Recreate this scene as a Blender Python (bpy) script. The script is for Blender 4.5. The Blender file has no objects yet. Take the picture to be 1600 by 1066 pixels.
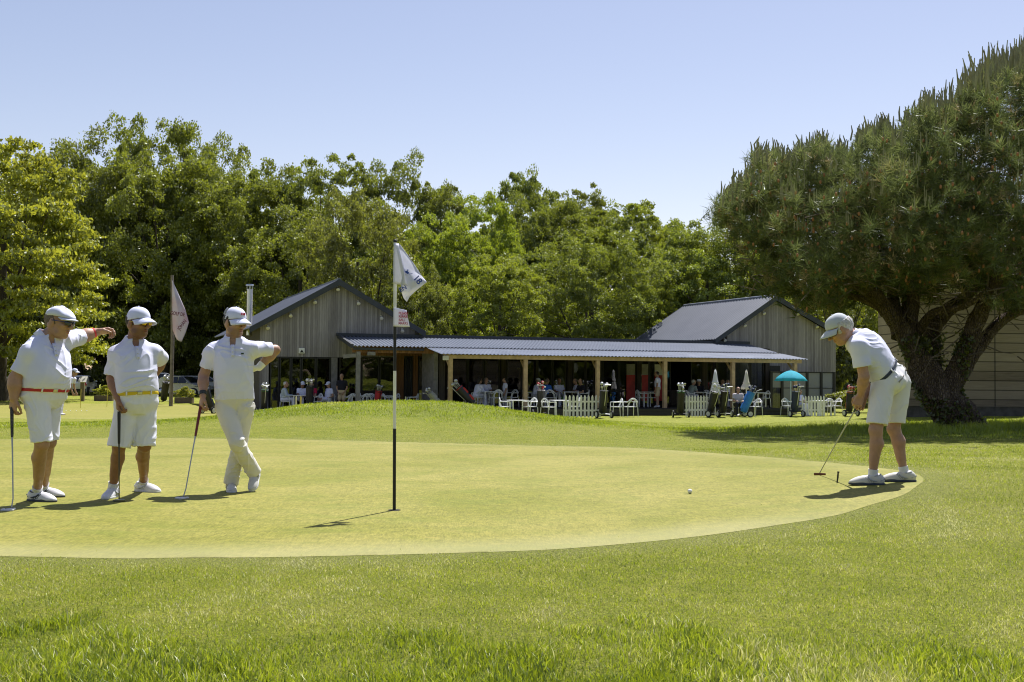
import bpy, bmesh, math, random
import numpy as np
from mathutils import Vector, Matrix
R = math.radians
PI = math.pi
scene = bpy.context.scene
C = scene.collection
rng = np.random.default_rng(7)
random.seed(7)

# ------------------------------------------------------------------ camera
CAM_H, FPX, ROLL, HORIZ = 1.13, 1800.0, 0.009, 585.0
th = math.atan((HORIZ - 533.0) / FPX)
F_ = Vector((0, math.cos(th), math.sin(th)))
U0 = Vector((0, -math.sin(th), math.cos(th)))
R0 = Vector((1, 0, 0))
RT = R0 * math.cos(ROLL) + U0 * math.sin(ROLL)
UP = U0 * math.cos(ROLL) - R0 * math.sin(ROLL)
CAM = Vector((0, 0, CAM_H))
cam_d = bpy.data.cameras.new("camera")
cam = bpy.data.objects.new("camera", cam_d)
C.objects.link(cam)
M3 = Matrix((RT, UP, -F_)).transposed()
cam.matrix_world = Matrix.Translation(CAM) @ M3.to_4x4()
cam_d.sensor_width = 36
cam_d.lens = 36 * FPX / 1600
cam_d.clip_end = 3000
cam_d.clip_start = 0.05
scene.camera = cam

def P(px, py, d):
    """a point of the place seen at photo pixel px,py, d metres ahead of the camera"""
    v = F_ + RT * ((px - 800) / FPX) + UP * (-(py - 533) / FPX)
    return CAM + v * (d / v.y)

def PX(px, d):
    return (px - 800) / FPX * d

# ------------------------------------------------------------------ linking
def tag(o, label=None, cat=None, group=None, kind=None):
    if label: o['label'] = label
    if cat: o['category'] = cat
    if group: o['group'] = group
    if kind: o['kind'] = kind
    return o

def thing(name, label, cat, loc=(0, 0, 0), rz=0.0, group=None):
    o = bpy.data.objects.new(name, None)
    o.empty_display_size = 0.2
    C.objects.link(o)
    o.location = loc
    o.rotation_euler = (0, 0, rz)
    return tag(o, label, cat, group)

def link(name, me, mat=None, parent=None, smooth=False):
    o = bpy.data.objects.new(name, me)
    C.objects.link(o)
    if mat is not None:
        for m in (mat if isinstance(mat, (list, tuple)) else [mat]):
            me.materials.append(m)
    if parent is not None:
        o.parent = parent
    if smooth and len(me.polygons):
        me.polygons.foreach_set('use_smooth', [True] * len(me.polygons))
    return o

def copy_tree(o, parent=None):
    c = o.copy()
    C.objects.link(c)
    c.parent = parent
    if parent is not None:
        c.matrix_parent_inverse = o.matrix_parent_inverse.copy()
    for ch in list(o.children):
        copy_tree(ch, c)
    return c

class MB:
    """collects boxes, tubes, prisms and sheets into one mesh"""
    def __init__(s):
        s.v = []; s.f = []; s.mi = []; s.m = 0
    def add(s, vs, fs):
        n = len(s.v)
        s.v += [tuple(v) for v in vs]
        s.f += [tuple(i + n for i in f) for f in fs]
        s.mi += [s.m] * len(fs)
        return s
    def box(s, a, b, bev=0.0):
        x0, y0, z0 = a; x1, y1, z1 = b
        vs = [(x0,y0,z0),(x1,y0,z0),(x1,y1,z0),(x0,y1,z0),(x0,y0,z1),(x1,y0,z1),(x1,y1,z1),(x0,y1,z1)]
        return s.add(vs, [(0,3,2,1),(4,5,6,7),(0,1,5,4),(1,2,6,5),(2,3,7,6),(3,0,4,7)])
    def bar(s, a, b, w, h, up=(0, 0, 1)):
        a = Vector(a); b = Vector(b); d = (b - a).normalized()
        u = Vector(up)
        if abs(d.dot(u)) > .98: u = Vector((1, 0, 0))
        sd = d.cross(u).normalized(); u = sd.cross(d)
        vs = [p + sd * (i * w / 2) + u * (j * h / 2) for p in (a, b) for i, j in ((-1,-1),(1,-1),(1,1),(-1,1))]
        return s.add(vs, [(0,3,2,1)[::-1],(4,5,6,7)[::-1],(0,1,5,4)[::-1],(1,2,6,5)[::-1],(2,3,7,6)[::-1],(3,0,4,7)[::-1]][::1])
    def tube(s, pts, r, n=8, cap=True):
        pts = [Vector(p) for p in pts]
        rs = r if isinstance(r, (list, tuple)) else [r] * len(pts)
        vs = []; prev = None
        for i, p in enumerate(pts):
            d = (pts[min(i + 1, len(pts) - 1)] - pts[max(i - 1, 0)]).normalized()
            if prev is None:
                u = Vector((0, 0, 1)) if abs(d.z) < .9 else Vector((1, 0, 0))
            else: u = prev
            sd = d.cross(u).normalized(); u = sd.cross(d).normalized(); prev = u
            for k in range(n):
                a = 2 * PI * k / n
                vs.append(p + (sd * math.cos(a) + u * math.sin(a)) * rs[i])
        fs = []
        for i in range(len(pts) - 1):
            for k in range(n):
                k2 = (k + 1) % n
                fs.append((i*n+k, i*n+k2, (i+1)*n+k2, (i+1)*n+k))
        if cap:
            fs.append(tuple(range(n))[::-1]); fs.append(tuple((len(pts)-1)*n + k for k in range(n)))
        return s.add(vs, fs)
    def lathe(s, prof, c=(0, 0, 0), n=16, ax=None, ux=None):
        """profile of (radius, height) turned about an axis"""
        c = Vector(c); ax = Vector(ax or (0, 0, 1)).normalized()
        u = Vector((1, 0, 0)) if abs(ax.x) < .9 else Vector((0, 1, 0))
        sd = ax.cross(u).normalized(); u = sd.cross(ax)
        vs = [c + ax * h + (sd * math.cos(2*PI*k/n) + u * math.sin(2*PI*k/n)) * r for r, h in prof for k in range(n)]
        fs = []
        for i in range(len(prof) - 1):
            for k in range(n):
                k2 = (k + 1) % n
                fs.append((i*n+k, i*n+k2, (i+1)*n+k2, (i+1)*n+k))
        fs.append(tuple(range(n))[::-1]); fs.append(tuple((len(prof)-1)*n + k for k in range(n)))
        return s.add(vs, fs)
    def prism(s, poly, axis_vec):
        """flat polygon (3-D points) pushed along axis_vec"""
        n = len(poly); a = Vector(axis_vec)
        vs = [Vector(p) for p in poly] + [Vector(p) + a for p in poly]
        fs = [tuple(range(n))[::-1], tuple(range(n, 2*n))] + [(i, (i+1)%n, (i+1)%n+n, i+n) for i in range(n)]
        return s.add(vs, fs)
    def ball(s, c, r, n=10, sc=(1, 1, 1)):
        prof = [(max(1e-4, math.sin(PI*i/n)), -math.cos(PI*i/n)) for i in range(n + 1)]
        c = Vector(c); m = 2 * n
        vs = [c + Vector((a*math.cos(2*PI*k/m)*r*sc[0], a*math.sin(2*PI*k/m)*r*sc[1], h*r*sc[2])) for a, h in prof for k in range(m)]
        fs = [(i*m+k, i*m+(k+1)%m, (i+1)*m+(k+1)%m, (i+1)*m+k) for i in range(n) for k in range(m)]
        return s.add(vs, fs)
    def build(s, name, mat=None, parent=None, smooth=False, bevel=0.0, fixn=True):
        me = bpy.data.meshes.new(name)
        me.from_pydata(s.v, [], s.f)
        o = link(name, me, mat, parent, smooth)
        if any(s.mi): me.polygons.foreach_set('material_index', s.mi)
        if fixn or bevel:
            bm = bmesh.new(); bm.from_mesh(me)
            bmesh.ops.recalc_face_normals(bm, faces=bm.faces)
            if bevel:
                es = [e for e in bm.edges if len(e.link_faces) == 2 and e.calc_face_angle(0) > .6]
                bmesh.ops.bevel(bm, geom=es, offset=bevel, segments=2, affect='EDGES', clamp_overlap=True)
            bm.to_mesh(me); bm.free()
        if smooth and hasattr(me, 'set_sharp_from_angle'):
            me.set_sharp_from_angle(angle=R(42))
        me.update()
        return o

def np_mesh(name, V, Fq, smooth=False):
    """numpy verts and faces (all of the same corner count) to a mesh"""
    me = bpy.data.meshes.new(name)
    V = np.asarray(V, dtype=np.float32); Fq = np.asarray(Fq, dtype=np.int32)
    k = Fq.shape[1]
    me.vertices.add(len(V)); me.vertices.foreach_set('co', V.ravel())
    me.loops.add(Fq.size); me.loops.foreach_set('vertex_index', Fq.ravel())
    me.polygons.add(len(Fq))
    me.polygons.foreach_set('loop_start', np.arange(0, Fq.size, k, dtype=np.int32))
    if smooth: me.polygons.foreach_set('use_smooth', np.ones(len(Fq), dtype=bool))
    me.update(calc_edges=True); me.validate()
    return me

def vattr(me, name, data):
    a = me.attributes.new(name, 'FLOAT', 'POINT')
    a.data.foreach_set('value', np.asarray(data, dtype=np.float32))

class Noise:
    """smooth pseudo noise: a sum of waves in random directions, about -1..1"""
    def __init__(s, seed, n=14, lo=.6, hi=1.7):
        g = np.random.default_rng(seed)
        d = g.normal(size=(n, 3)); d /= np.linalg.norm(d, axis=1)[:, None]
        s.k = d * g.uniform(lo, hi, n)[:, None] * 2 * PI
        s.p = g.uniform(0, 2*PI, n); s.n = n
    def __call__(s, p, scale=1.0):
        p = np.asarray(p) * scale
        o = np.zeros(p.shape[:-1])
        for k, ph in zip(s.k, s.p): o += np.sin(p @ k + ph)
        return o / math.sqrt(s.n) / 1.2

def sstep(a, b, x):
    t = np.clip((np.asarray(x, dtype=float) - a) / (b - a), 0, 1)
    return t * t * (3 - 2 * t)

# ------------------------------------------------------------------ materials
def srgb(h):
    h = h.lstrip('#')
    return tuple((lambda c: c/12.92 if c <= .04045 else ((c+.055)/1.055)**2.4)(int(h[i:i+2], 16)/255) for i in (0, 2, 4))

class N:
    """short hand for node trees"""
    def __init__(s, name):
        s.m = bpy.data.materials.new(name); s.m.use_nodes = True
        s.t = s.m.node_tree; s.t.nodes.clear()
        s.out = s.t.nodes.new('ShaderNodeOutputMaterial')
    def n(s, typ, ins=None, **kw):
        nd = s.t.nodes.new('ShaderNode' + typ)
        for k, v in kw.items(): setattr(nd, k, v)
        for k, v in (ins or {}).items(): s.put(nd.inputs[k], v)
        return nd
    def put(s, sock, v):
        if isinstance(v, bpy.types.NodeSocket): s.t.links.new(v, sock)
        elif isinstance(v, (tuple, list)) and len(v) == 3 and sock.type == 'RGBA': sock.default_value = (*v, 1)
        else: sock.default_value = v
    def math(s, op, a, b=0.0, c=0.0):
        nd = s.n('Math', operation=op)
        s.put(nd.inputs[0], a); s.put(nd.inputs[1], b); s.put(nd.inputs[2], c)
        return nd.outputs[0]
    def mix(s, f, a, b, typ='MIX'):
        nd = s.n('Mix', data_type='RGBA', blend_type=typ)
        s.put(nd.inputs[0], f); s.put(nd.inputs[6], a); s.put(nd.inputs[7], b)
        return nd.outputs[2]
    def ramp(s, f, stops):
        nd = s.n('ValToRGB'); s.put(nd.inputs[0], f)
        e = nd.color_ramp.elements
        while len(e) < len(stops): e.new(.5)
        for el, (p, c) in zip(e, stops):
            el.position = p; el.color = (*c, 1) if len(c) == 3 else c
        return nd.outputs[0]
    def coord(s, kind='Object', scale=(1, 1, 1), rot=(0, 0, 0)):
        tc = s.n('TexCoord'); mp = s.n('Mapping')
        s.put(mp.inputs[0], tc.outputs[kind]); mp.inputs['Scale'].default_value = scale; mp.inputs['Rotation'].default_value = rot
        return mp.outputs[0]
    def noise(s, vec, scale, detail=3, rough=.55, dist=0.0):
        nd = s.n('TexNoise', {'Vector': vec, 'Scale': scale, 'Detail': detail, 'Roughness': rough, 'Distortion': dist})
        return nd.outputs['Fac']
    def attr(s, name):
        return s.n('Attribute', attribute_name=name).outputs['Fac']
    def bump(s, h, strength=.3, dist=.01):
        return s.n('Bump', {'Height': h, 'Strength': strength, 'Distance': dist}).outputs[0]
    def pbr(s, col, rough=.6, metal=0.0, normal=None, spec=.5, **kw):
        b = s.n('BsdfPrincipled', {'Base Color': col, 'Roughness': rough, 'Metallic': metal, 'Specular IOR Level': spec})
        for k, v in kw.items(): s.put(b.inputs[k.replace('_', ' ')], v)
        if normal is not None: s.put(b.inputs['Normal'], normal)
        return b.outputs[0]
    def done(s, sh):
        s.t.links.new(sh, s.out.inputs[0]); return s.m

_cache = {}
def simple(name, col, rough=.6, metal=0.0, var=.12, nscale=6.0, bscale=0.0, bstr=.2, spec=.4, coord='Object', bdist=.01):
    key = (name, tuple(col), rough, metal)
    if key in _cache: return _cache[key]
    n = N(name)
    v = n.coord(coord)
    f = n.noise(v, nscale, 4)
    dk = tuple(c * (1 - var) for c in col); lt = tuple(min(1, c * (1 + var)) for c in col)
    c = n.ramp(f, [(.3, dk), (.7, lt)])
    nb = n.bump(n.noise(v, bscale, 3), bstr, bdist) if bscale else None
    rr = n.math('MULTIPLY_ADD', f, .15, max(0.02, rough - .07))
    _cache[key] = n.done(n.pbr(c, rr, metal, nb, spec))
    return _cache[key]
# ------------------------------------------------------------------ light and air
SUN_EL, SUN_AZ = R(61.5), R(25.4)      # height, and degrees to the right of straight ahead
sd = Vector((math.sin(SUN_AZ) * math.cos(SUN_EL), math.cos(SUN_AZ) * math.cos(SUN_EL), math.sin(SUN_EL)))
sl = bpy.data.lights.new("sun", 'SUN')
sl.energy = 5.0; sl.angle = R(.53); sl.color = (1, .975, .94)
so = bpy.data.objects.new("sun", sl); C.objects.link(so)
so.rotation_euler = sd.to_track_quat('Z', 'Y').to_euler()
so.location = (20, 40, 60)
w = bpy.data.worlds.new("World"); scene.world = w; w.use_nodes = True
nt = w.node_tree; nt.nodes.clear()
sky = nt.nodes.new('ShaderNodeTexSky'); sky.sky_type = 'NISHITA'; sky.sun_disc = False
sky.sun_elevation = SUN_EL; sky.sun_rotation = SUN_AZ
sky.air_density = 1.0; sky.dust_density = .5; sky.ozone_density = 2.4; sky.altitude = 40
bg = nt.nodes.new('ShaderNodeBackground'); bg.inputs[1].default_value = .105
wo = nt.nodes.new('ShaderNodeOutputWorld')
tint_ = nt.nodes.new('ShaderNodeMix'); tint_.data_type = 'RGBA'; tint_.blend_type = 'MULTIPLY'; tint_.inputs[0].default_value = 1
tint_.inputs[7].default_value = (1.1, .87, .79, 1)
nt.links.new(sky.outputs[0], tint_.inputs[6]); nt.links.new(tint_.outputs[2], bg.inputs[0]); nt.links.new(bg.outputs[0], wo.inputs[0])
vs_ = scene.view_settings
vs_.view_transform = 'Standard'; vs_.look = 'None'; vs_.exposure = 0.7; vs_.gamma = 1.0
scene.cycles.max_bounces = 7; scene.cycles.diffuse_bounces = 4; scene.cycles.glossy_bounces = 3
scene.cycles.transmission_bounces = 5; scene.cycles.transparent_max_bounces = 12
scene.cycles.caustics_reflective = False; scene.cycles.caustics_refractive = False
scene.cycles.use_denoising = True
scene.cycles.filter_width = 1.1
scene.cycles.denoiser = 'OPENIMAGEDENOISE'
scene.cycles.denoising_input_passes = 'RGB_ALBEDO_NORMAL'

# ------------------------------------------------------------------ lie of the land
def zpix(px, py, d): return P(px, py, d).z
_cp = []
for X in (-12, -8, -4, 0, 4, 8):
    for Y in (-4, 2, 6): _cp.append((X, Y, 0.0 if X < 5 else .05))
for X, Y, z in ((-12,10,0),(-6,10,0),(-2,10,0),(.5,10,.02),(1.6,10.5,.05),(3.3,10.4,.165),(6,10,.2),(10,10,.2),
                (-12,14,0),(-6,15,0),(-2,14.5,0),(2,15,.05),(6,15,.13),(11,15,.2),
                (-14,19,0),(-8,19.5,0),(-3,19.5,.02),(2,19.5,0),(6,19,.06),(11,20,.12),
                (9.6,25,.06),(14,26,.1),(14,33,.05),(20,33,.05),(7,30,-.2),(11,33,0),
                (7,40,-.6),(0,38,-.3),(-5,38,-.3),(-12,37,-.5),(-20,38,-.55),(14,42,-.5),
                (-30,30,-.4),(-30,50,-.7),(-18,46,-.7),(-14,60,-.7),(-30,66,-.7),(-6,48,-.65),(0,48,-.68),(6,48,-.7),(12,50,-.7),(18,52,-.7),(26,48,-.6),
                (-2,56,-.7),(10,60,-.7),(20,64,-.7),(30,60,-.7),(-20,90,-.7),(0,90,-.7),(20,90,-.7),(40,90,-.7),(-45,90,-.7),(40,30,0),(40,10,.1),(-40,10,-.1)):
    _cp.append((X, Y, z))
for px, py in ((-60, 661), (300, 657), (380, 648), (440, 637), (500, 631), (570, 629), (640, 628), (740, 631), (830, 648), (900, 658), (960, 664), (1060, 668)):
    _cp.append((PX(px, 28), 28, zpix(px, py, 28)))
_cp = np.array(_cp, dtype=float)
def _tps(r2): return np.where(r2 > 1e-9, .5 * r2 * np.log(np.maximum(r2, 1e-9)), 0)
_A = _cp[:, :2]
_K = _tps(((_A[:, None] - _A[None]) ** 2).sum(-1)) + np.eye(len(_A)) * .6
_Pm = np.c_[np.ones(len(_A)), _A]
_S = np.linalg.solve(np.block([[_K, _Pm], [_Pm.T, np.zeros((3, 3))]]), np.r_[_cp[:, 2], 0, 0, 0])
_gn = Noise(3)
def ground_z(X, Y):
    X = np.asarray(X, dtype=float); Y = np.asarray(Y, dtype=float)
    sh = X.shape; x = X.ravel(); y = Y.ravel()
    z = np.empty(len(x))
    for i in range(0, len(x), 20000):
        a = x[i:i+20000]; b = y[i:i+20000]
        r2 = (a[:, None] - _A[:, 0]) ** 2 + (b[:, None] - _A[:, 1]) ** 2
        z[i:i+20000] = _tps(r2) @ _S[:-3] + _S[-3] + _S[-2] * a + _S[-1] * b
    far = np.maximum(sstep(70, 92, y), np.maximum(sstep(32, 46, np.abs(x)), sstep(-4, -14, y) * 0))
    z = z * (1 - far) + (-.7) * far
    z = np.where(y < -4, z * sstep(-30, -4, y), z)
    z = z + .012 * _gn(np.c_[x, y, x * 0], .45) * sstep(16, 24, y)
    return z.reshape(sh)
def gz(x, y): return float(ground_z(np.array([x]), np.array([y]))[0])

def steps(*seg):
    out = []
    for a, b, s in seg: out += list(np.arange(a, b, s))
    return np.array(out + [seg[-1][1]])
gx = steps((-700, -100, 60), (-100, -40, 6), (-40, -14, .8), (-14, 14, .14), (14, 40, .8), (40, 100, 6), (100, 700, 60))
gy = steps((-200, -20, 20), (-20, 2, 1.5), (2, 30, .14), (30, 70, .7), (70, 110, 3), (110, 900, 60))
XX, YY = np.meshgrid(gx, gy)
ZZ = ground_z(XX, YY)
ny, nx = XX.shape
idx = np.arange(ny * nx).reshape(ny, nx)
quads = np.stack([idx[:-1, :-1], idx[:-1, 1:], idx[1:, 1:], idx[1:, :-1]], -1).reshape(-1, 4)

# ---- outline of the two greens (metres)
def ring(pts, n=200):
    pts = np.array(pts); m = len(pts); out = []
    for i in range(m):
        p0, p1, p2, p3 = pts[i-1], pts[i], pts[(i+1) % m], pts[(i+2) % m]
        for t in np.linspace(0, 1, n // m, endpoint=False):
            out.append(.5*((2*p1)+(-p0+p2)*t+(2*p0-5*p1+4*p2-p3)*t*t+(-p0+3*p1-3*p2+p3)*t**3))
    return np.array(out)
def gpix(px, py, z=0.0):
    """where the sight line through a photo pixel meets the level z"""
    v = F_ + RT * ((px - 800) / FPX) + UP * (-(py - 533) / FPX)
    t = (z - CAM_H) / v.z
    q = CAM + v * t
    return (q.x, q.y)
green_ring = ring([gpix(300, 871), gpix(600, 868, .0), gpix(820, 860, .01), gpix(1000, 845, .03), gpix(1180, 822, .06), gpix(1330, 795, .11), gpix(1432, 762, .17),
                   gpix(1432, 742, .17), gpix(1340, 728, .14), gpix(1180, 712, .08), gpix(1000, 699, .03), gpix(800, 694, .02), gpix(600, 690, .01), gpix(350, 687, 0),
                   (-8.6, 18.6), (-12.5, 16), (-13.5, 11), (-9.5, 7.6), gpix(0, 869)])
practice_ring = ring([(-30, 44.5), (-22, 42.8), (-14.5, 42.6), (-10.6, 45), (-9.3, 50), (-10.5, 56), (-14, 61), (-20, 63.5), (-28, 64), (-38, 60), (-40, 50)])
_rn = Noise(17)
green_ring = green_ring + np.stack([_rn(np.c_[green_ring, green_ring[:, 0] * 0], .8), _rn(np.c_[green_ring, green_ring[:, 0] * 0 + 4], .8)], -1) * .018
def inside(poly, x, y):
    x = np.asarray(x); y = np.asarray(y)
    c = np.zeros(x.shape, dtype=bool); n = len(poly); j = n - 1
    for i in range(n):
        xi, yi = poly[i]; xj, yj = poly[j]
        k = ((yi > y) != (yj > y)) & (x < (xj - xi) * (y - yi) / (yj - yi + 1e-12) + xi)
        c ^= k; j = i
    return c
def ring_dist(poly, x, y):
    d = np.full(np.shape(x), 1e9)
    for i in range(0, len(poly), 2):
        d = np.minimum(d, (x - poly[i, 0]) ** 2 + (y - poly[i, 1]) ** 2)
    return np.sqrt(d)

gnoise = Noise(11)
# where the grass is left longer: the strip at the photographer's feet, the bank behind the green, round the pine
def rough_amount(x, y):
    n = gnoise(np.stack([x, y, 0 * x], -1), .55) * .28 + gnoise(np.stack([x, y, 0 * x + 3], -1), 1.9) * .12
    near = (1 - sstep(4.85, 5.25, y + n * 1.3 - .07 * x)) * (.85 + .9 * gnoise(np.stack([x, y, 0 * x + 5], -1), 1.1).clip(-.6, .3))
    bank = sstep(22.5, 24.5, y + n * 2 + .0 * x) * (1 - sstep(30, 33, y)) * (1 - sstep(6, 8, np.abs(x + 4)) * .75)
    pine = 1 - sstep(2.5, 6.5, np.hypot((x - 9.6) * .7, y - 25 + n * 3))
    return np.maximum(near, np.maximum(bank * .8, pine))

# ---- ground material
def ground_material():
    n = N('turf')
    v = n.coord('Object')
    big = n.noise(v, .35, 4, .6); mid = n.noise(v, 3.2, 4, .6)
    fine = n.noise(v, 60, 3, .7); vfine = n.noise(n.coord('Object', (1, 1.0, 1)), 260, 2, .7)
    base = n.ramp(mid, [(.25, (.17, .2, .016)), (.5, (.225, .245, .024)), (.78, (.3, .295, .05))])
    dry = n.mix(n.ramp(big, [(.45, (0, 0, 0)), (.75, (.55, .55, .55))]), base, (.27, .26, .065))
    c = n.mix(n.math('MULTIPLY', n.attr('rough'), .75), dry, n.ramp(mid, [(.25, (.13, .17, .014)), (.75, (.2, .235, .026))]))
    c = n.mix(n.attr('fringe'), c, (.24, .25, .06))
    worn = n.attr('worn')
    c = n.mix(worn, c, (.3, .25, .12))
    spec = n.ramp(n.math('ADD', n.math('MULTIPLY', fine, .55), n.math('MULTIPLY', vfine, .45)), [(.34, (.18, .18, .15)), (.5, (.85, .87, .8)), (.66, (1.9, 1.85, 1.7))])
    c = n.mix(1.0, c, spec, 'MULTIPLY')
    b = n.bump(n.math('ADD', fine, vfine), .9, .02)
    return n.done(n.pbr(c, .8, 0, b, .15))
def green_material(name, a, b_, stripe=True):
    n = N(name)
    v = n.coord('Object')
    big = n.noise(v, .55, 5, .65, .6); mid = n.noise(n.coord('Object', (.5, 1.5, 1)), 2.4, 6, .75); fine = n.noise(n.coord('Object', (1, .16, 1)), 75, 3, .75); v2 = n.noise(n.coord('Object', (1, .6, 1)), 16, 4, .7)
    c = n.mix(n.ramp(mid, [(.3, (0, 0, 0)), (.72, (1, 1, 1))]), a, b_)
    c = n.mix(n.ramp(big, [(.36, (.0, .0, .0)), (.64, (.85, .85, .85))]), c, (.25, .225, .052))
    sp = n.ramp(n.math('ADD', n.math('MULTIPLY', fine, .6), n.math('MULTIPLY', v2, .4)), [(.35, (.6, .63, .5)), (.5, (.97, .98, .96)), (.64, (1.36, 1.32, 1.42))])
    c = n.mix(1.0, c, sp, 'MULTIPLY')
    dots = n.n('TexVoronoi', {'Vector': v, 'Scale': 5.5}).outputs['Distance']
    pat = n.noise(n.coord('Object', (.8, 1.6, 1)), 1.3, 4, .7, .8)
    c = n.mix(n.ramp(pat, [(.5, (0, 0, 0)), (.7, (.5, .5, .5))]), c, (.12, .155, .01))
    c = n.mix(n.ramp(n.noise(n.coord('Object', (1, 2.2, 1)), 4.5, 4, .7, .4), [(.6, (0, 0, 0)), (.76, (.45, .45, .45))]), c, (.33, .26, .06))
    c = n.mix(n.math('LESS_THAN', dots, .04), c, (.13, .15, .03))
    edge = n.attr('edge')
    c = n.mix(n.math('MULTIPLY', edge, .55), c, (.3, .285, .13))
    return n.done(n.pbr(c, .75, 0, n.bump(fine, .3, .006), .2))

me = np_mesh('ground', np.c_[XX.ravel(), YY.ravel(), ZZ.ravel()], quads, True)
ra = rough_amount(XX.ravel(), YY.ravel())
vattr(me, 'rough', ra)
wx, wy = gpix(1290, 662, -.45)
worn = .8 * np.exp(-(((XX.ravel() - wx) / 1.5) ** 2 + ((YY.ravel() - wy - 1) / 2.6) ** 2))
fr_ = np.zeros(XX.size); nr_ = (np.abs(XX.ravel()) < 16) & (YY.ravel() > 5) & (YY.ravel() < 21)
rd_ = ring_dist(green_ring, XX.ravel()[nr_], YY.ravel()[nr_]); fr_[nr_] = 1 - sstep(.05, .6, rd_ + .12 * gnoise(np.c_[XX.ravel()[nr_], YY.ravel()[nr_], 0 * rd_], 1.5))
vattr(me, 'fringe', fr_ * .9)
vattr(me, 'worn', worn)
ground = link('ground', me, ground_material()); tag(ground, 'mown golf course turf around the greens', 'ground', kind='structure')

def sheet(name, ringp, dz, mat, label):
    x0, y0 = ringp.min(0); x1, y1 = ringp.max(0)
    step = .14 if y1 < 30 else .6
    bm = bmesh.new()
    xs = np.arange(x0 - step, x1 + 2*step, step); ys = np.arange(y0 - step, y1 + 2*step, step)
    # snap to the ground grid so that the sheet never dips under it
    xs = gx[(gx >= x0 - 1) & (gx <= x1 + 1)]; ys = gy[(gy >= y0 - 1) & (gy <= y1 + 1)]
    A, B = np.meshgrid(xs, ys)
    ins = inside(ringp, A, B)
    vs = {}
    # outline strip: quads wholly inside kept, cut cells filled by clipping to the ring
    Z = ground_z(A, B) + dz
    def vert(i, j):
        if (i, j) not in vs: vs[(i, j)] = bm.verts.new((A[j, i], B[j, i], Z[j, i]))
        return vs[(i, j)]
    for j in range(len(ys) - 1):
        for i in range(len(xs) - 1):
            s4 = [ins[j, i], ins[j, i+1], ins[j+1, i+1], ins[j+1, i]]
            if all(s4):
                bm.faces.new([vert(i, j), vert(i+1, j), vert(i+1, j+1), vert(i, j+1)])
            elif any(s4):
                corners = [(i, j), (i+1, j), (i+1, j+1), (i, j+1)]
                poly = []
                for a in range(4):
                    ca, cb = corners[a], corners[(a+1) % 4]
                    ia, ib = s4[a], s4[(a+1) % 4]
                    if ia: poly.append(vert(*ca))
                    if ia != ib:
                        p = np.array([A[ca[1], ca[0]], B[ca[1], ca[0]]]); q = np.array([A[cb[1], cb[0]], B[cb[1], cb[0]]])
                        lo, hi = (p, q) if ia else (q, p)
                        for _ in range(9):
                            m = (lo + hi) / 2
                            if inside(ringp, m[0:1], m[1:2])[0]: lo = m
                            else: hi = m
                        poly.append(bm.verts.new((lo[0], lo[1], gz(*lo) + .0015)))
                if len(poly) >= 3: bm.faces.new(poly)
    me = bpy.data.meshes.new(name); bm.to_mesh(me); bm.free()
    co = np.empty(len(me.vertices) * 3); me.vertices.foreach_get('co', co); co = co.reshape(-1, 3)
    d = ring_dist(ringp, co[:, 0], co[:, 1])
    vattr(me, 'edge', (1 - sstep(.1, .75, d)) * (.25 + .75 * (1 - sstep(8.2, 9.2, co[:, 1]))))
    o = link(name, me, mat, smooth=True)
    tag(o, label, 'putting green', kind='structure')
    return o
sheet('putting_green', green_ring, .006, green_material('green_turf', (.148, .152, .013), (.205, .195, .026)), 'closely mown putting green with the hole')
sheet('practice_green', practice_ring, .02, green_material('practice_turf', (.19, .19, .025), (.24, .225, .04)), 'pale practice green in front of the parked cars')

# ---- blades of grass as real geometry
def blade_mat(name):
    n = N(name)
    t = n.attr('tint')
    c = n.ramp(t, [(0, (.08, .13, .006)), (.3, (.22, .3, .012)), (.62, (.37, .43, .03)), (.84, (.55, .5, .15)), (1, (.75, .68, .42))])
    d = n.n('BsdfDiffuse', {'Color': c}).outputs[0]
    tr = n.n('BsdfTranslucent', {'Color': n.mix(.4, c, (.5, .56, .02))}).outputs[0]
    g = n.n('BsdfGlossy', {'Color': (.9, .9, .8), 'Roughness': .42}).outputs[0]
    m1 = n.n('MixShader', {0: .5, 1: d, 2: tr}).outputs[0]
    return n.done(n.n('MixShader', {0: .06, 1: m1, 2: g}).outputs[0])
def blades(name, x, y, h, wd, tint, seed, lean=.8):
    g = np.random.default_rng(seed)
    m = len(x); z = ground_z(x, y) - .003
    a = g.uniform(0, 2*PI, m); la = g.uniform(0, 2*PI, m); L = lean * h * g.uniform(.2, 1.2, m)
    sx, sy = np.cos(a) * wd / 2, np.sin(a) * wd / 2
    lx, ly = np.cos(la) * L, np.sin(la) * L
    hz = np.sqrt(np.maximum(h * h - L * L * .6, h * h * .15))
    b = np.c_[x, y, z]
    v0 = b + np.c_[-sx, -sy, 0*sx]; v1 = b + np.c_[sx, sy, 0*sx]
    mid = b + np.c_[lx * .3, ly * .3, hz * .6]
    v2 = mid + np.c_[sx * .75, sy * .75, 0*sx]; v3 = mid - np.c_[sx * .75, sy * .75, 0*sx]
    v4 = b + np.c_[lx, ly, hz]
    V = np.stack([v0, v1, v2, v3, v4], 1).reshape(-1, 3)
    o = np.arange(m) * 5
    tri = np.concatenate([np.c_[o, o+1, o+2], np.c_[o, o+2, o+3], np.c_[o+3, o+2, o+4]])
    me = np_mesh(name, V, tri)
    vattr(me, 'tint', np.repeat(tint, 5))
    return me
def scatter(n, x0, x1, y0, y1, g, power=1.0):
    """random ground points, denser towards the camera, inside the seen wedge plus a margin"""
    y = y0 + (y1 - y0) * g.uniform(0, 1, n) ** power
    hw = y * .47 + .9
    x = g.uniform(-1, 1, n) * hw
    k = (x > x0) & (x < x1)
    return x[k], y[k]
bm_ = blade_mat('grass_blade')
g = np.random.default_rng(21)
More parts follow.
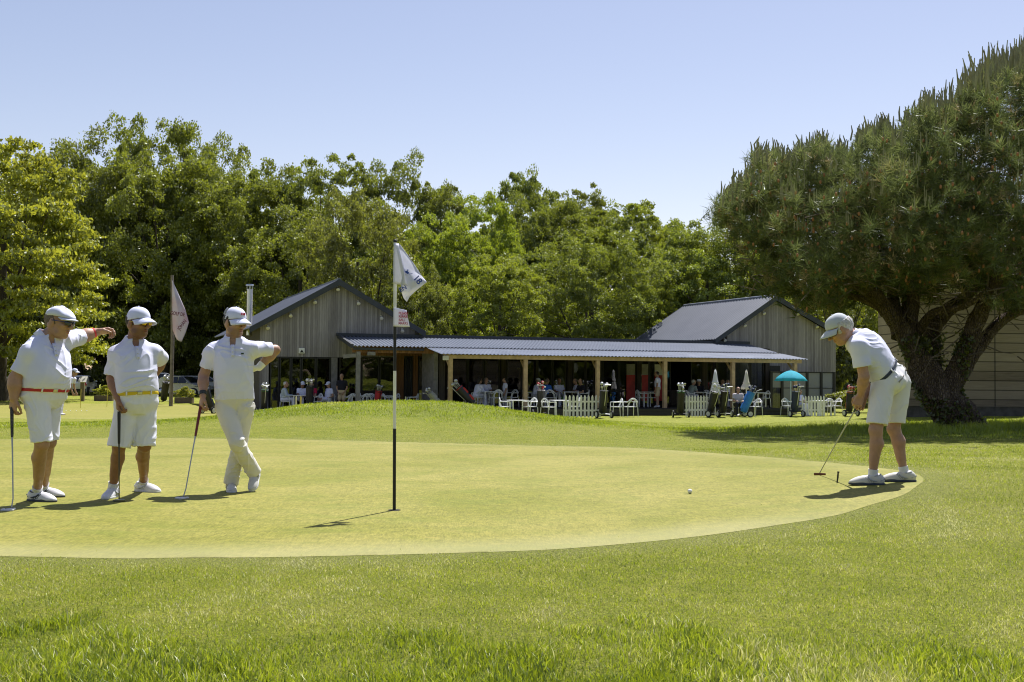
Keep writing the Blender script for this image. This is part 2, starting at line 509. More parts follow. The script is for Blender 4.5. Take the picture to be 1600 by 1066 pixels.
x, y = scatter(270000, -9, 9, 3.1, 9.5, g, 1.25)
x2, y2 = scatter(150000, .5, 12, 9.5, 17.5, g)
x = np.r_[x, x2]; y = np.r_[y, y2]
rd = ring_dist(green_ring, x, y)
k = ~inside(green_ring, x, y) | (g.uniform(0, 1, len(x)) < .6 * np.exp(-rd / .07)); x = x[k]; y = y[k]; rd = rd[k]
ra = rough_amount(x, y)
cl = gnoise(np.c_[x, y, 0*x], 2.6)
h = (.018 + .009 * g.uniform(-1, 1, len(x)) + .004 * cl) * (1 - ra) + ra * (.045 + .015 * cl + .026 * g.uniform(-1, 1, len(x)))
h = np.maximum(h, .009) * (.45 + .55 * sstep(.0, .5, rd))
wd = np.maximum(.0032 + .0018 * ra, y * .00045) * g.uniform(.55, 1.5, len(x))
tint = np.clip(.47 + .27 * gnoise(np.c_[x, y, 0*x], .5) + .13 * gnoise(np.c_[x, y, 0*x + 9], 1.2) + .14 * cl + g.normal(0, .24, len(x)) - .16 * ra + (g.uniform(0, 1, len(x)) > .86) * .45, 0, 1)
tint = np.clip(tint + .1 * (1 - sstep(.1, .9, rd)), 0, 1)
o = link('grass', blades('grass', x, y, h, wd, tint, 4), bm_); tag(o, 'short and uncut green grass blades between photographer and putting green', 'grass', kind='stuff')
# bank behind the green, lawn and the long grass under the pine
x, y = scatter(210000, -30, 24, 16.0, 34, g, .9)
k = ~inside(green_ring, x, y); x = x[k]; y = y[k]
ra = rough_amount(x, y); k = g.uniform(0, 1, len(x)) < .35 + .65 * ra; x = x[k]; y = y[k]; ra = ra[k]
cl = gnoise(np.c_[x, y, 0*x], 1.3)
h = np.maximum(.012, .016 + ra * (.034 + .022 * cl + .022 * g.uniform(-1, 1, len(x))))
pn = 1 - sstep(1.5, 4.5, np.hypot((x - 10.2) * .6, y - 25)); h = h * (1 + 1.6 * pn)
tint = np.clip(.42 + .2 * gnoise(np.c_[x, y, 0*x], .35) + .12 * cl + g.normal(0, .14, len(x)) - .12 * ra, 0, 1)
o = link('bank_grass', blades('bank_grass', x, y, h, np.maximum(.006, y * .00042) * g.uniform(.7, 1.4, len(x)), tint, 5), bm_)
tag(o, 'longer grass on the bank behind the putting green and under the pine', 'grass', kind='stuff')

# ---- the hole
hx, hy = P(616, 798, 9.47).xy
hz_ = gz(hx, hy)
HOLE = Vector((hx, hy, hz_))
mb = MB(); mb.lathe([(.054, .0075), (.054, .0085)], (hx, hy, hz_), 24)  # thin black disc on the turf, the shade of the cup as colour
o = mb.build('hole', simple('hole_shade', (.012, .012, .01), .9)); tag(o, 'flat dark disc painted for the shade in the hole at the foot of the flagstick', 'hole', kind='structure')
# ------------------------------------------------------------------ trees
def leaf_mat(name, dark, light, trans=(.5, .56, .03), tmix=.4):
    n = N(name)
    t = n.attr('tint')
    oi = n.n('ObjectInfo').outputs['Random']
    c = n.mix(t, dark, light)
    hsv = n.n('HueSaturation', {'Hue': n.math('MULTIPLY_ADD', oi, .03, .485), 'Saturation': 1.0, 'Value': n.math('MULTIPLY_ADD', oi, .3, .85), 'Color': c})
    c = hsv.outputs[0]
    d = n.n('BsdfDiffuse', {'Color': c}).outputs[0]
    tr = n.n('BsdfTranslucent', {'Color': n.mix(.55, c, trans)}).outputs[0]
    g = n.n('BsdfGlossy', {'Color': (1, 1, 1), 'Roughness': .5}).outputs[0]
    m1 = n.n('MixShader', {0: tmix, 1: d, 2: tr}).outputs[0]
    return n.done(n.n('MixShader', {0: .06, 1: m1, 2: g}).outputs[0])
def bark_mat(name, a, b):
    n = N(name)
    v = n.coord('Object', (1, 1, .35))
    f = n.noise(v, 7, 5, .65, .8)
    c = n.ramp(f, [(.3, a), (.65, b)])
    return n.done(n.pbr(c, .9, 0, n.bump(f, 1.0, .06), .2))

def unit(g, n):
    d = g.normal(size=(n, 3)); return d / np.linalg.norm(d, axis=1)[:, None]

def leaf_faces(cen, L, W, g, flat=.0):
    """one rhombic leaf per centre"""
    n = len(cen)
    u = unit(g, n); u[:, 2] *= (1 - flat); u /= np.linalg.norm(u, axis=1)[:, None]
    w_ = np.cross(u, unit(g, n)); w_ /= np.linalg.norm(w_, axis=1)[:, None]
    L = (L * g.uniform(.6, 1.3, n))[:, None]; W = (W * g.uniform(.6, 1.3, n))[:, None]
    nn = np.cross(u, w_) * L * .12
    V = np.stack([cen - u * L, cen + w_ * W + nn, cen + u * L, cen - w_ * W + nn], 1).reshape(-1, 3)
    return V, np.arange(4 * n).reshape(n, 4)

def crown_mesh(name, seed, nclump=70, leaves=430, cr=.17, leaf=.085, rad=(1, 1, 1), flat=.25, squash=.7, bottom=-.97, layered=False, lump=.25):
    """a crown about 2 m across (radius 1): clumps of leaves spread through and over an uneven ellipsoid"""
    g = np.random.default_rng(seed)
    nz = Noise(seed + 50, 8, .3, .9)
    d = unit(g, nclump * 3); d = d[d[:, 2] > bottom][:nclump]
    rr = g.uniform(.5, 1.0, len(d)) ** .55
    rr *= 1 + lump * nz(d, 1.0) * (1 - .45 * np.clip(d[:, 2], 0, 1))
    cc = d * rr[:, None] * np.array(rad)
    if not layered:
        uz = np.clip(d[:, 2:3], -.98, .98)
        cc[:, :2] *= np.sqrt(1 - np.abs(uz) ** 3.4) / np.sqrt(1 - uz ** 2)
    else: cc[:, :2] *= (1 + .35 * np.clip(-cc[:, 2:3], 0, 1))
    if layered: az_ = np.arctan2(cc[:, 1], cc[:, 0]); sh_ = .09 * np.sin(2 * az_ + 1) + .06 * np.sin(5 * az_); cc[:, 2] = np.round((cc[:, 2] + sh_) / .15) * .15 - sh_ + g.normal(0, .03, len(cc))
    ct = g.uniform(0, 1, len(cc))
    pts = []; tt = []
    for c, t in zip(cc, ct):
        m = int(leaves * g.uniform(.6, 1.4)); r = cr * g.uniform(.65, 1.35)
        if layered:
            ns = 9
            sp = unit(g, ns) * (g.uniform(.3, 1.0, ns) ** .6)[:, None] * r
            sp[:, 2] *= .3; sp[:, :2] *= 1.5
            q = sp[g.integers(0, ns, m)] + g.normal(0, .3, (m, 3)) * r * np.array([1, 1, .25])
        else:
            dq = unit(g, m); dq[:, 2] = np.where(dq[:, 2] < -.25, -dq[:, 2], dq[:, 2])
            lob = 1 + .3 * nz(dq + c * 3, 1.6)
            q = dq * (lob * g.uniform(.62, 1.05, m))[:, None] * r * np.array([1, 1, squash])
        pts.append(c + q); tt.append(np.clip(t * .45 + .2 + g.normal(0, .17, m) + .3 * q[:, 2] / r, 0, 1))  # tint rises with height in the clump: lit tops, shaded undersides painted in
    cen = np.concatenate(pts); tint = np.concatenate(tt)
    V, Fq = leaf_faces(cen, leaf * .55, leaf * .34, g, flat)
    me = np_mesh(name, V, Fq)
    vattr(me, 'tint', np.repeat(tint, 4))
    return me, cc

PROTO = {}
def proto(kind):
    if kind not in PROTO:
        prm = dict(
            oak=dict(seed=1, nclump=320, leaves=310, cr=.12, leaf=.027, lump=.16, squash=.8),
            oak2=dict(seed=2, nclump=290, leaves=340, cr=.135, leaf=.028, lump=.22, squash=.8),
            bright=dict(seed=3, nclump=310, leaves=310, cr=.12, leaf=.03, lump=.18, squash=.65),
            willow=dict(seed=4, nclump=260, leaves=260, cr=.12, leaf=.03, lump=.18, squash=1.1),
            robinia=dict(seed=5, nclump=210, leaves=330, cr=.16, leaf=.04, layered=True, lump=.2, bottom=-.95),
            sparse=dict(seed=6, nclump=170, leaves=220, cr=.14, leaf=.038, lump=.22),
            beech=dict(seed=8, nclump=320, leaves=310, cr=.115, leaf=.027, lump=.08, squash=.6),
            bush=dict(seed=9, nclump=45, leaves=260, cr=.24, leaf=.09, lump=.3, bottom=-.3),
        )[kind]
        PROTO[kind] = crown_mesh('crown', **prm)
    return PROTO[kind]

LM = dict(
    oak=leaf_mat('oak_leaf', (.04, .06, .008), (.175, .215, .022)),
    oakbright=leaf_mat('fresh_oak_leaf', (.05, .075, .009), (.25, .295, .028)),
    bright=leaf_mat('fresh_maple_leaf', (.075, .11, .008), (.34, .4, .025), (.5, .55, .02), .5),
    willow=leaf_mat('willow_leaf', (.065, .078, .014), (.25, .26, .045)),
    robinia=leaf_mat('robinia_leaf', (.085, .115, .01), (.36, .4, .03), (.6, .55, .04), .5),
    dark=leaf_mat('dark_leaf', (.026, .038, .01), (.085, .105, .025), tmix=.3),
    beech=leaf_mat('beech_leaf', (.04, .063, .008), (.165, .205, .022)),
)
BARK = bark_mat('tree_bark', (.035, .028, .02), (.11, .09, .07))

def limb_mesh(name, g, top, targets, r0, lean=0.0):
    """tapered trunk with limbs reaching into the crown; top = height where the trunk ends"""
    mb = MB()
    n = 7
    pts = [(lean * (i / n) ** 2 * top * .2 + g.normal(0, .03), g.normal(0, .03), -.25 + (top + .25) * i / n) for i in range(n + 1)]
    mb.tube(pts, [r0 * (1.35 if i == 0 else 1) * (1 - .72 * i / n) for i in range(n + 1)], 9)
    for t in targets:
        h = g.uniform(.3, .85)
        k = int(h * n); a = Vector(pts[k]); b = Vector(t)
        m = a.lerp(b, .5) + Vector((g.normal(0, .15), g.normal(0, .15), -.1 * (b - a).length))
        r = r0 * (1 - .72 * h) * .5
        mb.tube([a, m, b], [r, r * .65, r * .2], 6)
    return mb

def tree(name, kind, leaf, px, top, d, wpx, label, hpx=None, trunk_low=.3, group='trees of the wood behind the clubhouse', rz=None, base=None):
    """px = crown centre, top = photo row of its top, wpx = photo width, hpx = height of the crown in photo pixels"""
    s = FPX / d
    T = P(px, top, d)
    g = np.random.default_rng(int(px * 7 + top))
    rx = wpx * 1.18 / s / 2; rz_ = (max((hpx or wpx * 1.1), (606 - top) * (.5 if kind == 'sparse' else .97)) if px > 420 else 572 - top + (px % 7) * 3) / s / 2
    zb = gz(T.x, d) if base is None else base
    me, cc = proto(kind)
    root = thing(name, label, 'tree', (T.x, T.y, zb), 0, group)
    cz = T.z - rz_ * 1.02 - zb
    cr = link('crown', me, None, root)
    if not me.materials: me.materials.append(LM['oak'])
    cr.material_slots[0].link = 'OBJECT'; cr.material_slots[0].material = LM[leaf]
    a = g.uniform(0, 6.28) if rz is None else rz
    cr.location = (0, 0, cz); cr.rotation_euler = (0, 0, a); cr.scale = (rx, rx * .9, rz_)
    ca, sa = math.cos(a), math.sin(a)
    tg = []
    for k in g.choice(len(cc), 12, replace=False):
        q = cc[k] * np.array([rx, rx * .9, rz_]) * .85
        tg.append((q[0]*ca - q[1]*sa, q[0]*sa + q[1]*ca, q[2] + cz))
    limb_mesh('trunk', g, max(1.5, cz + rz_ * .35), tg, max(.12, rx * .07)).build('trunk', BARK, root, True)
    return root

TREES = [
 # kind, leaf, px, top, d, w, h, label
 ('robinia','robinia', 10, 200, 68, 250, 370, 'pale yellow-green feathery tree with layered boughs at the left edge'),
 ('oak2','oak', 128, 218, 96, 210, 330, 'mid green round tree just right of the pale feathery one, behind the row'),
 ('oak','oak', 255, 183, 102, 200, 330, 'tallest dark oak on the left, its ragged top above all others'),
 ('oak','oakbright', 265, 240, 95, 230, 350, 'fresh green oak above the man in yellow belt'),
 ('oak2','oak', 345, 232, 100, 150, 300, 'dark oak with drooping right shoulder beside the tallest oak'),
 ('oak2','oakbright', 400, 262, 95, 190, 330, 'broad leafy oak above the steel flue'),
 ('sparse','oak', 447, 262, 98, 120, 220, 'small airy oak top between the broad oak and the open-crowned oak'),
 ('sparse','beech', 522, 243, 94, 125, 240, 'open-crowned oak with sky showing through, above the left gable'),
 ('oak2','beech', 628, 253, 94, 170, 300, 'dark wide oak with uneven top above the flagstick'),
 ('sparse','beech', 690, 288, 92, 90, 170, 'thin half bare tree at the dip of the skyline'),
 ('willow','willow', 560, 303, 73, 170, 320, 'olive green willow behind the left gable roof'),
 ('willow','willow', 655, 420, 70, 110, 170, 'low olive bush-like willow right of the left gable'),
 ('bright','bright', 700, 345, 76, 150, 290, 'bright lime green maple right of the hole flag'),
 ('bright','bright', 745, 312, 82, 130, 260, 'taller lime green maple crown peeping over its neighbour'),
 ('bright','bright', 782, 405, 67, 135, 190, 'low sunlit lime green maple behind the terrace roof'),
 ('beech','beech', 822, 270, 98, 135, 260, 'dark domed beech rising highest over the terrace roof'),
 ('oak','oak', 852, 302, 90, 150, 270, 'dark green tree filling below the domed beech'),
 ('oak','oakbright', 925, 358, 72, 190, 250, 'large grey-green rounded oak left of the right gable'),
 ('sparse','oak', 915, 294, 98, 90, 180, 'little twin tufted tree top right of the domed beech'),
 ('beech','oakbright', 985, 318, 88, 190, 270, 'broad fresh green beech crown sloping down to the right'),
 ('beech','bright', 1040, 345, 84, 110, 210, 'yellow-green beech shoulder above the right gable roof'),
 ('oak2','oakbright', 1105, 345, 78, 190, 250, 'dense green oak between right gable roof and pine'),
 ('bright','bright', 1015, 440, 74, 80, 110, 'small bright maple at the foot of the right gable roof'),
 ('oak2','oakbright', 1215, 385, 86, 170, 260, 'green oak behind the right gable and the pine boughs'),
 ('bright','bright', 1310, 400, 74, 130, 230, 'sunlit yellow-green maple right of the right gable'),
 ('oak','oak', 1400, 380, 88, 190, 280, 'shaded oak behind the pine trunk'),
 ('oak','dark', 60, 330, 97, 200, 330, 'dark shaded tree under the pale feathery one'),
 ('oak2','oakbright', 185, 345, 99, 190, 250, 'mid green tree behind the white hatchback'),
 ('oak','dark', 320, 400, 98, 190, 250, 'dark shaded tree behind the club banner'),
 ('oak2','oakbright', 470, 335, 88, 190, 240, 'mid green tree behind the left gable roof edge'),
 ('oak','oak', 850, 395, 80, 170, 190, 'shaded green tree between lime maple and grey-green oak'),
 ('oak2','oakbright', 640, 365, 84, 170, 190, 'mid green tree in the gap above the notice flag'),
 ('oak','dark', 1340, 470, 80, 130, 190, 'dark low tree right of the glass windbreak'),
 ('oak2','oakbright', 335, 330, 97, 170, 250, 'fresh green tree between banner pole and steel flue'),
 ('beech','beech', 900, 325, 92, 170, 260, 'green beech shoulder right of the domed beech'),
 ('oak2','oakbright', 1150, 350, 80, 160, 250, 'green oak just left of the right gable ridge'),
 ('oak2','oak', 1520, 360, 90, 220, 320, 'oak hidden mostly behind the pine crown and timber shed'),
]
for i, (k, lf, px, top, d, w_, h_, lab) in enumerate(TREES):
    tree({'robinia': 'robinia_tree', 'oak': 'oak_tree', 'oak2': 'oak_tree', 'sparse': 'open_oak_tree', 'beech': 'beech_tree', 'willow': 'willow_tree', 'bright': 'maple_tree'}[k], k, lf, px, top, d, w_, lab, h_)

# the far wood that closes every gap between the trees: hundreds of shaded clumps, one mass
g = np.random.default_rng(77)
n = 900
wx_ = g.uniform(-75, 75, n); wy_ = g.uniform(108, 121, n)
V = []; TT = []
skyline = [(-300, 290), (0, 262), (150, 262), (260, 240), (380, 280), (520, 300), (700, 345), (820, 315), (960, 345), (1100, 390), (1300, 400), (1900, 360)]
sx_, sy_ = zip(*skyline)
for i in range(n):
    pxx = 800 + FPX * wx_[i] / wy_[i]
    topz = zpix(pxx, np.interp(pxx, sx_, sy_) + 12, wy_[i])
    c = np.array([wx_[i], wy_[i], -.7 + g.uniform(0, 1) ** .8 * (topz - 1.2)])
    q = c + unit(g, 230) * (g.uniform(.1, 1, 230) ** .5)[:, None] * np.array([2.4, 2.0, 1.7])
    V.append(leaf_faces(q, .34, .24, g, .2)[0]); TT.append(np.repeat(np.clip(g.uniform(0, 1) * .6 + g.normal(.2, .15, 230), 0, 1), 4))
V = np.concatenate(V)
me = np_mesh('far_wood', V, np.arange(len(V)).reshape(-1, 4)); vattr(me, 'tint', np.concatenate(TT))
o = link('far_wood', me, LM['dark']); tag(o, 'dense dark wood closing the view behind the single trees', 'wood', kind='stuff')

# the same wood goes on behind the photographer; it shows in the clubhouse glass
n = 260; V = []; TT = []
for i in range(n):
    c = np.array([g.uniform(-90, 60), g.uniform(-60, -48), -.5 + g.uniform(0, 1) * g.uniform(8, 13)])
    q = c + unit(g, 110) * (g.uniform(.1, 1, 110) ** .5)[:, None] * np.array([4.2, 3.0, 2.6])
    V.append(leaf_faces(q, .8, .6, g, .2)[0]); TT.append(np.repeat(np.clip(g.uniform(0, 1, 110), 0, 1), 4))
V = np.concatenate(V); me = np_mesh('wood', V, np.arange(len(V)).reshape(-1, 4)); vattr(me, 'tint', np.concatenate(TT))
o = link('wood', me, LM['oak']); tag(o, 'wood behind the photographer mirrored in the clubhouse glass', 'wood', kind='stuff')

n = 200; V = []; TT = []
for i in range(n):
    c = np.array([g.uniform(72, 98), g.uniform(-75, 42), -.5 + g.uniform(0, 1) * g.uniform(8, 13)])
    q = c + unit(g, 110) * (g.uniform(.1, 1, 110) ** .5)[:, None] * np.array([3.6, 4.2, 2.6])
    V.append(leaf_faces(q, .8, .6, g, .2)[0]); TT.append(np.repeat(np.clip(g.uniform(0, 1, 110), 0, 1), 4))
V = np.concatenate(V); me = np_mesh('wood', V, np.arange(len(V)).reshape(-1, 4)); vattr(me, 'tint', np.concatenate(TT))
o = link('wood', me, LM['oak']); tag(o, 'wood to the right of the course mirrored in the terrace windows', 'wood', kind='stuff')
# shrubs
def shrub(px, py, d, w_, h_, leaf, label, name='shrub', group=None):
    base = P(px, py, d); s = FPX / d
    me, cc = proto('bush')
    r = thing(name, label, 'shrub', (base.x, base.y, gz(base.x, base.y)), 0, group)
    c = link('foliage', me, None, r)
    if not me.materials: me.materials.append(LM['oak'])
    c.material_slots[0].link = 'OBJECT'; c.material_slots[0].material = LM[leaf]
    c.scale = (w_ / s / 2, w_ / s / 2, h_ / s * .62); c.location = (0, 0, h_ / s * .36); c.rotation_euler = (0, 0, px)
    mb = MB(); mb.tube([(0, 0, -.1), (.05, 0, h_ / s * .5)], [.05, .02], 6); mb.tube([(.02, 0, .1), (-.2, .1, h_ / s * .5)], [.03, .01], 5)
    mb.build('stem', BARK, r, True)
    return r
shrub(8, 618, 72, 75, 92, 'bright', 'yellow-green leafy shrub at the left edge behind the man pointing')
shrub(-45, 618, 74, 90, 110, 'oakbright', 'green shrub at the far left beside the yellow-green one')
shrub(1338, 640, 60, 70, 38, 'willow', 'low olive shrub behind the striped-topped golf bag')
shrub(1420, 636, 58, 60, 36, 'oakbright', 'low green shrub between windbreak and timber shed')
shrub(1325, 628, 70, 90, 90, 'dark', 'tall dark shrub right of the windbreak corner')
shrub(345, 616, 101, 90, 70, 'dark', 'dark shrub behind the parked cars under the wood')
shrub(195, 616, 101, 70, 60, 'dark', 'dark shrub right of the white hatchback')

# ------------------------------------------------------------------ the big pine
PD = 25.0
pb = P(1490, 668, PD)
pine = thing('pine_tree', 'large maritime pine with forked ivy-grown trunk at the right edge', 'tree', (pb.x, pb.y, gz(pb.x, pb.y)))
POFF = Vector(pine.location)
def pp(px, py, dz=0.0):
    return P(px, py, PD + dz) - POFF
# trunk and limbs, photo pixels with depth offsets and photo radius
def limb(mb, pts, k=0, n=12):
    P_ = [pp(a, b, c) for a, b, c, r in pts]; r_ = [r / (72.0 if b > 585 else 84.0) for _, b, _, r in pts]
    out = []; ro = []
    for i in range(len(P_) - 1):
        p0 = P_[max(i-1, 0)]; p1 = P_[i]; p2 = P_[i+1]; p3 = P_[min(i+2, len(P_)-1)]
        for t in np.linspace(0, 1, 6, endpoint=(i == len(P_) - 2)):
            out.append(.5*((2*p1)+(p2-p0)*t+(2*p0-5*p1+4*p2-p3)*t*t+(3*p1-p0-3*p2+p3)*t**3)); ro.append(r_[i]*(1-t)+r_[i+1]*t)
    mb.tube(out, ro, n)
tm = MB()
limb(tm, [(1507, 688, 0, 42), (1494, 655, 0, 33), (1471, 622, 0, 29), (1452, 590, 0, 26), (1435, 560, 0, 22), (1411, 520, -.1, 17), (1389, 488, -.2, 15), (1365, 460, -.4, 13), (1330, 440, -.8, 10), (1270, 415, -1.4, 6)], n=16)
limb(tm, [(1448, 592, 0, 21), (1432, 550, 0, 16), (1421, 500, .1, 14), (1424, 465, .2, 15), (1432, 430, .4, 12), (1445, 380, .5, 8), (1450, 320, .5, 5)], n=14)
limb(tm, [(1458, 606, .1, 21), (1456, 570, .3, 15), (1456, 525, .5, 15), (1470, 495, .7, 14), (1500, 470, .9, 12), (1530, 440, 1.2, 9), (1560, 380, 1.5, 6)], n=12)
limb(tm, [(1468, 640, -.1, 20), (1486, 602, -.1, 15), (1505, 555, -.2, 16), (1520, 515, -.3, 15), (1540, 475, -.5, 13), (1560, 430, -.8, 10), (1590, 370, -1, 6)], n=12)
limb(tm, [(1472, 634, 0, 15), (1500, 588, .2, 12), (1528, 545, .5, 12), (1560, 505, .8, 11), (1600, 480, 1.2, 9), (1660, 440, 1.6, 6)], n=10)
limb(tm, [(1430, 525, .1, 10), (1447, 500, -.3, 8), (1465, 486, -.7, 7), (1510, 478, -1.2, 5), (1545, 450, -1.6, 3)], n=8)
limb(tm, [(1408, 525, -.1, 20), (1395, 470, .3, 10), (1390, 430, .8, 8), (1360, 390, 1.3, 5)], n=8)
limb(tm, [(1385, 485, -.2, 15), (1350, 468, .2, 7), (1310, 460, .8, 5), (1240, 440, 1.2, 3)], n=8)
bn = Noise(91, 12, .5, 1.4)
vv = np.array([tuple(v) for v in tm.v]); 
vv = vv + (bn(vv * np.array([1, 1, .4]), 2.4) * .04 + bn(vv * np.array([1, 1, .35]), 6.5) * .028)[:, None] * np.array([1, 1, .2])
tm.v = [tuple(v) for v in vv]
def pine_bark():
    n = N('pine_bark')
    v = n.coord('Object', (1, 1, .4))
    vo = n.n('TexVoronoi', {'Vector': v, 'Scale': 21.0, 'Randomness': 1.0}, feature='DISTANCE_TO_EDGE').outputs['Distance']
    f = n.noise(v, 5, 6, .65, .5); f2 = n.noise(v, 24, 4, .6)
    c = n.ramp(f, [(.25, (.1, .07, .05)), (.55, (.2, .15, .115)), (.8, (.3, .245, .2))])
    c = n.mix(n.ramp(vo, [(.0, (.55, .55, .55)), (.12, (0, 0, 0))]), c, (.022, .016, .012))
    h = n.math('ADD', n.math('MULTIPLY', n.ramp(vo, [(0, (0, 0, 0)), (.3, (1, 1, 1))]), 1.0), n.math('MULTIPLY', f2, .5))
    return n.done(n.pbr(c, .92, 0, n.bump(h, 1.0, .06), .15))
tm.build('trunk', pine_bark(), pine, True)
# thin dead twigs in the fork
tw = MB()
g = np.random.default_rng(8)
for i in range(70):
    a = pp(g.uniform(1400, 1600), g.uniform(430, 560), g.uniform(-1.2, 1.2))
    d_ = Vector((g.normal(0, 1), g.normal(0, .6), g.normal(.1, .45))).normalized() * g.uniform(.4, 1.3)
    m = a + d_ * .5 + Vector((0, 0, g.normal(0, .12)))
    tw.tube([a, m, a + d_ + Vector((0, 0, g.normal(0, .15)))], [.016, .011, .004], 4)
for i in range(240):
    a = pp(g.uniform(1170, 1650), g.uniform(330, 470), g.uniform(-2.5, 2.5))
    d_ = Vector((g.normal(-.3, 1), g.normal(0, .6), g.normal(.15, .35))).normalized() * g.uniform(.4, 1.2)
    m = a + d_ * .5 + Vector((0, 0, g.normal(-.05, .1)))
    tw.tube([a, m, a + d_], [.018, .012, .004], 4)
tag(tw.build('dead_twig', simple('twig', (.15, .12, .09), .9), pine), kind='stuff')
# crown: needle tufts
nee = N('pine_needle')
t = nee.attr('tint')
c = nee.ramp(t, [(0, (.05, .056, .02)), (.35, (.105, .135, .042)), (.7, (.22, .255, .08)), (.88, (.28, .26, .1)), (1, (.3, .23, .12))])
d1 = nee.n('BsdfDiffuse', {'Color': c}).outputs[0]; d2 = nee.n('BsdfTranslucent', {'Color': c}).outputs[0]
d3 = nee.n('BsdfGlossy', {'Color': (1, 1, 1), 'Roughness': .35}).outputs[0]
ms = nee.n('MixShader', {0: .4, 1: d1, 2: d2}).outputs[0]
needle_mat = nee.done(nee.n('MixShader', {0: .025, 1: ms, 2: d3}).outputs[0])
# outline of the crown in the photo: top and bottom row for each column
CT = [(1105, 312), (1130, 282), (1150, 268), (1170, 243), (1190, 232), (1230, 225), (1270, 222), (1330, 222), (1350, 205), (1400, 190), (1420, 172), (1480, 160), (1500, 128), (1540, 118), (1570, 95), (1600, 80), (1660, 62), (1740, 75), (1810, 150), (1860, 280)]
CB = [(1105, 328), (1130, 335), (1150, 360), (1170, 420), (1200, 462), (1250, 475), (1300, 462), (1360, 450), (1420, 440), (1480, 452), (1540, 455), (1600, 478), (1700, 470), (1800, 430), (1860, 330)]
CT = [(x + 16 * max(0, min(1, (1300 - x) / 190)), y + 10) for x, y in CT]; CB = [(x + 16 * max(0, min(1, (1300 - x) / 190)), y) for x, y in CB]
tx, ty = zip(*CT); bx_, by_ = zip(*CB)
g = np.random.default_rng(30)
def in_crown(n):
    px = g.uniform(1122, 1855, n)
    tp = np.interp(px, tx, ty) + 12 + 9 * np.sin(px * .071 + 2) + 7 * np.sin(px * .19) + 4 * np.sin(px * .43); bt = np.interp(px, bx_, by_) + 16 * np.sin(px * .045) + 11 * np.sin(px * .13 + 1)
    f = g.uniform(0, 1, n) ** .85
    py = tp + (bt - tp) * f
    # depth half thickness: an umbrella, thin at the outer ends
    u = (px - 1480) / 375; dep = 4.0 * np.sqrt(np.clip(1 - u * u, 0.02, 1)) * (.55 + .45 * np.sin(np.clip(f, 0, 1) * PI) ** .6)
    dz = g.uniform(-1, 1, n) * dep
    return px, py, dz, f
def tufts(cen, dirs, n_need, ln, wd, g, tint):
    m = len(cen)
    up = dirs[:, None, :] * .75 + unit(g, m * n_need).reshape(m, n_need, 3)
    up /= np.linalg.norm(up, axis=2)[:, :, None]
    L = ln * g.uniform(.7, 1.2, (m, n_need, 1))
    b = cen[:, None, :] + up * .02 + dirs[:, None, :] * g.uniform(-.1, .06, (m, n_need, 1))
    sdv = np.cross(up.reshape(-1, 3), unit(g, m * n_need)).reshape(m, n_need, 3); sdv /= np.linalg.norm(sdv, axis=2)[:, :, None]
    V = np.stack([b - sdv * wd, b + sdv * wd, b + up * L], 2).reshape(-1, 3)
    T = np.repeat(tint, n_need * 3)
    return V, T
def px2loc(px, py, dz):
    vx = F_.x + RT.x * (px - 800) / FPX - UP.x * (py - 533) / FPX
    vy = F_.y + RT.y * (px - 800) / FPX - UP.y * (py - 533) / FPX
    vz = F_.z + RT.z * (px - 800) / FPX - UP.z * (py - 533) / FPX
    d = PD + dz; k = d / vy
    return np.c_[CAM.x + vx * k - POFF.x, CAM.y + vy * k - POFF.y, CAM.z + vz * k - POFF.z]
# gather tufts round branch-tip clusters so that the mass has gaps and lobes
pxs, pys, dzs, fs = in_crown(1500)
lobe = Noise(44, 12, .5, 1.3)
kp = lobe(px2loc(pxs, pys, dzs), .55) > -.25; pxs, pys, dzs, fs = pxs[kp], pys[kp], dzs[kp], fs[kp]
kp = g.uniform(0, 1, len(pxs)) < np.interp(pxs, (1105, 1150, 1220, 1260), (.15, .3, .8, 1)); pxs, pys, dzs, fs = pxs[kp], pys[kp], dzs[kp], fs[kp]
cl = px2loc(pxs, pys, dzs)
clr = g.uniform(.22, .5, len(cl))
K = 11
cen = (cl[:, None, :] + unit(g, len(cl) * K).reshape(-1, K, 3) * (clr[:, None] * g.uniform(.2, 1, (len(cl), K)) ** .6)[:, :, None] * np.array([1, 1, .7])).reshape(-1, 3)
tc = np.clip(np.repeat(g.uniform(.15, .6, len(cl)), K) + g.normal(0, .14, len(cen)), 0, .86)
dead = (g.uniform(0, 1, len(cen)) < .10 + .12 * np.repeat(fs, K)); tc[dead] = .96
dirs = unit(g, len(cen)) * .6 + np.array([0, 0, .8]); dirs /= np.linalg.norm(dirs, axis=1)[:, None]
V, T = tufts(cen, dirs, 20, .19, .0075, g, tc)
# inner boughs behind the outer sprays: coarser needles, shade painted as darker tint
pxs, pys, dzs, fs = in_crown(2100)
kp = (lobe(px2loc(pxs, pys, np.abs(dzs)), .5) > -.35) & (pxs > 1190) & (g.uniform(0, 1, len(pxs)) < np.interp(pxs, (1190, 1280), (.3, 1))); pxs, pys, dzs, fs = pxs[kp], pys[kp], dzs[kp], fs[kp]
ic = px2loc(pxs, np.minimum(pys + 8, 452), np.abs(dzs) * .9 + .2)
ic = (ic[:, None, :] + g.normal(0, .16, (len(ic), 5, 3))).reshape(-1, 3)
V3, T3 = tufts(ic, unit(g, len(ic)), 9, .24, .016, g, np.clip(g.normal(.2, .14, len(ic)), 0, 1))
V = np.concatenate([V, V3]); T = np.concatenate([T, T3])
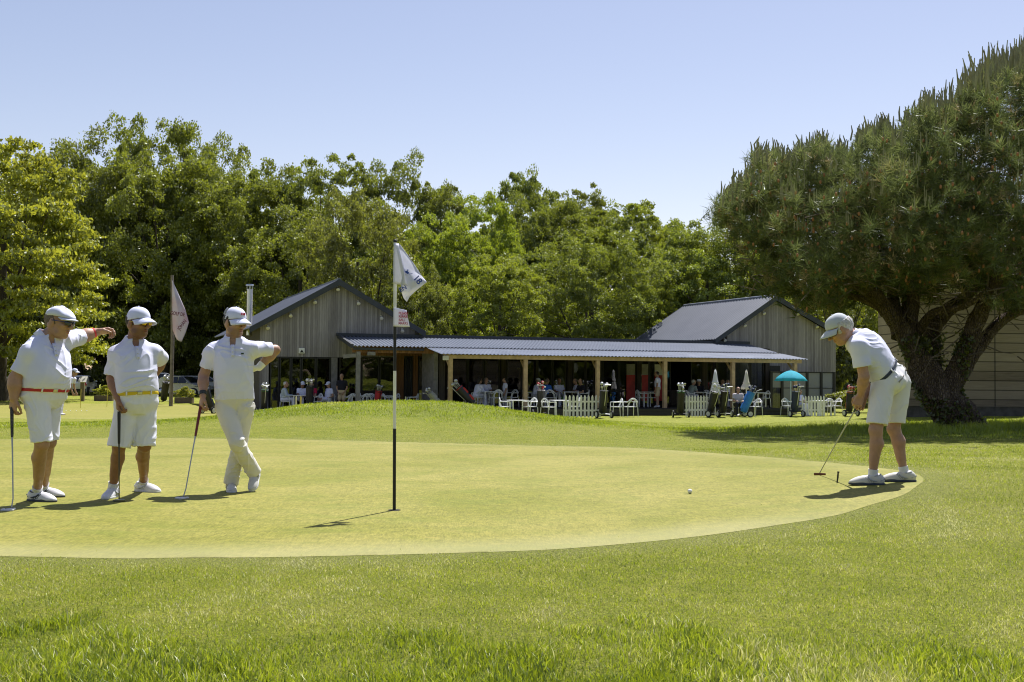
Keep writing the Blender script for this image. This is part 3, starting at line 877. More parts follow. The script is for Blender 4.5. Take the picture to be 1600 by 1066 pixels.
# outer tufts along the top outline
n = 1500
px = g.uniform(1126, 1850, n); py = np.interp(px, tx, ty) + 6 + 9 * np.sin(px * .071 + 2) + 7 * np.sin(px * .19) + 4 * np.sin(px * .43) + 26 * g.uniform(0, 1, n) ** 1.5
u = (px - 1480) / 375
dz = g.normal(0, 1, n) * 1.5 * np.sqrt(np.clip(1 - u * u, .05, 1))
top_c = px2loc(px, py, dz)
up_ = np.tile(np.array([0, 0, 1.0]), (n, 1)) + unit(g, n) * .35
V2, T2 = tufts(top_c, up_, 30, .21, .0065, g, np.clip(g.normal(.55, .15, n), 0, .85))  # lighter tint: the sunlit top put into the needle colour
V = np.concatenate([V, V2]); T = np.concatenate([T, T2])
# long clean sprays on the face of the crown, thicker near the top where new growth stands
pxs, pys, dzs, fs = in_crown(2300)
kp = (lobe(px2loc(pxs, pys, -np.abs(dzs)), .55) > -.15) & (g.uniform(0, 1, len(pxs)) < (1 - .75 * fs) * np.interp(pxs, (1105, 1200), (.4, 1))); pxs, pys, fs = pxs[kp], pys[kp], fs[kp]
u = (pxs - 1480) / 375; dep = 4.0 * np.sqrt(np.clip(1 - u * u, .02, 1)) * (.55 + .45 * np.sin(np.clip(fs, 0, 1) * PI) ** .6) * (1 + .22 * lobe(np.c_[pxs, pys, 0 * pxs], .018))
face_c = px2loc(pxs, pys, -dep * g.uniform(.75, 1.08, len(pxs)))
fd = unit(g, len(face_c)) * .55 + np.array([0, -.25, .75]); fd /= np.linalg.norm(fd, axis=1)[:, None]
V4, T4 = tufts(face_c, fd, 34, .24, .0065, g, np.clip(g.normal(.62, .13, len(face_c)) - .3 * fs, 0, .86))  # tint darkens downwards: light on the upper crown painted into the needles
V = np.concatenate([V, V4]); T = np.concatenate([T, T4])
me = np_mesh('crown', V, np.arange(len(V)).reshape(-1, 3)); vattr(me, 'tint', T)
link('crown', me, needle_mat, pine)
# upright candles of the new shoots on the top tufts, and brown male cones
cm = MB()
for k in range(0, n, 2):
    p = Vector(top_c[k])
    tall = .34 + .42 * max(0, (px[k] - 1400) / 200) * g.uniform(.5, 1.2)
    for q in range(int(g.integers(1, 4))):
        a = p + Vector((g.normal(0, .07), g.normal(0, .07), .02)); L = tall * g.uniform(.6, 1.15)
        cm.tube([a, a + Vector((g.normal(0, .02), g.normal(0, .02), L * .6)), a + Vector((g.normal(0, .03), g.normal(0, .03), L))], [.021, .019, .008], 5)
pxs2, pys2, dzs2, _f = in_crown(420)
q_ = px2loc(pxs2, pys2, dzs2 * 0 - np.abs(dzs2))
for p in face_c[fs < .55][:170]:
    for q in range(3):
        a = Vector(p) + Vector((g.normal(0, .07), g.normal(0, .07), .05)); L = g.uniform(.14, .3)
        cm.tube([a, a + Vector((0, 0, L))], [.016, .007], 5)
o = cm.build('young_shoot', simple('candle', (.27, .26, .14), .8, var=.3, nscale=3), pine); tag(o, kind='stuff')
cn = MB()
pxs2, pys2, dzs2, _f = in_crown(520)
for p in list(px2loc(pxs2, pys2, -np.abs(dzs2) * 1.02)) + list(face_c[::3] + np.array([0, -.05, .08])):
    cn.ball(p, .025, 4, (1, 1, 1.6))
o = cn.build('cone', simple('pine_cone', (.36, .17, .075), .85, var=.35), pine); tag(o, kind='stuff')
# ivy over the lower trunk
iv = []
tv = np.array(tm.v)
z_ = tv[:, 2]
k = (z_ > .1) & (z_ < 2.0)
src = tv[k]
pick = src[g.integers(0, len(src), 9000)]
keep = bn(pick, .9) + .45 * (pick[:, 0] > -.6) * (pick[:, 0] < .2) + .2 > .55
pick = pick[keep] + g.normal(0, .05, (keep.sum(), 3)) + np.array([0, -.02, 0])
V, Fq = leaf_faces(pick, .045, .035, g, .1)
me = np_mesh('ivy', V, Fq); vattr(me, 'tint', np.repeat(g.uniform(0, 1, len(pick)), 4))
link('ivy', me, LM['dark'], pine)
# ------------------------------------------------------------------ clubhouse
PHI = R(20)
BO = Vector((-8.2, 54.0, -.7))
UX, UY = math.cos(PHI), math.sin(PHI)
club = thing('clubhouse', 'long timber clubhouse with two grey gables joined by a low corrugated terrace roof', 'clubhouse', BO, PHI)
def u_at(px, v):
    """position along the front for a photo column, on the line v metres behind the gable wall"""
    k = (px - 800) / FPX
    bx = BO.x - UY * v; by = BO.y + UX * v
    return (k * by - bx) / (UX - k * UY)
def z_at(py, u, v):
    X = BO.x + UX * u - UY * v; Y = BO.y + UY * u + UX * v
    px = 800 + FPX * X / Y
    return P(px, py, Y).z - BO.z
def bw(u, v, z=0.0):
    return Vector((BO.x + UX * u - UY * v, BO.y + UY * u + UX * v, BO.z + z))

def board_mat(name, tones, pitch=.14, vertical=True, gap=.07, rough=.85, streak=1.0):
    n = N(name)
    tc = n.n('TexCoord'); sp = n.n('SeparateXYZ'); n.put(sp.inputs[0], tc.outputs['Object'])
    ax = sp.outputs[0] if vertical else sp.outputs[2]
    q = n.math('DIVIDE', ax, pitch)
    idx_ = n.math('FLOOR', q); fr = n.math('FRACT', q)
    wn = n.n('TexWhiteNoise', noise_dimensions='1D'); n.put(wn.inputs['W'], idx_)
    grain = n.noise(n.coord('Object', (9, 9, .7) if vertical else (.7, 9, 9)), 3.0, 5, .65)
    stain = n.noise(n.coord('Object', (1.4, 1, .28) if vertical else (.3, 1, 1.4)), 1.1, 4, .6)
    f = n.math('MULTIPLY_ADD', wn.outputs['Value'], .3, n.math('MULTIPLY_ADD', grain, .55, n.math('MULTIPLY', stain, .5 * streak)))
    c = n.ramp(f, [(.3, tones[0]), (.62, tones[1]), (.95, tones[2])])
    g_ = n.math('LESS_THAN', fr, gap)
    c = n.mix(n.math('MULTIPLY', g_, .75), c, tuple(t * .22 for t in tones[0]))
    h = n.math('MULTIPLY_ADD', grain, .35, n.math('SUBTRACT', 1.0, g_))
    return n.done(n.pbr(c, rough, 0, n.bump(h, .6, .012), .2))
M_clad = board_mat('weathered_cladding', ((.115, .104, .107), (.215, .197, .2), (.36, .335, .335)), .105, streak=1.3)
M_dark = board_mat('dark_timber', ((.03, .026, .023), (.055, .047, .04), (.085, .07, .058)), .12)
M_warm = board_mat('warm_timber', ((.12, .06, .028), (.2, .1, .045), (.28, .15, .07)), .14)
M_post = simple('pale_post', (.45, .32, .18), .75, var=.22, nscale=5)
M_oldpost = simple('grey_post', (.2, .19, .19), .85, var=.25, nscale=5)
M_slate = simple('dark_fascia', (.035, .04, .052), .5, var=.2, nscale=2)
M_frame = simple('dark_frame', (.02, .019, .018), .5)
M_white = simple('white_paint', (.78, .78, .76), .5, var=.06)
M_plastic = simple('white_resin', (.74, .75, .76), .4, var=.04)
M_steel = simple('bright_steel', (.55, .55, .56), .28, 1.0, var=.1, nscale=1.5)
M_black = simple('black_nylon', (.016, .016, .018), .55, var=.3)
M_rubber = simple('black_rubber', (.02, .02, .02), .8)
def roof_metal(name, a, b):
    n = N(name)
    v = n.coord('Object')
    f = n.noise(v, .8, 5, .65); f2 = n.noise(n.coord('Object', (8, .6, 1)), 2, 3)
    c = n.mix(n.math('MULTIPLY_ADD', f2, .4, n.math('MULTIPLY', f, .6)), a, b)
    return n.done(n.pbr(c, n.math('MULTIPLY_ADD', f, .2, .42), 0, None, .4))
M_roof = roof_metal('gable_roof_sheet', (.06, .07, .096), (.108, .122, .16))
M_low = roof_metal('low_roof_sheet', (.1, .115, .15), (.165, .185, .23))
def glass_mat(name, tint=(.55, .58, .58), refl=.10, rough=.02):
    n = N(name)
    tr = n.n('BsdfTransparent', {'Color': tint}).outputs[0]
    wob = n.bump(n.noise(n.coord('Object'), .6, 2), .12, .05)
    gl = n.n('BsdfGlossy', {'Color': (1, 1, 1), 'Roughness': rough, 'Normal': wob}).outputs[0]
    fr = n.n('LayerWeight', {'Blend': .12}).outputs['Fresnel']
    f = n.math('MULTIPLY_ADD', fr, .8, refl)
    return n.done(n.n('MixShader', {0: f, 1: tr, 2: gl}).outputs[0])
M_glass = glass_mat('window_glass', tint=(.66, .68, .68), refl=.05)

def wave_roof(name, mat, u0, u1, v0, z0, v1, z1, pitch, amp, th=.012, back=None, k=8):
    """corrugated sheet between a low front edge and a high back edge, ribs running up the slope"""
    nn = int((u1 - u0) / pitch * k)
    us = np.linspace(u0, u1, nn + 1)
    h = amp * np.sin(us * 2 * PI / pitch)
    rows = [(v0, z0), ((v0 + v1) / 2, (z0 + z1) / 2), (v1, z1)]
    V = []
    for dz in (0, -th):
        for v, z in rows:
            V.append(np.c_[us, np.full(nn + 1, v), z + h + dz])
    V = np.concatenate(V); m = nn + 1
    i = np.arange(nn); Fs = []
    for r in (0, 1):
        Fs.append(np.c_[r*m+i, r*m+i+1, (r+1)*m+i+1, (r+1)*m+i])
        q = r + 3
        Fs.append(np.c_[(q+1)*m+i, (q+1)*m+i+1, q*m+i+1, q*m+i])
    Fs.append(np.c_[i, 3*m+i, 3*m+i+1, i+1]); Fs.append(np.c_[2*m+i+1, 5*m+i+1, 5*m+i, 2*m+i])
    me = np_mesh(name, V, np.concatenate(Fs), True)
    me.set_sharp_from_angle(angle=R(60))
    return link(name, me, mat, club)

def gable(uL, uA, uR, eL, eA, eR, wl, wr, depth, over, wall_bottom, lights):
    """one gabled wing: cladding front, two corrugated slopes, fascia boards, wall lights"""
    # front wall
    mb = MB()
    zl = eL + (wl - uL) * (eA - eL) / (uA - uL); zr = eR + (uR - wr) * (eA - eR) / (uR - uA)
    zb = wall_bottom
    mb.prism([(wl, 0, zb), (wr, 0, zb), (wr, 0, zr - .12), (uA, 0, eA - .14), (wl, 0, zl - .12)], (0, .18, 0))
    mb.build('front_wall', M_clad, club)
    mb = MB()
    mb.box((wl + .004, .18, .0), (wl + .16, depth, zl - .13)); mb.build('side_wall', M_clad, club)
    mb = MB()
    mb.box((wr - .16, .18, .0), (wr - .004, depth, zr - .13)); mb.build('side_wall', M_clad, club)
    mb = MB()
    mb.prism([(wl + .17, depth, 0), (wr - .17, depth, 0), (wr - .17, depth, zr - .14), (uA, depth, eA - .16), (wl + .17, depth, zl - .14)], (0, -.16, 0))
    mb.build('back_wall', M_clad, club)
    # roof slopes: ribs run from eave to ridge
    for a, za, b, zb_ in ((uL, eL, uA, eA), (uR, eR, uA, eA)):
        ln = math.hypot(b - a, zb_ - za); pitch = .3
        vs_n = int((depth + 2 * over) / pitch * 8)
        vsx = np.linspace(-over, depth + over, vs_n + 1); h = .05 * np.clip(2.4 * np.sin(vsx * 2 * PI / pitch) - 1.3, -.3, .8)
        nx_, nz_ = -(zb_ - za) / ln * (1 if b > a else -1), abs(b - a) / ln
        V = []
        for dz in (.03, 0.0):
            for t in (0, .5, 1):
                V.append(np.c_[a + (b - a) * t + nx_ * (h + dz), vsx, za + (zb_ - za) * t + nz_ * (h + dz)])
        V = np.concatenate(V); m = vs_n + 1; i = np.arange(vs_n); Fs = []
        for r in (0, 1):
            Fs.append(np.c_[r*m+i, r*m+i+1, (r+1)*m+i+1, (r+1)*m+i]); q = r + 3
            Fs.append(np.c_[(q+1)*m+i, (q+1)*m+i+1, q*m+i+1, q*m+i])
        Fs.append(np.c_[i, 3*m+i, 3*m+i+1, i+1])
        me = np_mesh('roof', V, np.concatenate(Fs), True); me.set_sharp_from_angle(angle=R(60))
        ro = link('roof', me, M_roof, club)
        mb = MB()
        # fascia along the rake, in front of the sheet ends
        du, dzz = (b - a) / ln, (zb_ - za) / ln
        mb.prism([(a - du * .05, -over - .035, za + .05), (b, -over - .035, zb_ + .07), (b, -over - .035, zb_ - .22), (a - du * .05, -over - .035, za - .22)], (0, .03, 0))
        mb.build('fascia', M_slate, ro)
        mb = MB(); mb.prism([(a, -over, za - .03), (b, -over, zb_ - .03), (b, -over, zb_ - .08), (a, -over, za - .08)], (0, over + .1, 0)); mb.build('soffit', M_slate, ro)
    mb = MB(); mb.tube([(uA, -over, eA + .045), (uA, depth + over, eA + .045)], .09, 8); mb.build('ridge_cap', M_low, club)
    for u, z in lights:
        mb = MB(); mb.lathe([(.02, 0), (.045, .05), (.085, .16), (.09, .2), (.07, .21)], (u, -.05, z), 12, ax=(0, -.75, -.66))
        mb.bar((u, .0, z + .03), (u, -.1, z + .0), .05, .05)
        mb.build('spotlight', simple('spot_shell', (.62, .6, .56), .4), club, True)

uLA = 0.0
gable(-4.05, 0, 4.15, 3.82, 6.13, 3.8, u_at(406, 0), 3.75, 15.5, .35, 2.55,
      [(u_at(418, -.1), z_at(509, -3.3, 0)), (u_at(453, -.1), z_at(490, -2.2, 0)), (u_at(491, -.1), z_at(469, -1.1, 0)), (u_at(526.5, -.1), z_at(449, 0, 0)), (u_at(559, -.1), z_at(471, 1, 0)), (u_at(595, -.1), z_at(494, 2, 0)), (u_at(628, -.1), z_at(514, 3.1, 0))])
uR0 = u_at(1208, 0)
gable(u_at(1117, -.2), uR0, u_at(1318, 0), z_at(531, 20.1, 0), z_at(464, uR0, 0), z_at(528, 28.1, 0), u_at(1136, 0), u_at(1306, 0), 9.6, .35, 0.0,
      [(u_at(1132, -.1), z_at(529, 20.6, 0)), (u_at(1163, -.1), z_at(506, 22, 0)), (u_at(1193, -.1), z_at(487, 23.2, 0)), (u_at(1246, -.1), z_at(488, 25.3, 0)), (u_at(1276, -.1), z_at(508, 26.5, 0))])

# flue on the left slope
fu, fv = -3.66, 3.2
mb = MB(); zt = z_at(445, fu, fv); mb.lathe([(.14, 3.6), (.14, zt - .25), (.16, zt - .25), (.16, zt - .22)], (fu, fv, 0), 20)
fl = mb.build('flue', M_steel, club, True)
mb = MB(); mb.lathe([(.2, zt - .06), (.2, zt + .0), (.19, zt + .02)], (fu, fv, 0), 20)
for k in range(4): mb.tube([(fu + .13*math.cos(k*PI/2), fv + .13*math.sin(k*PI/2), zt - .24), (fu + .13*math.cos(k*PI/2), fv + .13*math.sin(k*PI/2), zt - .05)], .015, 5)
mb.build('rain_cap', M_steel, fl, True)

# low roof between the wings, and the lighter awning in front of it
ZR, ZW, ZE = 3.55, 3.04, 2.7
wave_roof('low_roof', M_low, .15, 22.0, -3.0, ZW, -.02, ZR, .18, .028)
mb = MB(); mb.bar((-.05, -.06, ZR + .07), (22.2, -.06, ZR + .07), .16, .14); mb.build('roof_flashing', M_slate, club)
mb = MB(); mb.prism([(.0, -3.1, ZW - .1), (.0, -.02, ZR - .1), (.0, -.02, ZR + .09), (.0, -3.1, ZW + .07)], (.12, 0, 0)); mb.build('fascia', M_slate, club)
mb = MB(); mb.bar((.13, -2.93, ZW - .13), (3.4, -2.93, ZW - .13), .08, .1); mb.build('gutter', M_slate, club)
mb = MB(); mb.box((.13, -2.86, ZW - .3), (22.0, -2.74, ZW - .07)); mb.build('eave_beam', M_warm, club)
uX0, uX1 = u_at(690, -5.2), u_at(1262, -5.2)
n_ = N('awning_sheet')
M_awn = n_.done(n_.pbr(n_.ramp(n_.noise(n_.coord('Object'), 1.2, 3), [(.3, (.09, .108, .15)), (.7, (.15, .17, .22))]), .5, 0, None, .5))
aw = wave_roof('awning', M_awn, uX0, uX1, -5.25, ZE, -2.96, ZW - .04, .18, .018, k=8)
mb = MB(); mb.box((uX0 + .2, -5.08, ZE - .2), (uX1 - .25, -4.95, ZE - .03)); mb.build('beam', M_post, aw)
for i, px in enumerate((704, 760, 821, 880, 934, 985, 1039, 1092, 1145, 1190)):
    u = u_at(px, -5)
    mb = MB(); mb.bar((u, -4.94, ZE - .08), (u, -2.87, ZW - .13), .07, .13); mb.build('rafter', M_post, aw)
for px in (704, 821, 934, 1039, 1145, 1242):
    u = u_at(px, -5)
    mb = MB(); mb.box((u - .09, -5.1, .0 if px > 1200 else .31), (u + .09, -4.93, ZE - .2), ); p_ = mb.build('terrace_post', M_post, club, bevel=.008)
    mb = MB(); mb.bar((u, -4.92, ZE - .62), (u, -4.35, ZE - .12), .07, .09); mb.build('brace', M_post, p_)
# floodlights and vents
mb = MB(); u = u_at(695, -5.0); mb.box((u - .13, -5.2, ZE - .28), (u + .13, -5.12, ZE - .08)); mb.bar((u, -5.1, ZE - .17), (u, -4.95, ZE - .1), .05, .05); mb.build('floodlight', simple('lamp_shell', (.55, .53, .48), .5), club, bevel=.01)
mb = MB(); mb.box((u_at(466.5, 0), -.12, z_at(552.5, -1.6, 0)), (u_at(475.5, 0), -.004, z_at(544, -1.6, 0))); wl_ = mb.build('wall_lamp', M_white, club, bevel=.01)
mb = MB(); a = u_at(468, 0); b = u_at(474, 0); mb.prism([(a, -.135, z_at(551, -1.6, 0)), (b, -.135, z_at(551, -1.6, 0)), ((a+b)/2, -.135, z_at(546.5, -1.6, 0))], (0, .012, 0)); mb.build('lamp_mark', M_black, wl_)
mb = MB(); mb.box((u_at(1203, 0), -.03, z_at(580, 23.4, 0)), (u_at(1219, 0), -.004, z_at(571.5, 23.4, 0))); mb.build('vent', M_frame, club)
mb = MB(); mb.box((u_at(573, -2.8), -3.02, 2.62), (u_at(585, -2.8), -2.9, 2.78)); mb.build('emergency_lamp', M_oldpost, club)

# ---- the glazed fronts
def window(u0, u1, z0, z1, v, rail=None, fw=.055):
    mb = MB()
    mb.box((u0, v - .05, z0), (u0 + fw, v + .02, z1)); mb.box((u1 - fw, v - .05, z0), (u1, v + .02, z1))
    mb.box((u0 + fw, v - .045, z0), (u1 - fw, v + .015, z0 + fw)); mb.box((u0 + fw, v - .045, z1 - fw), (u1 - fw, v + .015, z1))
    if rail: mb.box((u0 + fw, v - .04, rail - .04), (u1 - fw, v + .01, rail + .04))
    f = mb.build('window', M_frame, club)
    mb = MB(); mb.box((u0 + fw - .005, v - .02, z0 + fw - .005), (u1 - fw + .005, v - .012, z1 - fw + .005)); mb.build('pane', M_glass, f)
    return f
def row(px_list, v, z0, z1, rail=None):
    for a, b in zip(px_list[:-1], px_list[1:]):
        window(u_at(a, v) + .012, u_at(b, v) - .012, z0, z1, v, rail)
# left gable, five panes under the cladding
row([422, 437, 455, 471, 494, 517], .05, .12, 2.53)
mb = MB(); mb.box((u_at(406, 0), -.004, 0), (u_at(420.5, 0), .16, 2.54)); mb.build('corner_post', M_clad, club)
mb = MB(); mb.box((u_at(518, 0), -.03, 0), (u_at(527.5, 0), .16, 2.54)); mb.build('wall_post', M_oldpost, club)
# recess under the low roof: window, post, warm timber wall, door
row([530, 562], .1, .31, 2.6)
mb = MB(); mb.box((u_at(556.5, -2.8), -2.95, .0), (u_at(562.5, -2.8), -2.78, 2.78)); mb.build('terrace_post', M_oldpost, club)
mb = MB(); mb.bar((u_at(533, -2.8) + .1, -2.86, 2.55), (u_at(557, -2.8), -2.86, 2.62), .09, .16); mb.build('tie_beam', M_oldpost, club)
VW = -1.0
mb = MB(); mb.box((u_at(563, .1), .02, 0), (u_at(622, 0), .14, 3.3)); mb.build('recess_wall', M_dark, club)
row([565, 593, 619], -.03, .95, 2.6)
mb = MB(); mb.box((u_at(619.5, 0), -.06, .31), (u_at(631, 0), .1, 3.3)); mb.build('recess_wall', M_warm, club)
row([632, 645], 0.0, .31, 2.65)
mb = MB(); mb.box((u_at(646, 0), -.06, .31), (u_at(653, 0), .1, 3.3)); mb.build('recess_wall', M_warm, club)
row([653.5, 669], 0.0, .31, 2.65, 1.1)
mb = MB(); mb.box((u_at(563, .1), -.05, 2.66), (u_at(670, 0), .16, 3.35)); mb.build('recess_wall', M_warm, club)
uE = u_at(673, -2.0)
mb = MB(); mb.box((uE - .1, -2.9, 0), (uE + .1, VW + .1, 3.0)); mb.build('return_wall', M_oldpost, club)
mb = MB(); mb.box((uE + .16, -2.95, 0), (uE + .42, -2.75, 3.0)); mb.build('wall_post', M_dark, club)
# long glazed wall behind the terrace
posts = [697, 786, 890, 998, 1100, 1198]
for px in posts:
    u = u_at(px, VW); mb = MB(); mb.box((u - .13, VW - .1, .31), (u + .13, VW + .1, 3.3)); mb.build('wall_post', M_dark, club)
mb = MB(); mb.box((u_at(679, VW), VW - .06, 2.62), (u_at(1198, VW), VW + .08, 3.32)); mb.build('lintel', M_dark, club)
def bay(pxs, rail=1.05):
    row(pxs, VW, .33, 2.6, rail)
bay([680, 692]); bay([702, 731, 757, 781]); bay([791, 816, 839, 863, 885]); bay([895, 915, 941, 967, 993])
bay([1003, 1014, 1023, 1036, 1048])
mb = MB(); mb.box((u_at(1048.5, VW), VW - .02, .31), (u_at(1078, VW), VW + .06, 1.1)); mb.build('serving_counter', M_dark, club)
bay([1079, 1096], 1.2); bay([1104, 1120, 1141]); row([1142, 1172, 1193], VW, 1.2, 2.6)
mb = MB(); mb.box((u_at(1142, VW), VW - .04, .31), (u_at(1193, VW), VW + .06, 1.19)); mb.build('low_wall', M_dark, club)
# room behind the glass: floor, back wall, ceiling
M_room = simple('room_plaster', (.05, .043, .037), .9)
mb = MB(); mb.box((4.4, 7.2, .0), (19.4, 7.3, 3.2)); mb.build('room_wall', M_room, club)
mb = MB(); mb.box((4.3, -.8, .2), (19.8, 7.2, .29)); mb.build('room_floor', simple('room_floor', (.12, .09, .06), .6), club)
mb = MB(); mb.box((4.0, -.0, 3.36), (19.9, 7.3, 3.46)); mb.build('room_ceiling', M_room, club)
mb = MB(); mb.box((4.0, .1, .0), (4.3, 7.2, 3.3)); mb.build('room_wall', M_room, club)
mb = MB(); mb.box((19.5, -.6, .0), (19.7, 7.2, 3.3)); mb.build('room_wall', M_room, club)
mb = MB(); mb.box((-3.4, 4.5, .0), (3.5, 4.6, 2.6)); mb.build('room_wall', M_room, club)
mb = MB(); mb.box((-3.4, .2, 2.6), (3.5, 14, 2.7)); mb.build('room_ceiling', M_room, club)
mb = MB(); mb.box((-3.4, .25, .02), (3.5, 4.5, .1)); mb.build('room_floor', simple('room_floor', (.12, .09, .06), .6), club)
# red and pale panels added before the doors in place of glass reflections
M_red = simple('red_reflection', (.42, .035, .03), .55, var=.3, nscale=3)
VR = VW - .1
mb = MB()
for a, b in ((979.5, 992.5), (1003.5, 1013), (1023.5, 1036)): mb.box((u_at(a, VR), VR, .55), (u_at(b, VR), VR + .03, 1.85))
refl_ = mb.build('reflection_panel', M_red); refl_.location = BO; refl_.rotation_euler = (0, 0, PHI)
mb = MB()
for a, b in ((979.5, 992.5), (1003.5, 1013), (1023.5, 1036)): mb.box((u_at(a, VR), VR + .002, 1.852), (u_at(b, VR), VR + .028, 2.4)); b2 = mb.build('upper_reflection_band', simple('pale_reflection', (.6, .58, .56), .6), refl_)
tag(refl_, 'red and white panels added as reflections in the terrace glass doors', 'banner')  # not a banner: panels stand in for reflections in the glass

# ---- deck
mb = MB()
mb.box((uE - .3, -6.0, .0), (u_at(1231, -6.0), VW - .06, .30))
dk = mb.build('deck', board_mat('deck_boards', ((.03, .028, .027), (.05, .047, .044), (.075, .07, .066)), .15, False)); dk.location = BO; dk.rotation_euler = (0, 0, PHI)
tag(dk, 'low dark timber deck under the terrace roof', 'deck', kind='structure')
mb = MB(); mb.box((-3.4, -4.6, -.2), (uE - .32, -.04, .06)); pv = mb.build('paving', simple('terrace_paving', (.17, .16, .14), .9)); pv.location = BO; pv.rotation_euler = (0, 0, PHI)
tag(pv, 'paved terrace before the left gable', 'paving', kind='structure')

# ---- glass windbreak before the right gable
VB = -1.6
wb = thing('windbreak', 'frosted glass windbreak with black posts before the right gable', 'windbreak', BO, PHI)
M_frost = N('frosted_pane')
v = M_frost.coord('Object')
M_frost = M_frost.done(M_frost.n('MixShader', {0: .62, 1: M_frost.n('BsdfTransparent', {'Color': (.8, .82, .82)}).outputs[0], 2: M_frost.pbr((.34, .35, .37), .25, 0, None, .5)}).outputs[0])
bx = [1205, 1222, 1261, 1283, 1303]
zb0, zb1 = .12, z_at(581, 25, VB)
for px in bx:
    u = u_at(px, VB); mb = MB(); mb.box((u - .07, VB - .06, 0), (u + .07, VB + .06, zb1)); mb.build('post', M_frame, wb)
for a, b in zip(bx[:-1], bx[1:]):
    ua, ub = u_at(a, VB) + .075, u_at(b, VB) - .075
    mb = MB(); mb.box((ua, VB - .03, zb1 - .07), (ub, VB + .03, zb1 - .005)); mb.box((ua, VB - .03, zb0), (ub, VB + .03, zb0 + .05)); mb.box((ua, VB - .02, 1.22), (ub, VB + .02, 1.26)); mb.build('rail', M_frame, wb)
    mb = MB(); mb.box((ua, VB - .006, zb0 + .052), (ub, VB + .006, 1.218)); mb.build('pane', M_glass if a < 1220 else M_frost, wb)
    mb = MB(); mb.box((ua, VB - .006, 1.262), (ub, VB + .006, zb1 - .072)); mb.build('pane', M_frost, wb)

# ------------------------------------------------------------------ timber shed behind the pine
SD_ = 33.0
sb = P(1414, 650, SD_)
shed = thing('timber_shed', 'pale timber shed with wide horizontal planks behind the pine', 'shed', (sb.x, sb.y, gz(sb.x, sb.y) - .03), R(2))
M_shed = board_mat('shed_planks', ((.13, .102, .078), (.26, .21, .158), (.38, .315, .245)), .272, False, .1)
M_shedlow = simple('shed_plinth', (.11, .1, .09), .9, var=.3)
Wd = 9.0
mb = MB(); mb.box((0, 0, .36), (Wd, .12, 4.1)); mb.build('front_wall', M_shed, shed)
mb = MB(); mb.box((.01, .125, .36), (.13, 2.2, 4.1)); mb.build('side_wall', M_shed, shed)
mb = MB(); mb.box((.03, .03, -.2), (Wd, 2.2, .355)); mb.build('plinth', M_shedlow, shed)
us = PX(1557, SD_) - sb.x
mb = MB(); mb.box((us - .012, -.006, .36), (us + .012, -.0015, 4.1)); mb.build('board_joint', M_frame, shed)
mb = MB(); mb.prism([(-.3, -.5, 4.1), (Wd + .3, -.5, 4.1), (Wd + .3, -.5, 4.22), (-.3, -.5, 4.22)], (0, 3, 0)); mb.build('roof', M_slate, shed)
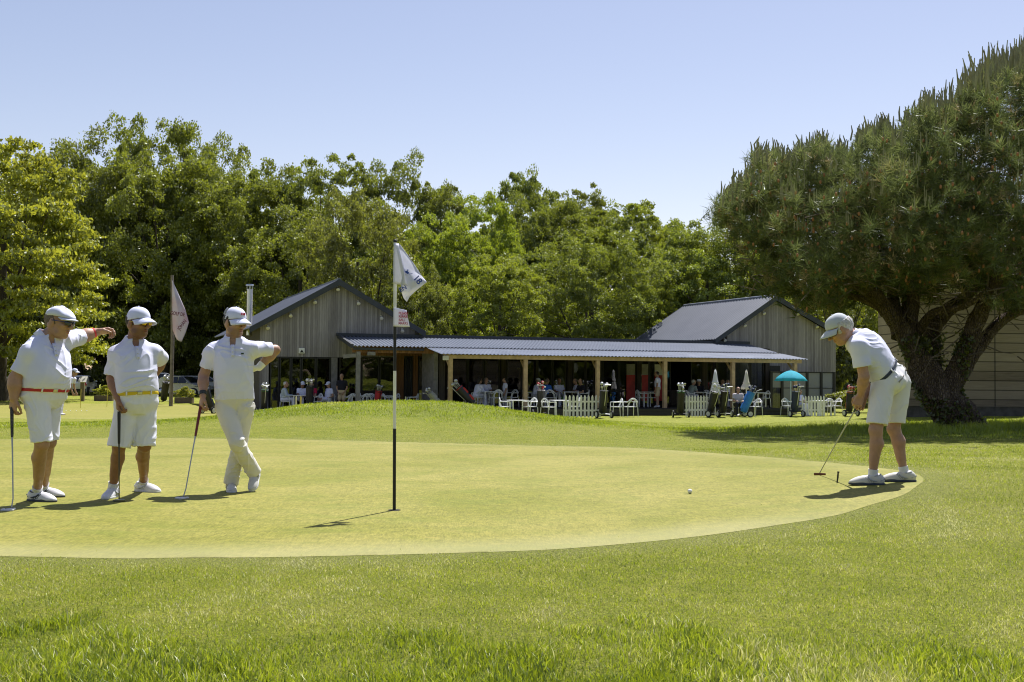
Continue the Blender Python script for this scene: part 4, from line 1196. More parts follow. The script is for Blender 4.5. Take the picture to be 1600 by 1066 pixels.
# ------------------------------------------------------------------ bodies and clothes as smooth continuous surfaces
def V3(*a): return np.array(a, dtype=float)
def nrm(v): v = np.asarray(v, dtype=float); return v / (np.linalg.norm(v) + 1e-12)
class Vol:
    """a distance field on a grid; shapes are blended in and the zero surface becomes one mesh"""
    def __init__(s, lo, hi, h):
        s.lo = np.asarray(lo, dtype=float); s.h = h
        s.n = np.maximum(4, np.ceil((np.asarray(hi) - s.lo) / h).astype(int) + 1)
        s.F = np.full(s.n, .5, dtype=np.float32)
    def win(s, lo, hi, pad):
        a = np.clip(np.floor((np.asarray(lo) - pad - s.lo) / s.h).astype(int), 0, s.n)
        b = np.clip(np.ceil((np.asarray(hi) + pad - s.lo) / s.h).astype(int) + 1, 0, s.n)
        sl = tuple(slice(i, j) for i, j in zip(a, b))
        ax = [s.lo[k] + s.h * np.arange(a[k], b[k]) for k in range(3)]
        return sl, np.stack(np.meshgrid(*ax, indexing='ij'), -1)
    def put(s, sl, d, k, mode='add'):
        if d.size == 0: return
        f = s.F[sl]
        if mode == 'add':
            if k <= 0: s.F[sl] = np.minimum(f, d)
            else:
                h = np.clip(.5 + .5 * (f - d) / k, 0, 1); s.F[sl] = f * (1 - h) + d * h - k * h * (1 - h)
        elif mode == 'cut':
            if k <= 0: s.F[sl] = np.maximum(f, -d)
            else:
                h = np.clip(.5 - .5 * (f + d) / k, 0, 1); s.F[sl] = f * (1 - h) - d * h + k * h * (1 - h)
    def cone(s, a, b, ra, rb, k=.02, mode='add', stop=None, flat=None):
        a = np.asarray(a, float); b = np.asarray(b, float); r = max(ra, rb)
        sl, p = s.win(np.minimum(a, b), np.maximum(a, b), r + k + .02)
        ba = b - a; pa = p - a
        t = np.clip((pa @ ba) / (ba @ ba + 1e-12), 0, 1)
        q = pa - t[..., None] * ba
        if flat is not None:      # (direction, factor): thinner along a direction
            fd, ff = flat; c = q @ fd; q = q + (c * (1 / ff - 1))[..., None] * fd
        d = np.linalg.norm(q, axis=-1) - (ra + (rb - ra) * t)
        if stop is not None:
            for sp, sn in stop: d = np.maximum(d, (p - sp) @ sn)
        s.put(sl, d, k, mode); return s
    def ell(s, c, ax, r, k=.02, mode='add', stop=None):
        """ellipsoid with axes ax (rows) and radii r"""
        c = np.asarray(c, float); r = np.asarray(r, float)
        m = max(r); sl, p = s.win(c - m, c + m, k + .02)
        q = (p - c) @ np.asarray(ax).T
        k0 = np.linalg.norm(q / r, axis=-1); k1 = np.linalg.norm(q / (r * r), axis=-1) + 1e-9
        d = np.maximum(k0 * (k0 - 1) / k1, -min(r))
        if stop is not None:
            for sp, sn in stop: d = np.maximum(d, (p - sp) @ sn)
        s.put(sl, d, k, mode); return s
    def loft(s, L, grow=0.0, t0=None, t1=None, k=.03, mode='add', ramp=None, stop=None):
        lo, hi = L.box(); sl, p = s.win(lo, hi, .04 + grow)
        d = L.dist(p, grow, t0, t1, ramp)
        if stop is not None:
            for sp, sn in stop: d = np.maximum(d, (p - sp) @ sn)
        s.put(sl, d, k, mode); return s
    def mesh(s, name, disp=None):
        F = s.F; h = s.h
        ins = F < 0
        c = ins[:-1,:-1,:-1].astype(np.int8)
        for i in (0, 1):
            for j in (0, 1):
                for k in (0, 1):
                    if i or j or k: c = c + ins[i:F.shape[0]-1+i, j:F.shape[1]-1+j, k:F.shape[2]-1+k]
        act = np.argwhere((c > 0) & (c < 8))
        idx = np.full(c.shape, -1, dtype=np.int32); idx[tuple(act.T)] = np.arange(len(act))
        acc = np.zeros((len(act), 3)); cnt = np.zeros(len(act))
        co = [(i, j, k) for i in (0, 1) for j in (0, 1) for k in (0, 1)]
        vals = {q: F[act[:, 0]+q[0], act[:, 1]+q[1], act[:, 2]+q[2]] for q in co}
        for q in co:
            for a in range(3):
                if q[a] == 0:
                    r = list(q); r[a] = 1; r = tuple(r)
                    f0, f1 = vals[q], vals[r]; m = (f0 < 0) != (f1 < 0)
                    t = np.where(m, f0 / (f0 - f1 + 1e-12), 0)
                    pt = np.tile(np.array(q, float), (len(act), 1)); pt[:, a] += t
                    acc += pt * m[:, None]; cnt += m
        V = (act + acc / np.maximum(cnt, 1)[:, None]) * h + s.lo
        Fs = []
        for a in range(3):
            b, d = (a + 1) % 3, (a + 2) % 3
            sl0 = [slice(1, -1)] * 3; sl0[a] = slice(0, -1)
            sl1 = list(sl0); sl1[a] = slice(1, None)
            A = ins[tuple(sl0)]; B = ins[tuple(sl1)]
            e = np.argwhere(A != B); 
            if not len(e): continue
            off = np.ones(3, int); off[a] = 0
            e = e + off
            def cell(db, dd):
                q = e.copy(); q[:, b] -= db; q[:, d] -= dd; return idx[tuple(q.T)]
            quad = np.stack([cell(0, 0), cell(1, 0), cell(1, 1), cell(0, 1)], 1)
            fl = ins[tuple((e).T)]
            quad[~fl] = quad[~fl][:, ::-1]
            Fs.append(quad)
        Fq = np.concatenate(Fs); Fq = Fq[(Fq >= 0).all(1)]
        s.V = V
        if disp is not None:
            fn = np.cross(V[Fq[:, 2]] - V[Fq[:, 0]], V[Fq[:, 3]] - V[Fq[:, 1]])
            vn = np.zeros_like(V)
            for i in range(4): np.add.at(vn, Fq[:, i], fn)
            vn /= np.linalg.norm(vn, axis=1)[:, None] + 1e-12
            V = V + vn * disp(V)[:, None]
        return np_mesh(name, V, Fq, True)

class Loft:
    """stacked oval sections along an axis: rows of (t, half width, half depth, forward offset)"""
    def __init__(s, a, b, front, rows, n=2.35, scale=1.0):
        s.a = np.asarray(a, float); s.L = np.linalg.norm(np.asarray(b) - s.a); s.ax = (np.asarray(b) - s.a) / s.L
        f = np.asarray(front, float); f = f - s.ax * (f @ s.ax); s.f = nrm(f); s.s = np.cross(s.f, s.ax)
        rows = np.array(rows, float); tt = np.linspace(rows[0, 0], rows[-1, 0], 60)
        s.t = tt; out = []
        for c in range(1, 4):
            v = np.interp(tt, rows[:, 0], rows[:, c]); pad = np.pad(v, 3, mode='edge')
            out.append(np.convolve(pad, np.ones(7) / 7, 'valid') * scale)
        s.w, s.d, s.o = out; s.n = n
    def box(s):
        c = [s.a + s.ax * s.L * t + s.f * o + s.s * w * i + s.f * d * j for t, w, d, o in zip(s.t, s.w, s.d, s.o) for i in (-1, 1) for j in (-1, 1)]
        return np.min(c, 0), np.max(c, 0)
    def dist(s, p, grow=0.0, t0=None, t1=None, ramp=None):
        q = p - s.a; t = (q @ s.ax) / s.L
        g = grow if ramp is None else grow + np.interp(t, ramp[0], ramp[1])
        w = np.interp(t, s.t, s.w) + g; d = np.interp(t, s.t, s.d) + g
        x = np.abs(q @ s.s) / w; y = np.abs(q @ s.f - np.interp(t, s.t, s.o)) / d
        r = (x ** s.n + y ** s.n) ** (1 / s.n)
        dd = (r - 1) * np.minimum(w, d)
        a = s.t[0] if t0 is None else t0; b = s.t[-1] if t1 is None else t1
        return np.maximum(dd, np.maximum((a - t) * s.L, (t - b) * s.L))
    def at(s, t, x, grow=0.0, side=1):
        """a point on the front (side 1) or back (-1) at height t, x metres to the left"""
        w = np.interp(t, s.t, s.w) + grow; d = np.interp(t, s.t, s.d) + grow
        y = d * max(0, 1 - abs(x / w) ** s.n) ** (1 / s.n)
        return s.a + s.ax * s.L * t + s.s * x * -1 + s.f * (np.interp(t, s.t, s.o) + side * y)

class Frame:
    def __init__(s, c, fwd, up, scale=1.0):
        s.c = np.asarray(c, float); s.f = nrm(fwd); u = np.asarray(up, float); s.u = nrm(u - s.f * (u @ s.f)); s.l = np.cross(s.u, s.f); s.k = scale
    def __call__(s, f, l, u): return s.c + (s.f * f + s.l * l + s.u * u) * s.k
    @property
    def ax(s): return np.stack([s.f, s.l, s.u])
    def inv(s, p): return ((np.asarray(p) - s.c) @ s.ax.T) / s.k

def add_head(v, H):
    k = H.k
    E = lambda c, r, kk=.02, mode='add': v.ell(H(*c), H.ax, np.array(r) * k, kk, mode)
    E((-.008, 0, .028), (.099, .077, .092), .02)
    E((.028, 0, -.035), (.066, .061, .083), .03)
    E((.058, 0, -.097), (.03, .03, .021), .035)
    E((.085, 0, .028), (.014, .052, .012), .02)
    for sd_ in (-1, 1):
        E((.07, sd_ * .044, -.018), (.022, .02, .018), .02)
        E((.1, sd_ * .032, .006), (.016, .018, .011), .012, 'cut')
        E((-.006, sd_ * .079, -.004), (.02, .009, .034), .008)
        v.cone(H(.03, sd_ * .052, -.082), H(-.03, sd_ * .058, -.03), .018 * k, .02 * k, .03)
    v.cone(H(.096, 0, .014), H(.119, 0, -.026), .0085 * k, .0125 * k, .012)
    for sd_ in (-1, 1): E((.104, sd_ * .011, -.031), (.011, .008, .008), .008)
    E((.091, 0, -.055), (.011, .023, .0065), .008); E((.089, 0, -.068), (.011, .02, .0065), .008)
    E((.1, 0, -.0615), (.012, .024, .0022), .004, 'cut')

def add_hand(v, wrist, d, n, thumb, curl=(25, 35, 25), spread=.1, k=1.0, thumb_in=.3, each=None):
    """palm, four bent fingers and a thumb. d: wrist to knuckles, n: out of the palm, thumb: +1/-1 side of cross(d, n)"""
    wrist = np.asarray(wrist, float); d = nrm(d); n = nrm(np.asarray(n) - d * (np.asarray(n) @ d)); sd_ = np.cross(d, n) * thumb
    kn = []
    for i, x in enumerate((.030, .010, -.011, -.030)):
        a = wrist + sd_ * x * .55 * k; b = wrist + (d * (.088, .092, .087, .078)[i] + sd_ * x) * k
        v.cone(a, b, .0145 * k, .0115 * k, .012); kn.append(b)
    v.ell(wrist + (d * .045 + n * .006) * k, np.stack([d, sd_, n]), np.array([.045, .036, .014]) * k, .012)
    for i, ln in enumerate((.074, .083, .077, .061)):
        p = kn[i]; ang = 0.0; dirv = nrm(d + sd_ * spread * (1, .3, -.35, -1)[i])
        c3 = curl if each is None else each[i]
        for j, (fr, cu) in enumerate(zip((.44, .32, .24), c3)):
            ang += R(cu); e = p + (dirv * math.cos(ang) + n * math.sin(ang)) * ln * fr * k
            r0 = (.0098, .0088, .0078)[j] * k; r1 = (.0088, .0078, .0066)[j] * k
            v.cone(p, e, r0, r1, .0035); p = e
    t0 = wrist + (d * .022 + sd_ * .02) * k
    t1 = t0 + (d * .03 + sd_ * .026 + n * .012) * k
    t2 = t1 + (d * .03 + sd_ * (.012 - .02 * thumb_in) + n * (.01 + .02 * thumb_in)) * k
    t3 = t2 + (d * .022 - sd_ * .012 * thumb_in + n * .012) * k
    v.cone(t0, t1, .0155 * k, .0125 * k, .01); v.cone(t1, t2, .0115 * k, .0098 * k, .006); v.cone(t2, t3, .0098 * k, .0078 * k, .004)

def skin_mat(name, base, dark):
    n = N(name)
    v = n.coord('Object'); f = n.noise(v, 22, 4, .65); f2 = n.noise(v, 160, 2)
    c = n.ramp(f, [(.3, tuple(b * .86 for b in base)), (.7, tuple(min(1, b * 1.1) for b in base))])
    c = n.mix(n.attr('beard'), c, dark)
    c = n.mix(n.attr('lip'), c, (base[0] * .85, base[1] * .5, base[2] * .5))
    return n.done(n.pbr(c, .52, 0, n.bump(f2, .25, .002), .4, Subsurface_Weight=.12, Subsurface_Scale=.012, Subsurface_Radius=(1.0, .35, .2)))
def cloth_mat(name, col, rough=.85, weave=900.0, var=.04):
    n = N(name)
    v = n.coord('Object'); f = n.noise(v, 5, 4, .6); f2 = n.noise(v, weave, 2); f3 = n.noise(n.coord('Object', (1, 1, .6)), 26, 3, .6)
    c = n.ramp(f, [(.3, tuple(b * (1 - var) for b in col)), (.7, tuple(min(.88, b * (1 + var)) for b in col))])
    return n.done(n.pbr(c, rough, 0, n.bump(f3, .12, .004), .2))
M_polo = cloth_mat('white_polo_cotton', (.68, .69, .88))
M_short = cloth_mat('white_twill', (.74, .75, .88))
M_cream = cloth_mat('cream_chino', (.68, .66, .62))
M_offwhite = cloth_mat('offwhite_twill', (.73, .72, .74))
M_capw = cloth_mat('white_cap_cotton', (.64, .66, .82))
M_capg = cloth_mat('pale_grey_cap', (.5, .53, .56))
M_sock = cloth_mat('white_sock', (.7, .7, .74), weave=300)
M_shoe = simple('white_leather', (.66, .66, .7), .42, var=.05, nscale=9)
M_sole = simple('dark_sole', (.06, .065, .08), .7)
M_solew = simple('white_sole', (.62, .63, .65), .6)
M_lens = simple('dark_lens', (.01, .012, .02), .08, spec=.8)
M_gold = simple('gold_lens', (.75, .5, .06), .12, .9)
M_hairg = simple('grey_hair', (.52, .5, .48), .7, var=.35, nscale=60)
M_hairb = simple('dark_hair', (.018, .013, .01), .6, var=.3, nscale=60)
M_hairm = simple('brown_grey_hair', (.13, .1, .08), .7, var=.4, nscale=60)
M_eye = simple('eye_white', (.6, .58, .55), .25)

def fold(seed, amp, sc=(2.6, 2.6, 4.2)):
    a, b = Noise(seed, 12), Noise(seed + 1, 12)
    def f(p):
        m1 = np.clip(.35 + .8 * b(p + 11, 2.2), 0, 1); w = p + .04 * np.stack([a(p, 3.0), a(p + 3, 3.0), a(p + 7, 3.0)], -1)
        rv = 1 - np.abs(a(w * np.array([6.5, 6.5, 2.2]))); m2 = np.clip(.25 + .8 * a(p + 17, 2.6), 0, 1)
        rh = 1 - np.abs(b(w * np.array([2.4, 2.4, 7.5]) + 3))
        ex = .010 * (m1 * (np.clip(rv, 0, 1) ** 3 - .35) + m2 * (np.clip(rh, 0, 1) ** 3 - .35)) * (amp / .006)
        q = p + .05 * np.stack([b(p, 2.0), b(p + 3, 2.0), b(p + 7, 2.0)], -1); x = a(q * np.array(sc)); y = b(q * np.array(sc) * 1.7 + 5)
        return amp * (.35 - .8 * np.abs(x) ** .75 + .2 * y) + ex
    return f

def solid(o, t=.003, off=0.0):
    m = o.modifiers.new('thickness', 'SOLIDIFY'); m.thickness = t; m.offset = off; return o

def ball_cap(H, parent, mat, name='cap', badge=None, brim_mat=None, under=None):
    """six-panel cap with a curved brim in the head frame"""
    nu, nv = 36, 12; V = []; Fs = []
    for j in range(nv + 1):
        e = j / nv * PI / 2
        for i in range(nu):
            a = 2 * PI * i / nu
            fx = math.cos(a); ly = math.sin(a)
            rr = math.cos(e) ** .82; zz = math.sin(e) ** 1.0
            base = .034 + .014 * fx - .01 * (1 - abs(fx))
            z = base + (.131 - base) * zz
            seam = 1 - .012 * (abs(math.cos(3 * a)) < .12)
            V.append(H(-.006 + .101 * fx * rr * seam + (.006 if fx > 0 else 0) * rr, .082 * ly * rr * seam, z))
    for j in range(nv):
        for i in range(nu):
            i2 = (i + 1) % nu; Fs.append((j*nu+i, j*nu+i2, (j+1)*nu+i2, (j+1)*nu+i))
    mb = MB(); mb.add(V, Fs); cap = mb.build(name, mat, parent, True, fixn=True); solid(cap, .003 * H.k, 1)
    V = []; Fs = []; na, nr = 25, 6
    for i in range(na):
        a = R(-76 + 152 * i / (na - 1))
        for r in range(nr):
            q = r / (nr - 1)
            x0, y0 = .104 * math.cos(a), .086 * math.sin(a)
            ext = .083 * math.cos(a * .95) ** .6 * q
            x = x0 + ext; y = y0 * (1 + .12 * q)
            z = .047 - .01 * (1 - math.cos(a)) - .02 * q - 2.6 * y * y - .012 * q * q
            V.append(H(x - .003, y, z))
    for i in range(na - 1):
        for r in range(nr - 1): Fs.append((i*nr+r, (i+1)*nr+r, (i+1)*nr+r+1, i*nr+r+1))
    mb = MB(); mb.add(V, Fs); br = mb.build('brim', brim_mat or mat, cap, True); solid(br, .005 * H.k, 0)
    if under:
        mb = MB(); mb.add([H(*(H.inv(q) - np.array([.001, 0, .0045]))) for q in V], Fs); solid(mb.build('brim_underside', under, br, True), .001, 0)
    mb = MB(); mb.ball(H(-.006, 0, .136), .006 * H.k, 5); mb.build('button', mat, cap, True)
    return cap

def collar(Lf, parent, mat, neck, H, front, open_=28, r0=.064, r1=.096, drop=.055, rise=.018):
    """turned-down polo collar round the neck"""
    neck = np.asarray(neck, float); up = nrm(nrm(H.c - neck) * .55 + V3(0, 0, .3) + Lf.ax * .3)
    f = nrm(front - up * (np.asarray(front) @ up)); l = np.cross(up, f)
    V = []; Fs = []; na = 33
    for i in range(na):
        a = R(open_ + (360 - 2 * open_) * i / (na - 1)); c = math.cos(a); s_ = math.sin(a)
        fr = max(0, c) ** 2
        for q, (rr, hh) in enumerate(((r0, rise - .04 * fr - .004), (r0 + .004, rise - .04 * fr), (r0 + .008, rise - .004 - .045 * fr), (r1 + .012 * fr, -drop + rise - .055 * fr - .02 * (i in (0, 1, na-2, na-1))))):
            V.append(neck + (f * c * 1.08 + l * s_) * rr + up * hh)
    for i in range(na - 1):
        for q in range(3): Fs.append((i*4+q, (i+1)*4+q, (i+1)*4+q+1, i*4+q+1))
    mb = MB(); mb.add(V, Fs); return solid(mb.build('collar', mat, parent, True), .004, 0)

def patch(Lf, parent, name, mat, t, x0, x1, h, grow, side=1, n=6):
    """a flat strip laid on the torso, from x0 to x1 across, h up and down (in t)"""
    V = []; Fs = []
    for j in range(n + 1):
        for i in range(n + 1): V.append(Lf.at(t - h / 2 + h * j / n, x0 + (x1 - x0) * i / n, grow, side))
    for j in range(n):
        for i in range(n): Fs.append((j*(n+1)+i, j*(n+1)+i+1, (j+1)*(n+1)+i+1, (j+1)*(n+1)+i))
    mb = MB(); mb.add(V, Fs); return solid(mb.build(name, mat, parent, True), .003, 0)

M_lace = simple('grey_lace', (.3, .31, .34), .7)
M_trim = simple('grey_trim_line', (.36, .37, .39), .6)
_shoe = {}
def shoe_meshes(kind):
    if kind in _shoe: return _shoe[kind]
    v = Vol((-.13, -.08, -.02), (.24, .08, .16), .005)
    I = np.eye(3); fl = [(V3(0, 0, .018), V3(0, 0, -1))]
    v.ell((-.04, 0, .045), I, (.062, .041, .055), .03, stop=fl)
    v.ell((.05, 0, .038), I, (.11, .046, .05), .03, stop=fl)
    v.ell((.135, -.004, .022), I, (.072, .048, .038), .03, stop=fl)
    v.cone((-.03, 0, .06), (.0, 0, .088), .047, .045, .03, stop=fl + [(V3(0, 0, .088), nrm(V3(.28, 0, 1)))])
    up = v.mesh('shoe')
    v = Vol((-.13, -.08, -.02), (.24, .08, .06), .005)
    st = [(V3(0, 0, .022), V3(0, 0, 1)), (V3(0, 0, .003), V3(0, 0, -1))]
    v.ell((-.04, 0, .02), I, (.066, .043, .06), .03, stop=st); v.ell((.05, 0, .02), I, (.12, .047, .06), .03, stop=st); v.ell((.135, -.004, .02), I, (.077, .05, .06), .03, stop=st)
    for x, y in ((-.07, .02), (-.07, -.02), (.09, .03), (.09, -.03), (.15, .02), (.15, -.025), (.04, 0)): v.cone((x, y, .004), (x, y, -.004), .01, .007, .004)
    so_ = v.mesh('sole')
    mb = MB()
    for i in range(5):
        x = .03 + .022 * i; z = .097 - .011 * i; w_ = .03 - .001 * i
        mb.tube([(x, -w_, z - .014), (x + .004, 0, z + .001), (x, w_, z - .013)], .005, 5)
    mb.tube([(.025, .0, .1), (.012, .03, .105), (.0, .036, .09)], .003, 5); mb.tube([(.025, .0, .1), (.02, -.032, .104), (.01, -.04, .088)], .003, 5)
    lm = mb.build('lace'); lm_me = lm.data; bpy.data.objects.remove(lm)
    mb = MB()       # side trim: a swoosh-free band round the heel and quarter
    for sg in (-1, 1):
        mb.tube([(-.1, sg * .012, .06), (-.06, sg * .04, .045), (-.01, sg * .0475, .04), (.03, sg * .0465, .052), (.05, sg * .039, .067)], .008, 6)
    mb.tube([(-.018 + .047 * math.cos(a), .046 * math.sin(a), .087 - .25 * (.047 * math.cos(a))) for a in np.linspace(0, 2 * PI, 17)], .006, 6)
    for x in (.02, .038, .056):
        for sg in (-1, 1): mb.tube([(x - .02, sg * .0475, .03), (x, sg * .043, .055), (x + .012, sg * .034, .074)], .003, 4)
    tm_ = mb.build('trim'); tr_me = tm_.data; bpy.data.objects.remove(tm_)
    _shoe[kind] = (up, so_, lm_me, tr_me); return _shoe[kind]
def put_shoe(parent, ground, toe, up=(0, 0, 1), upper=None, sole=None, trim=None, tongue=None, scale=1.0):
    """ground: point under the ankle; toe: direction of the toe"""
    me, so_, la, tr = shoe_meshes('golf')
    up = nrm(up); f = nrm(np.asarray(toe) - up * (np.asarray(toe) @ up)); l = np.cross(up, f)
    M = Matrix([(*(f[i] * scale, l[i] * scale, up[i] * scale), ground[i]) for i in range(3)] + [(0, 0, 0, 1)])
    def ob(nm, m_, mat, par, mx=None):
        o = bpy.data.objects.new(nm, m_); C.objects.link(o)
        if not m_.materials: m_.materials.append(mat)
        o.material_slots[0].link = 'OBJECT'; o.material_slots[0].material = mat
        o.parent = par
        if mx is not None: o.matrix_local = mx
        return o
    s = ob('shoe', me, upper or M_shoe, parent, M)
    ob('sole', so_, sole or M_sole, s); ob('lace', la, M_lace, s)
    ob('trim', tr, trim or M_trim, s)
    if tongue:
        mb = MB(); mb.box((-.012, -.022, .085), (.012, .022, .108)); t = mb.build('tongue', tongue, s, bevel=.004)
    return s

def gd(px, py, d0=4.0, d1=40.0):
    """where the sight line through a photo pixel meets the turf"""
    for _ in range(40):
        m = (d0 + d1) / 2; q = P(px, py, m)
        if q.z > gz(q.x, q.y): d0 = m
        else: d1 = m
    return P(px, py, d0)
def A(v): return np.array(v, dtype=float)

TORSO = [(-.24, .10, .075, 0), (-.15, .155, .105, -.012), (0, .172, .118, -.015), (.18, .163, .118, .006), (.42, .166, .126, .012), (.66, .186, .128, .004), (.82, .178, .112, -.008), (.93, .12, .085, -.014), (1.0, .07, .066, -.014)]

def golfer(name, label, S):
    """S: a dictionary of joints and clothes, joints in world metres"""
    base = S['base']
    rel = lambda p: A(p) - base
    J = {k: rel(v) for k, v in S['J'].items()}
    root_v = None
    L = Loft(J['pelvis'], J['neck'], S['front'], S.get('torso', TORSO))
    H = Frame(J['head'], S['face'], S.get('headup', (0, 0, 1)), S.get('hk', 1.06))
    allp = np.array(list(J.values()))
    lo = allp.min(0) - .26; hi = allp.max(0) + .26; lo[2] = -.03
    v = Vol(lo, hi, S.get('h', .005))
    # ---- body
    v.loft(L, -.004, t0=-.13, k=.02)
    v.cone(J['neck'] - L.ax * .03, H(-.022, 0, -.06), .066, .058, .03)
    add_head(v, H)
    for s in 'RL':
        sh, el, wr = J['sh' + s], J['el' + s], J['wr' + s]
        v.ell(sh - L.ax * .014, np.eye(3), (.056, .056, .056), .04)
        v.cone(J['neck'] - L.ax * .05, sh - L.ax * .01, .045, .046, .03)
        ak = S.get('arm_k', 1.08); v.cone(sh, el, .056, .043 * ak, .03); v.cone(el, el + (wr - el) * .35, .042 * ak, .046 * ak, .02); v.cone(el + (wr - el) * .3, wr, .046 * ak, .029 * ak, .02)
        hd = S['hand' + s]
        add_hand(v, wr, hd['d'], hd['n'], hd['t'], hd.get('curl', (25, 35, 25)), hd.get('spread', .1), hd.get('k', 1.08), hd.get('ti', .3), hd.get('each'))
    for s in 'RL':
        hp, kn, an = J['hip' + s], J['kn' + s], J['an' + s]
        bk = nrm(A(S['toe' + s])) * -1; bk = bk - nrm(an - kn) * (bk @ nrm(an - kn))
        v.cone(hp, kn, .078, .056, .03); v.cone(kn, an, .05, .035, .02)
        m = kn + (an - kn) * .3 + bk * .018; v.cone(kn + (an - kn) * .1 + bk * .006, m, .046, .052, .03); v.cone(m, kn + (an - kn) * .68, .052, .035, .03)
        v.ell(kn - bk * .02, np.eye(3), (.047, .047, .055), .02)
        v.cone(an, an - V3(0, 0, .05), .036, .036, .02)
    me = v.mesh('person')
    q = H.inv(v.V)
    fz = ((q[:, 0] > .0) & (q[:, 2] < -.03) & (q[:, 2] > -.14) & (np.abs(q[:, 1]) < .075)).astype(float)
    bd = S.get('beard', 0) * fz * sstep(-.03, -.06, q[:, 2])
    brow = ((q[:, 0] > .07) & (q[:, 2] > .018) & (q[:, 2] < .03) & (np.abs(np.abs(q[:, 1]) - .033) < .02)).astype(float)
    vattr(me, 'beard', np.maximum(bd, brow * .7))
    vattr(me, 'lip', ((q[:, 0] > .09) & (np.abs(q[:, 2] + .0615) < .012) & (np.abs(q[:, 1]) < .024)).astype(float) * .5)
    body = link('person', me, S['skin']); body.location = base
    tag(body, label, 'person', S.get('group'))
    # ---- eyes
    for sd_ in (-1, 1):
        mb = MB(); mb.ball(H(.082, sd_ * .032, .006), .0125 * H.k, 6); e = mb.build('eye', M_eye, body, True)
        mb = MB(); mb.ball(H(.0915, sd_ * .0325, .005), .0055 * H.k, 5); mb.build('iris', M_black, e, True)
    # ---- shirt
    v = Vol(lo, hi, S.get('hc', .006))
    hem = S['hem_t']
    v.loft(L, .012, t0=hem, t1=.965, k=.0, ramp=S.get('shirt_ramp', ((hem - .05, hem, hem + .04, hem + .12, .5, .8, 1), (-.002, -.002, .010, .012, .007, .0, -.002))))
    for s in 'RL':
        sh, el = J['sh' + s], J['el' + s]; d = nrm(el - sh); e = sh + d * S.get('sleeve', .2)
        v.ell(sh - L.ax * .012, np.eye(3), (.07, .07, .068), .05)
        v.cone(J['neck'] - L.ax * .038, sh - L.ax * .006, .058, .06, .05)
        v.cone(sh, e + d * .1, .072, S.get('sleeve_r', .072), .03, stop=[(e, d)])
    up = nrm(nrm(H.c - J['neck']) * .5 + L.ax * .5)
    v.cone(J['neck'] + up * .012, J['neck'] + up * .2, .063, .064, .0, 'cut')
    if S.get('vneck', True):
        vc = L.at(.93, 0, .01); v.ell(vc, np.stack([L.f, L.s, L.ax]), (.05, .026, S.get('vdepth', .055)), .004, 'cut')
    sm = v.mesh('shirt', fold(S['seed'], S.get('fold', .006)))
    shirt = link('shirt', sm, S.get('shirt', M_polo), body)
    collar(L, shirt, S.get('shirt', M_polo), J['neck'] - L.ax * S.get('coldrop', .0), H, A(S['front']))
    if S.get('placket', True):
        patch(L, shirt, 'placket', S.get('shirt', M_polo), .76, -.016, .016, .2, .0245)
        for t in (.81, .74, .68):
            mb = MB(); mb.ball(L.at(t, 0, .0275), .0065, 4); mb.build('button', M_solew, shirt, True)
    # ---- shorts or trousers
    v = Vol(lo, hi, S.get('hc', .006))
    v.loft(L, .006, t0=S.get('crotch_t', -.19), t1=S.get('waist_t', .17), k=0, ramp=((-.3, 0, .1, .2), (.012, .012, .006, .002)))
    for s in 'RL':
        hp, kn, an = J['hip' + s], J['kn' + s], J['an' + s]; d = nrm(kn - hp)
        if S['legs'] == 'shorts':
            e = hp + (kn - hp) * S.get('leg_end', .9)
            v.cone(hp - d * .05, e + d * .1, S.get('hip_r', .108), S.get('leg_r', .09), S.get('leg_k', .02), stop=[(e, nrm(d * .6 + V3(0, 0, -.4)))])
        else:
            d2 = nrm(an - kn); e = an + d2 * S.get('cuff', .02)
            v.cone(hp + d * .02, kn, .1, .072, .014); v.cone(kn, e + d2 * .1, .07, .07, .012, stop=[(e, d2)])
            v.ell(kn, np.eye(3), (.074, .074, .09), .012)
    sm = v.mesh('shorts', fold(S['seed'] + 5, .006, (3.6, 3.6, 1.9)))
    sh_ = link('shorts' if S['legs'] == 'shorts' else 'trousers', sm, S.get('shorts', M_short), body)
    if S.get('belt'):
        v = Vol(lo, hi, .006); wt = S.get('waist_t', .17)
        v.loft(L, .02, t0=wt - .047, t1=wt + .005, k=0)
        bl = link('belt', v.mesh('belt'), S['belt'], body)
        patch(L, bl, 'buckle', M_steel, wt - .021, -.02, .02, .046, .0225)
        for x in (-.11, .1):
            for sd_ in (1, -1): patch(L, sh_, 'belt_loop', S.get('shorts', M_short), wt - .02, x - .006, x + .006, .07, .0235, sd_, 3)
    for sd_, x in ((1, .1), (1, -.1), (-1, .09), (-1, -.09)):
        if S.get('pockets', True) and sd_ == -1:
            patch(L, sh_, 'pocket', S.get('pocket_mat', S.get('shorts', M_short)), -.02, x - .05, x + .05, .022, .0195, sd_)
    # ---- socks and shoes
    for s in 'RL':
        kn, an = J['kn' + s], J['an' + s]; d = nrm(an - kn)
        if S.get('socks', True):
            mb = MB(); a = an - d * .055
            mb.tube([a, an - d * .02, an + d * .03], [.0445, .043, .045], 18); mb.build('sock', S.get('sock', M_sock), body, True)
        g_ = rel(S['foot' + s])
        put_shoe(body, g_, S['toe' + s], S.get('up' + s, (0, 0, 1)), S.get('upper'), S.get('sole'), S.get('trim'), S.get('tongue'), S.get('shoe_k', .98))
    return body, L, H, J
# ------------------------------------------------------------------ the four golfers
def pj(d0):
    return lambda px, py, dz=0.0: A(P(px, py, d0 + dz))
SK1 = skin_mat('fair_tanned_skin', (.4, .235, .16), (.16, .1, .07))
SK2 = skin_mat('brown_skin', (.27, .135, .08), (.03, .018, .012))
SK3 = skin_mat('tanned_skin', (.36, .21, .145), (.1, .06, .04))
SK4 = skin_mat('ruddy_skin', (.41, .235, .165), (.45, .4, .36))

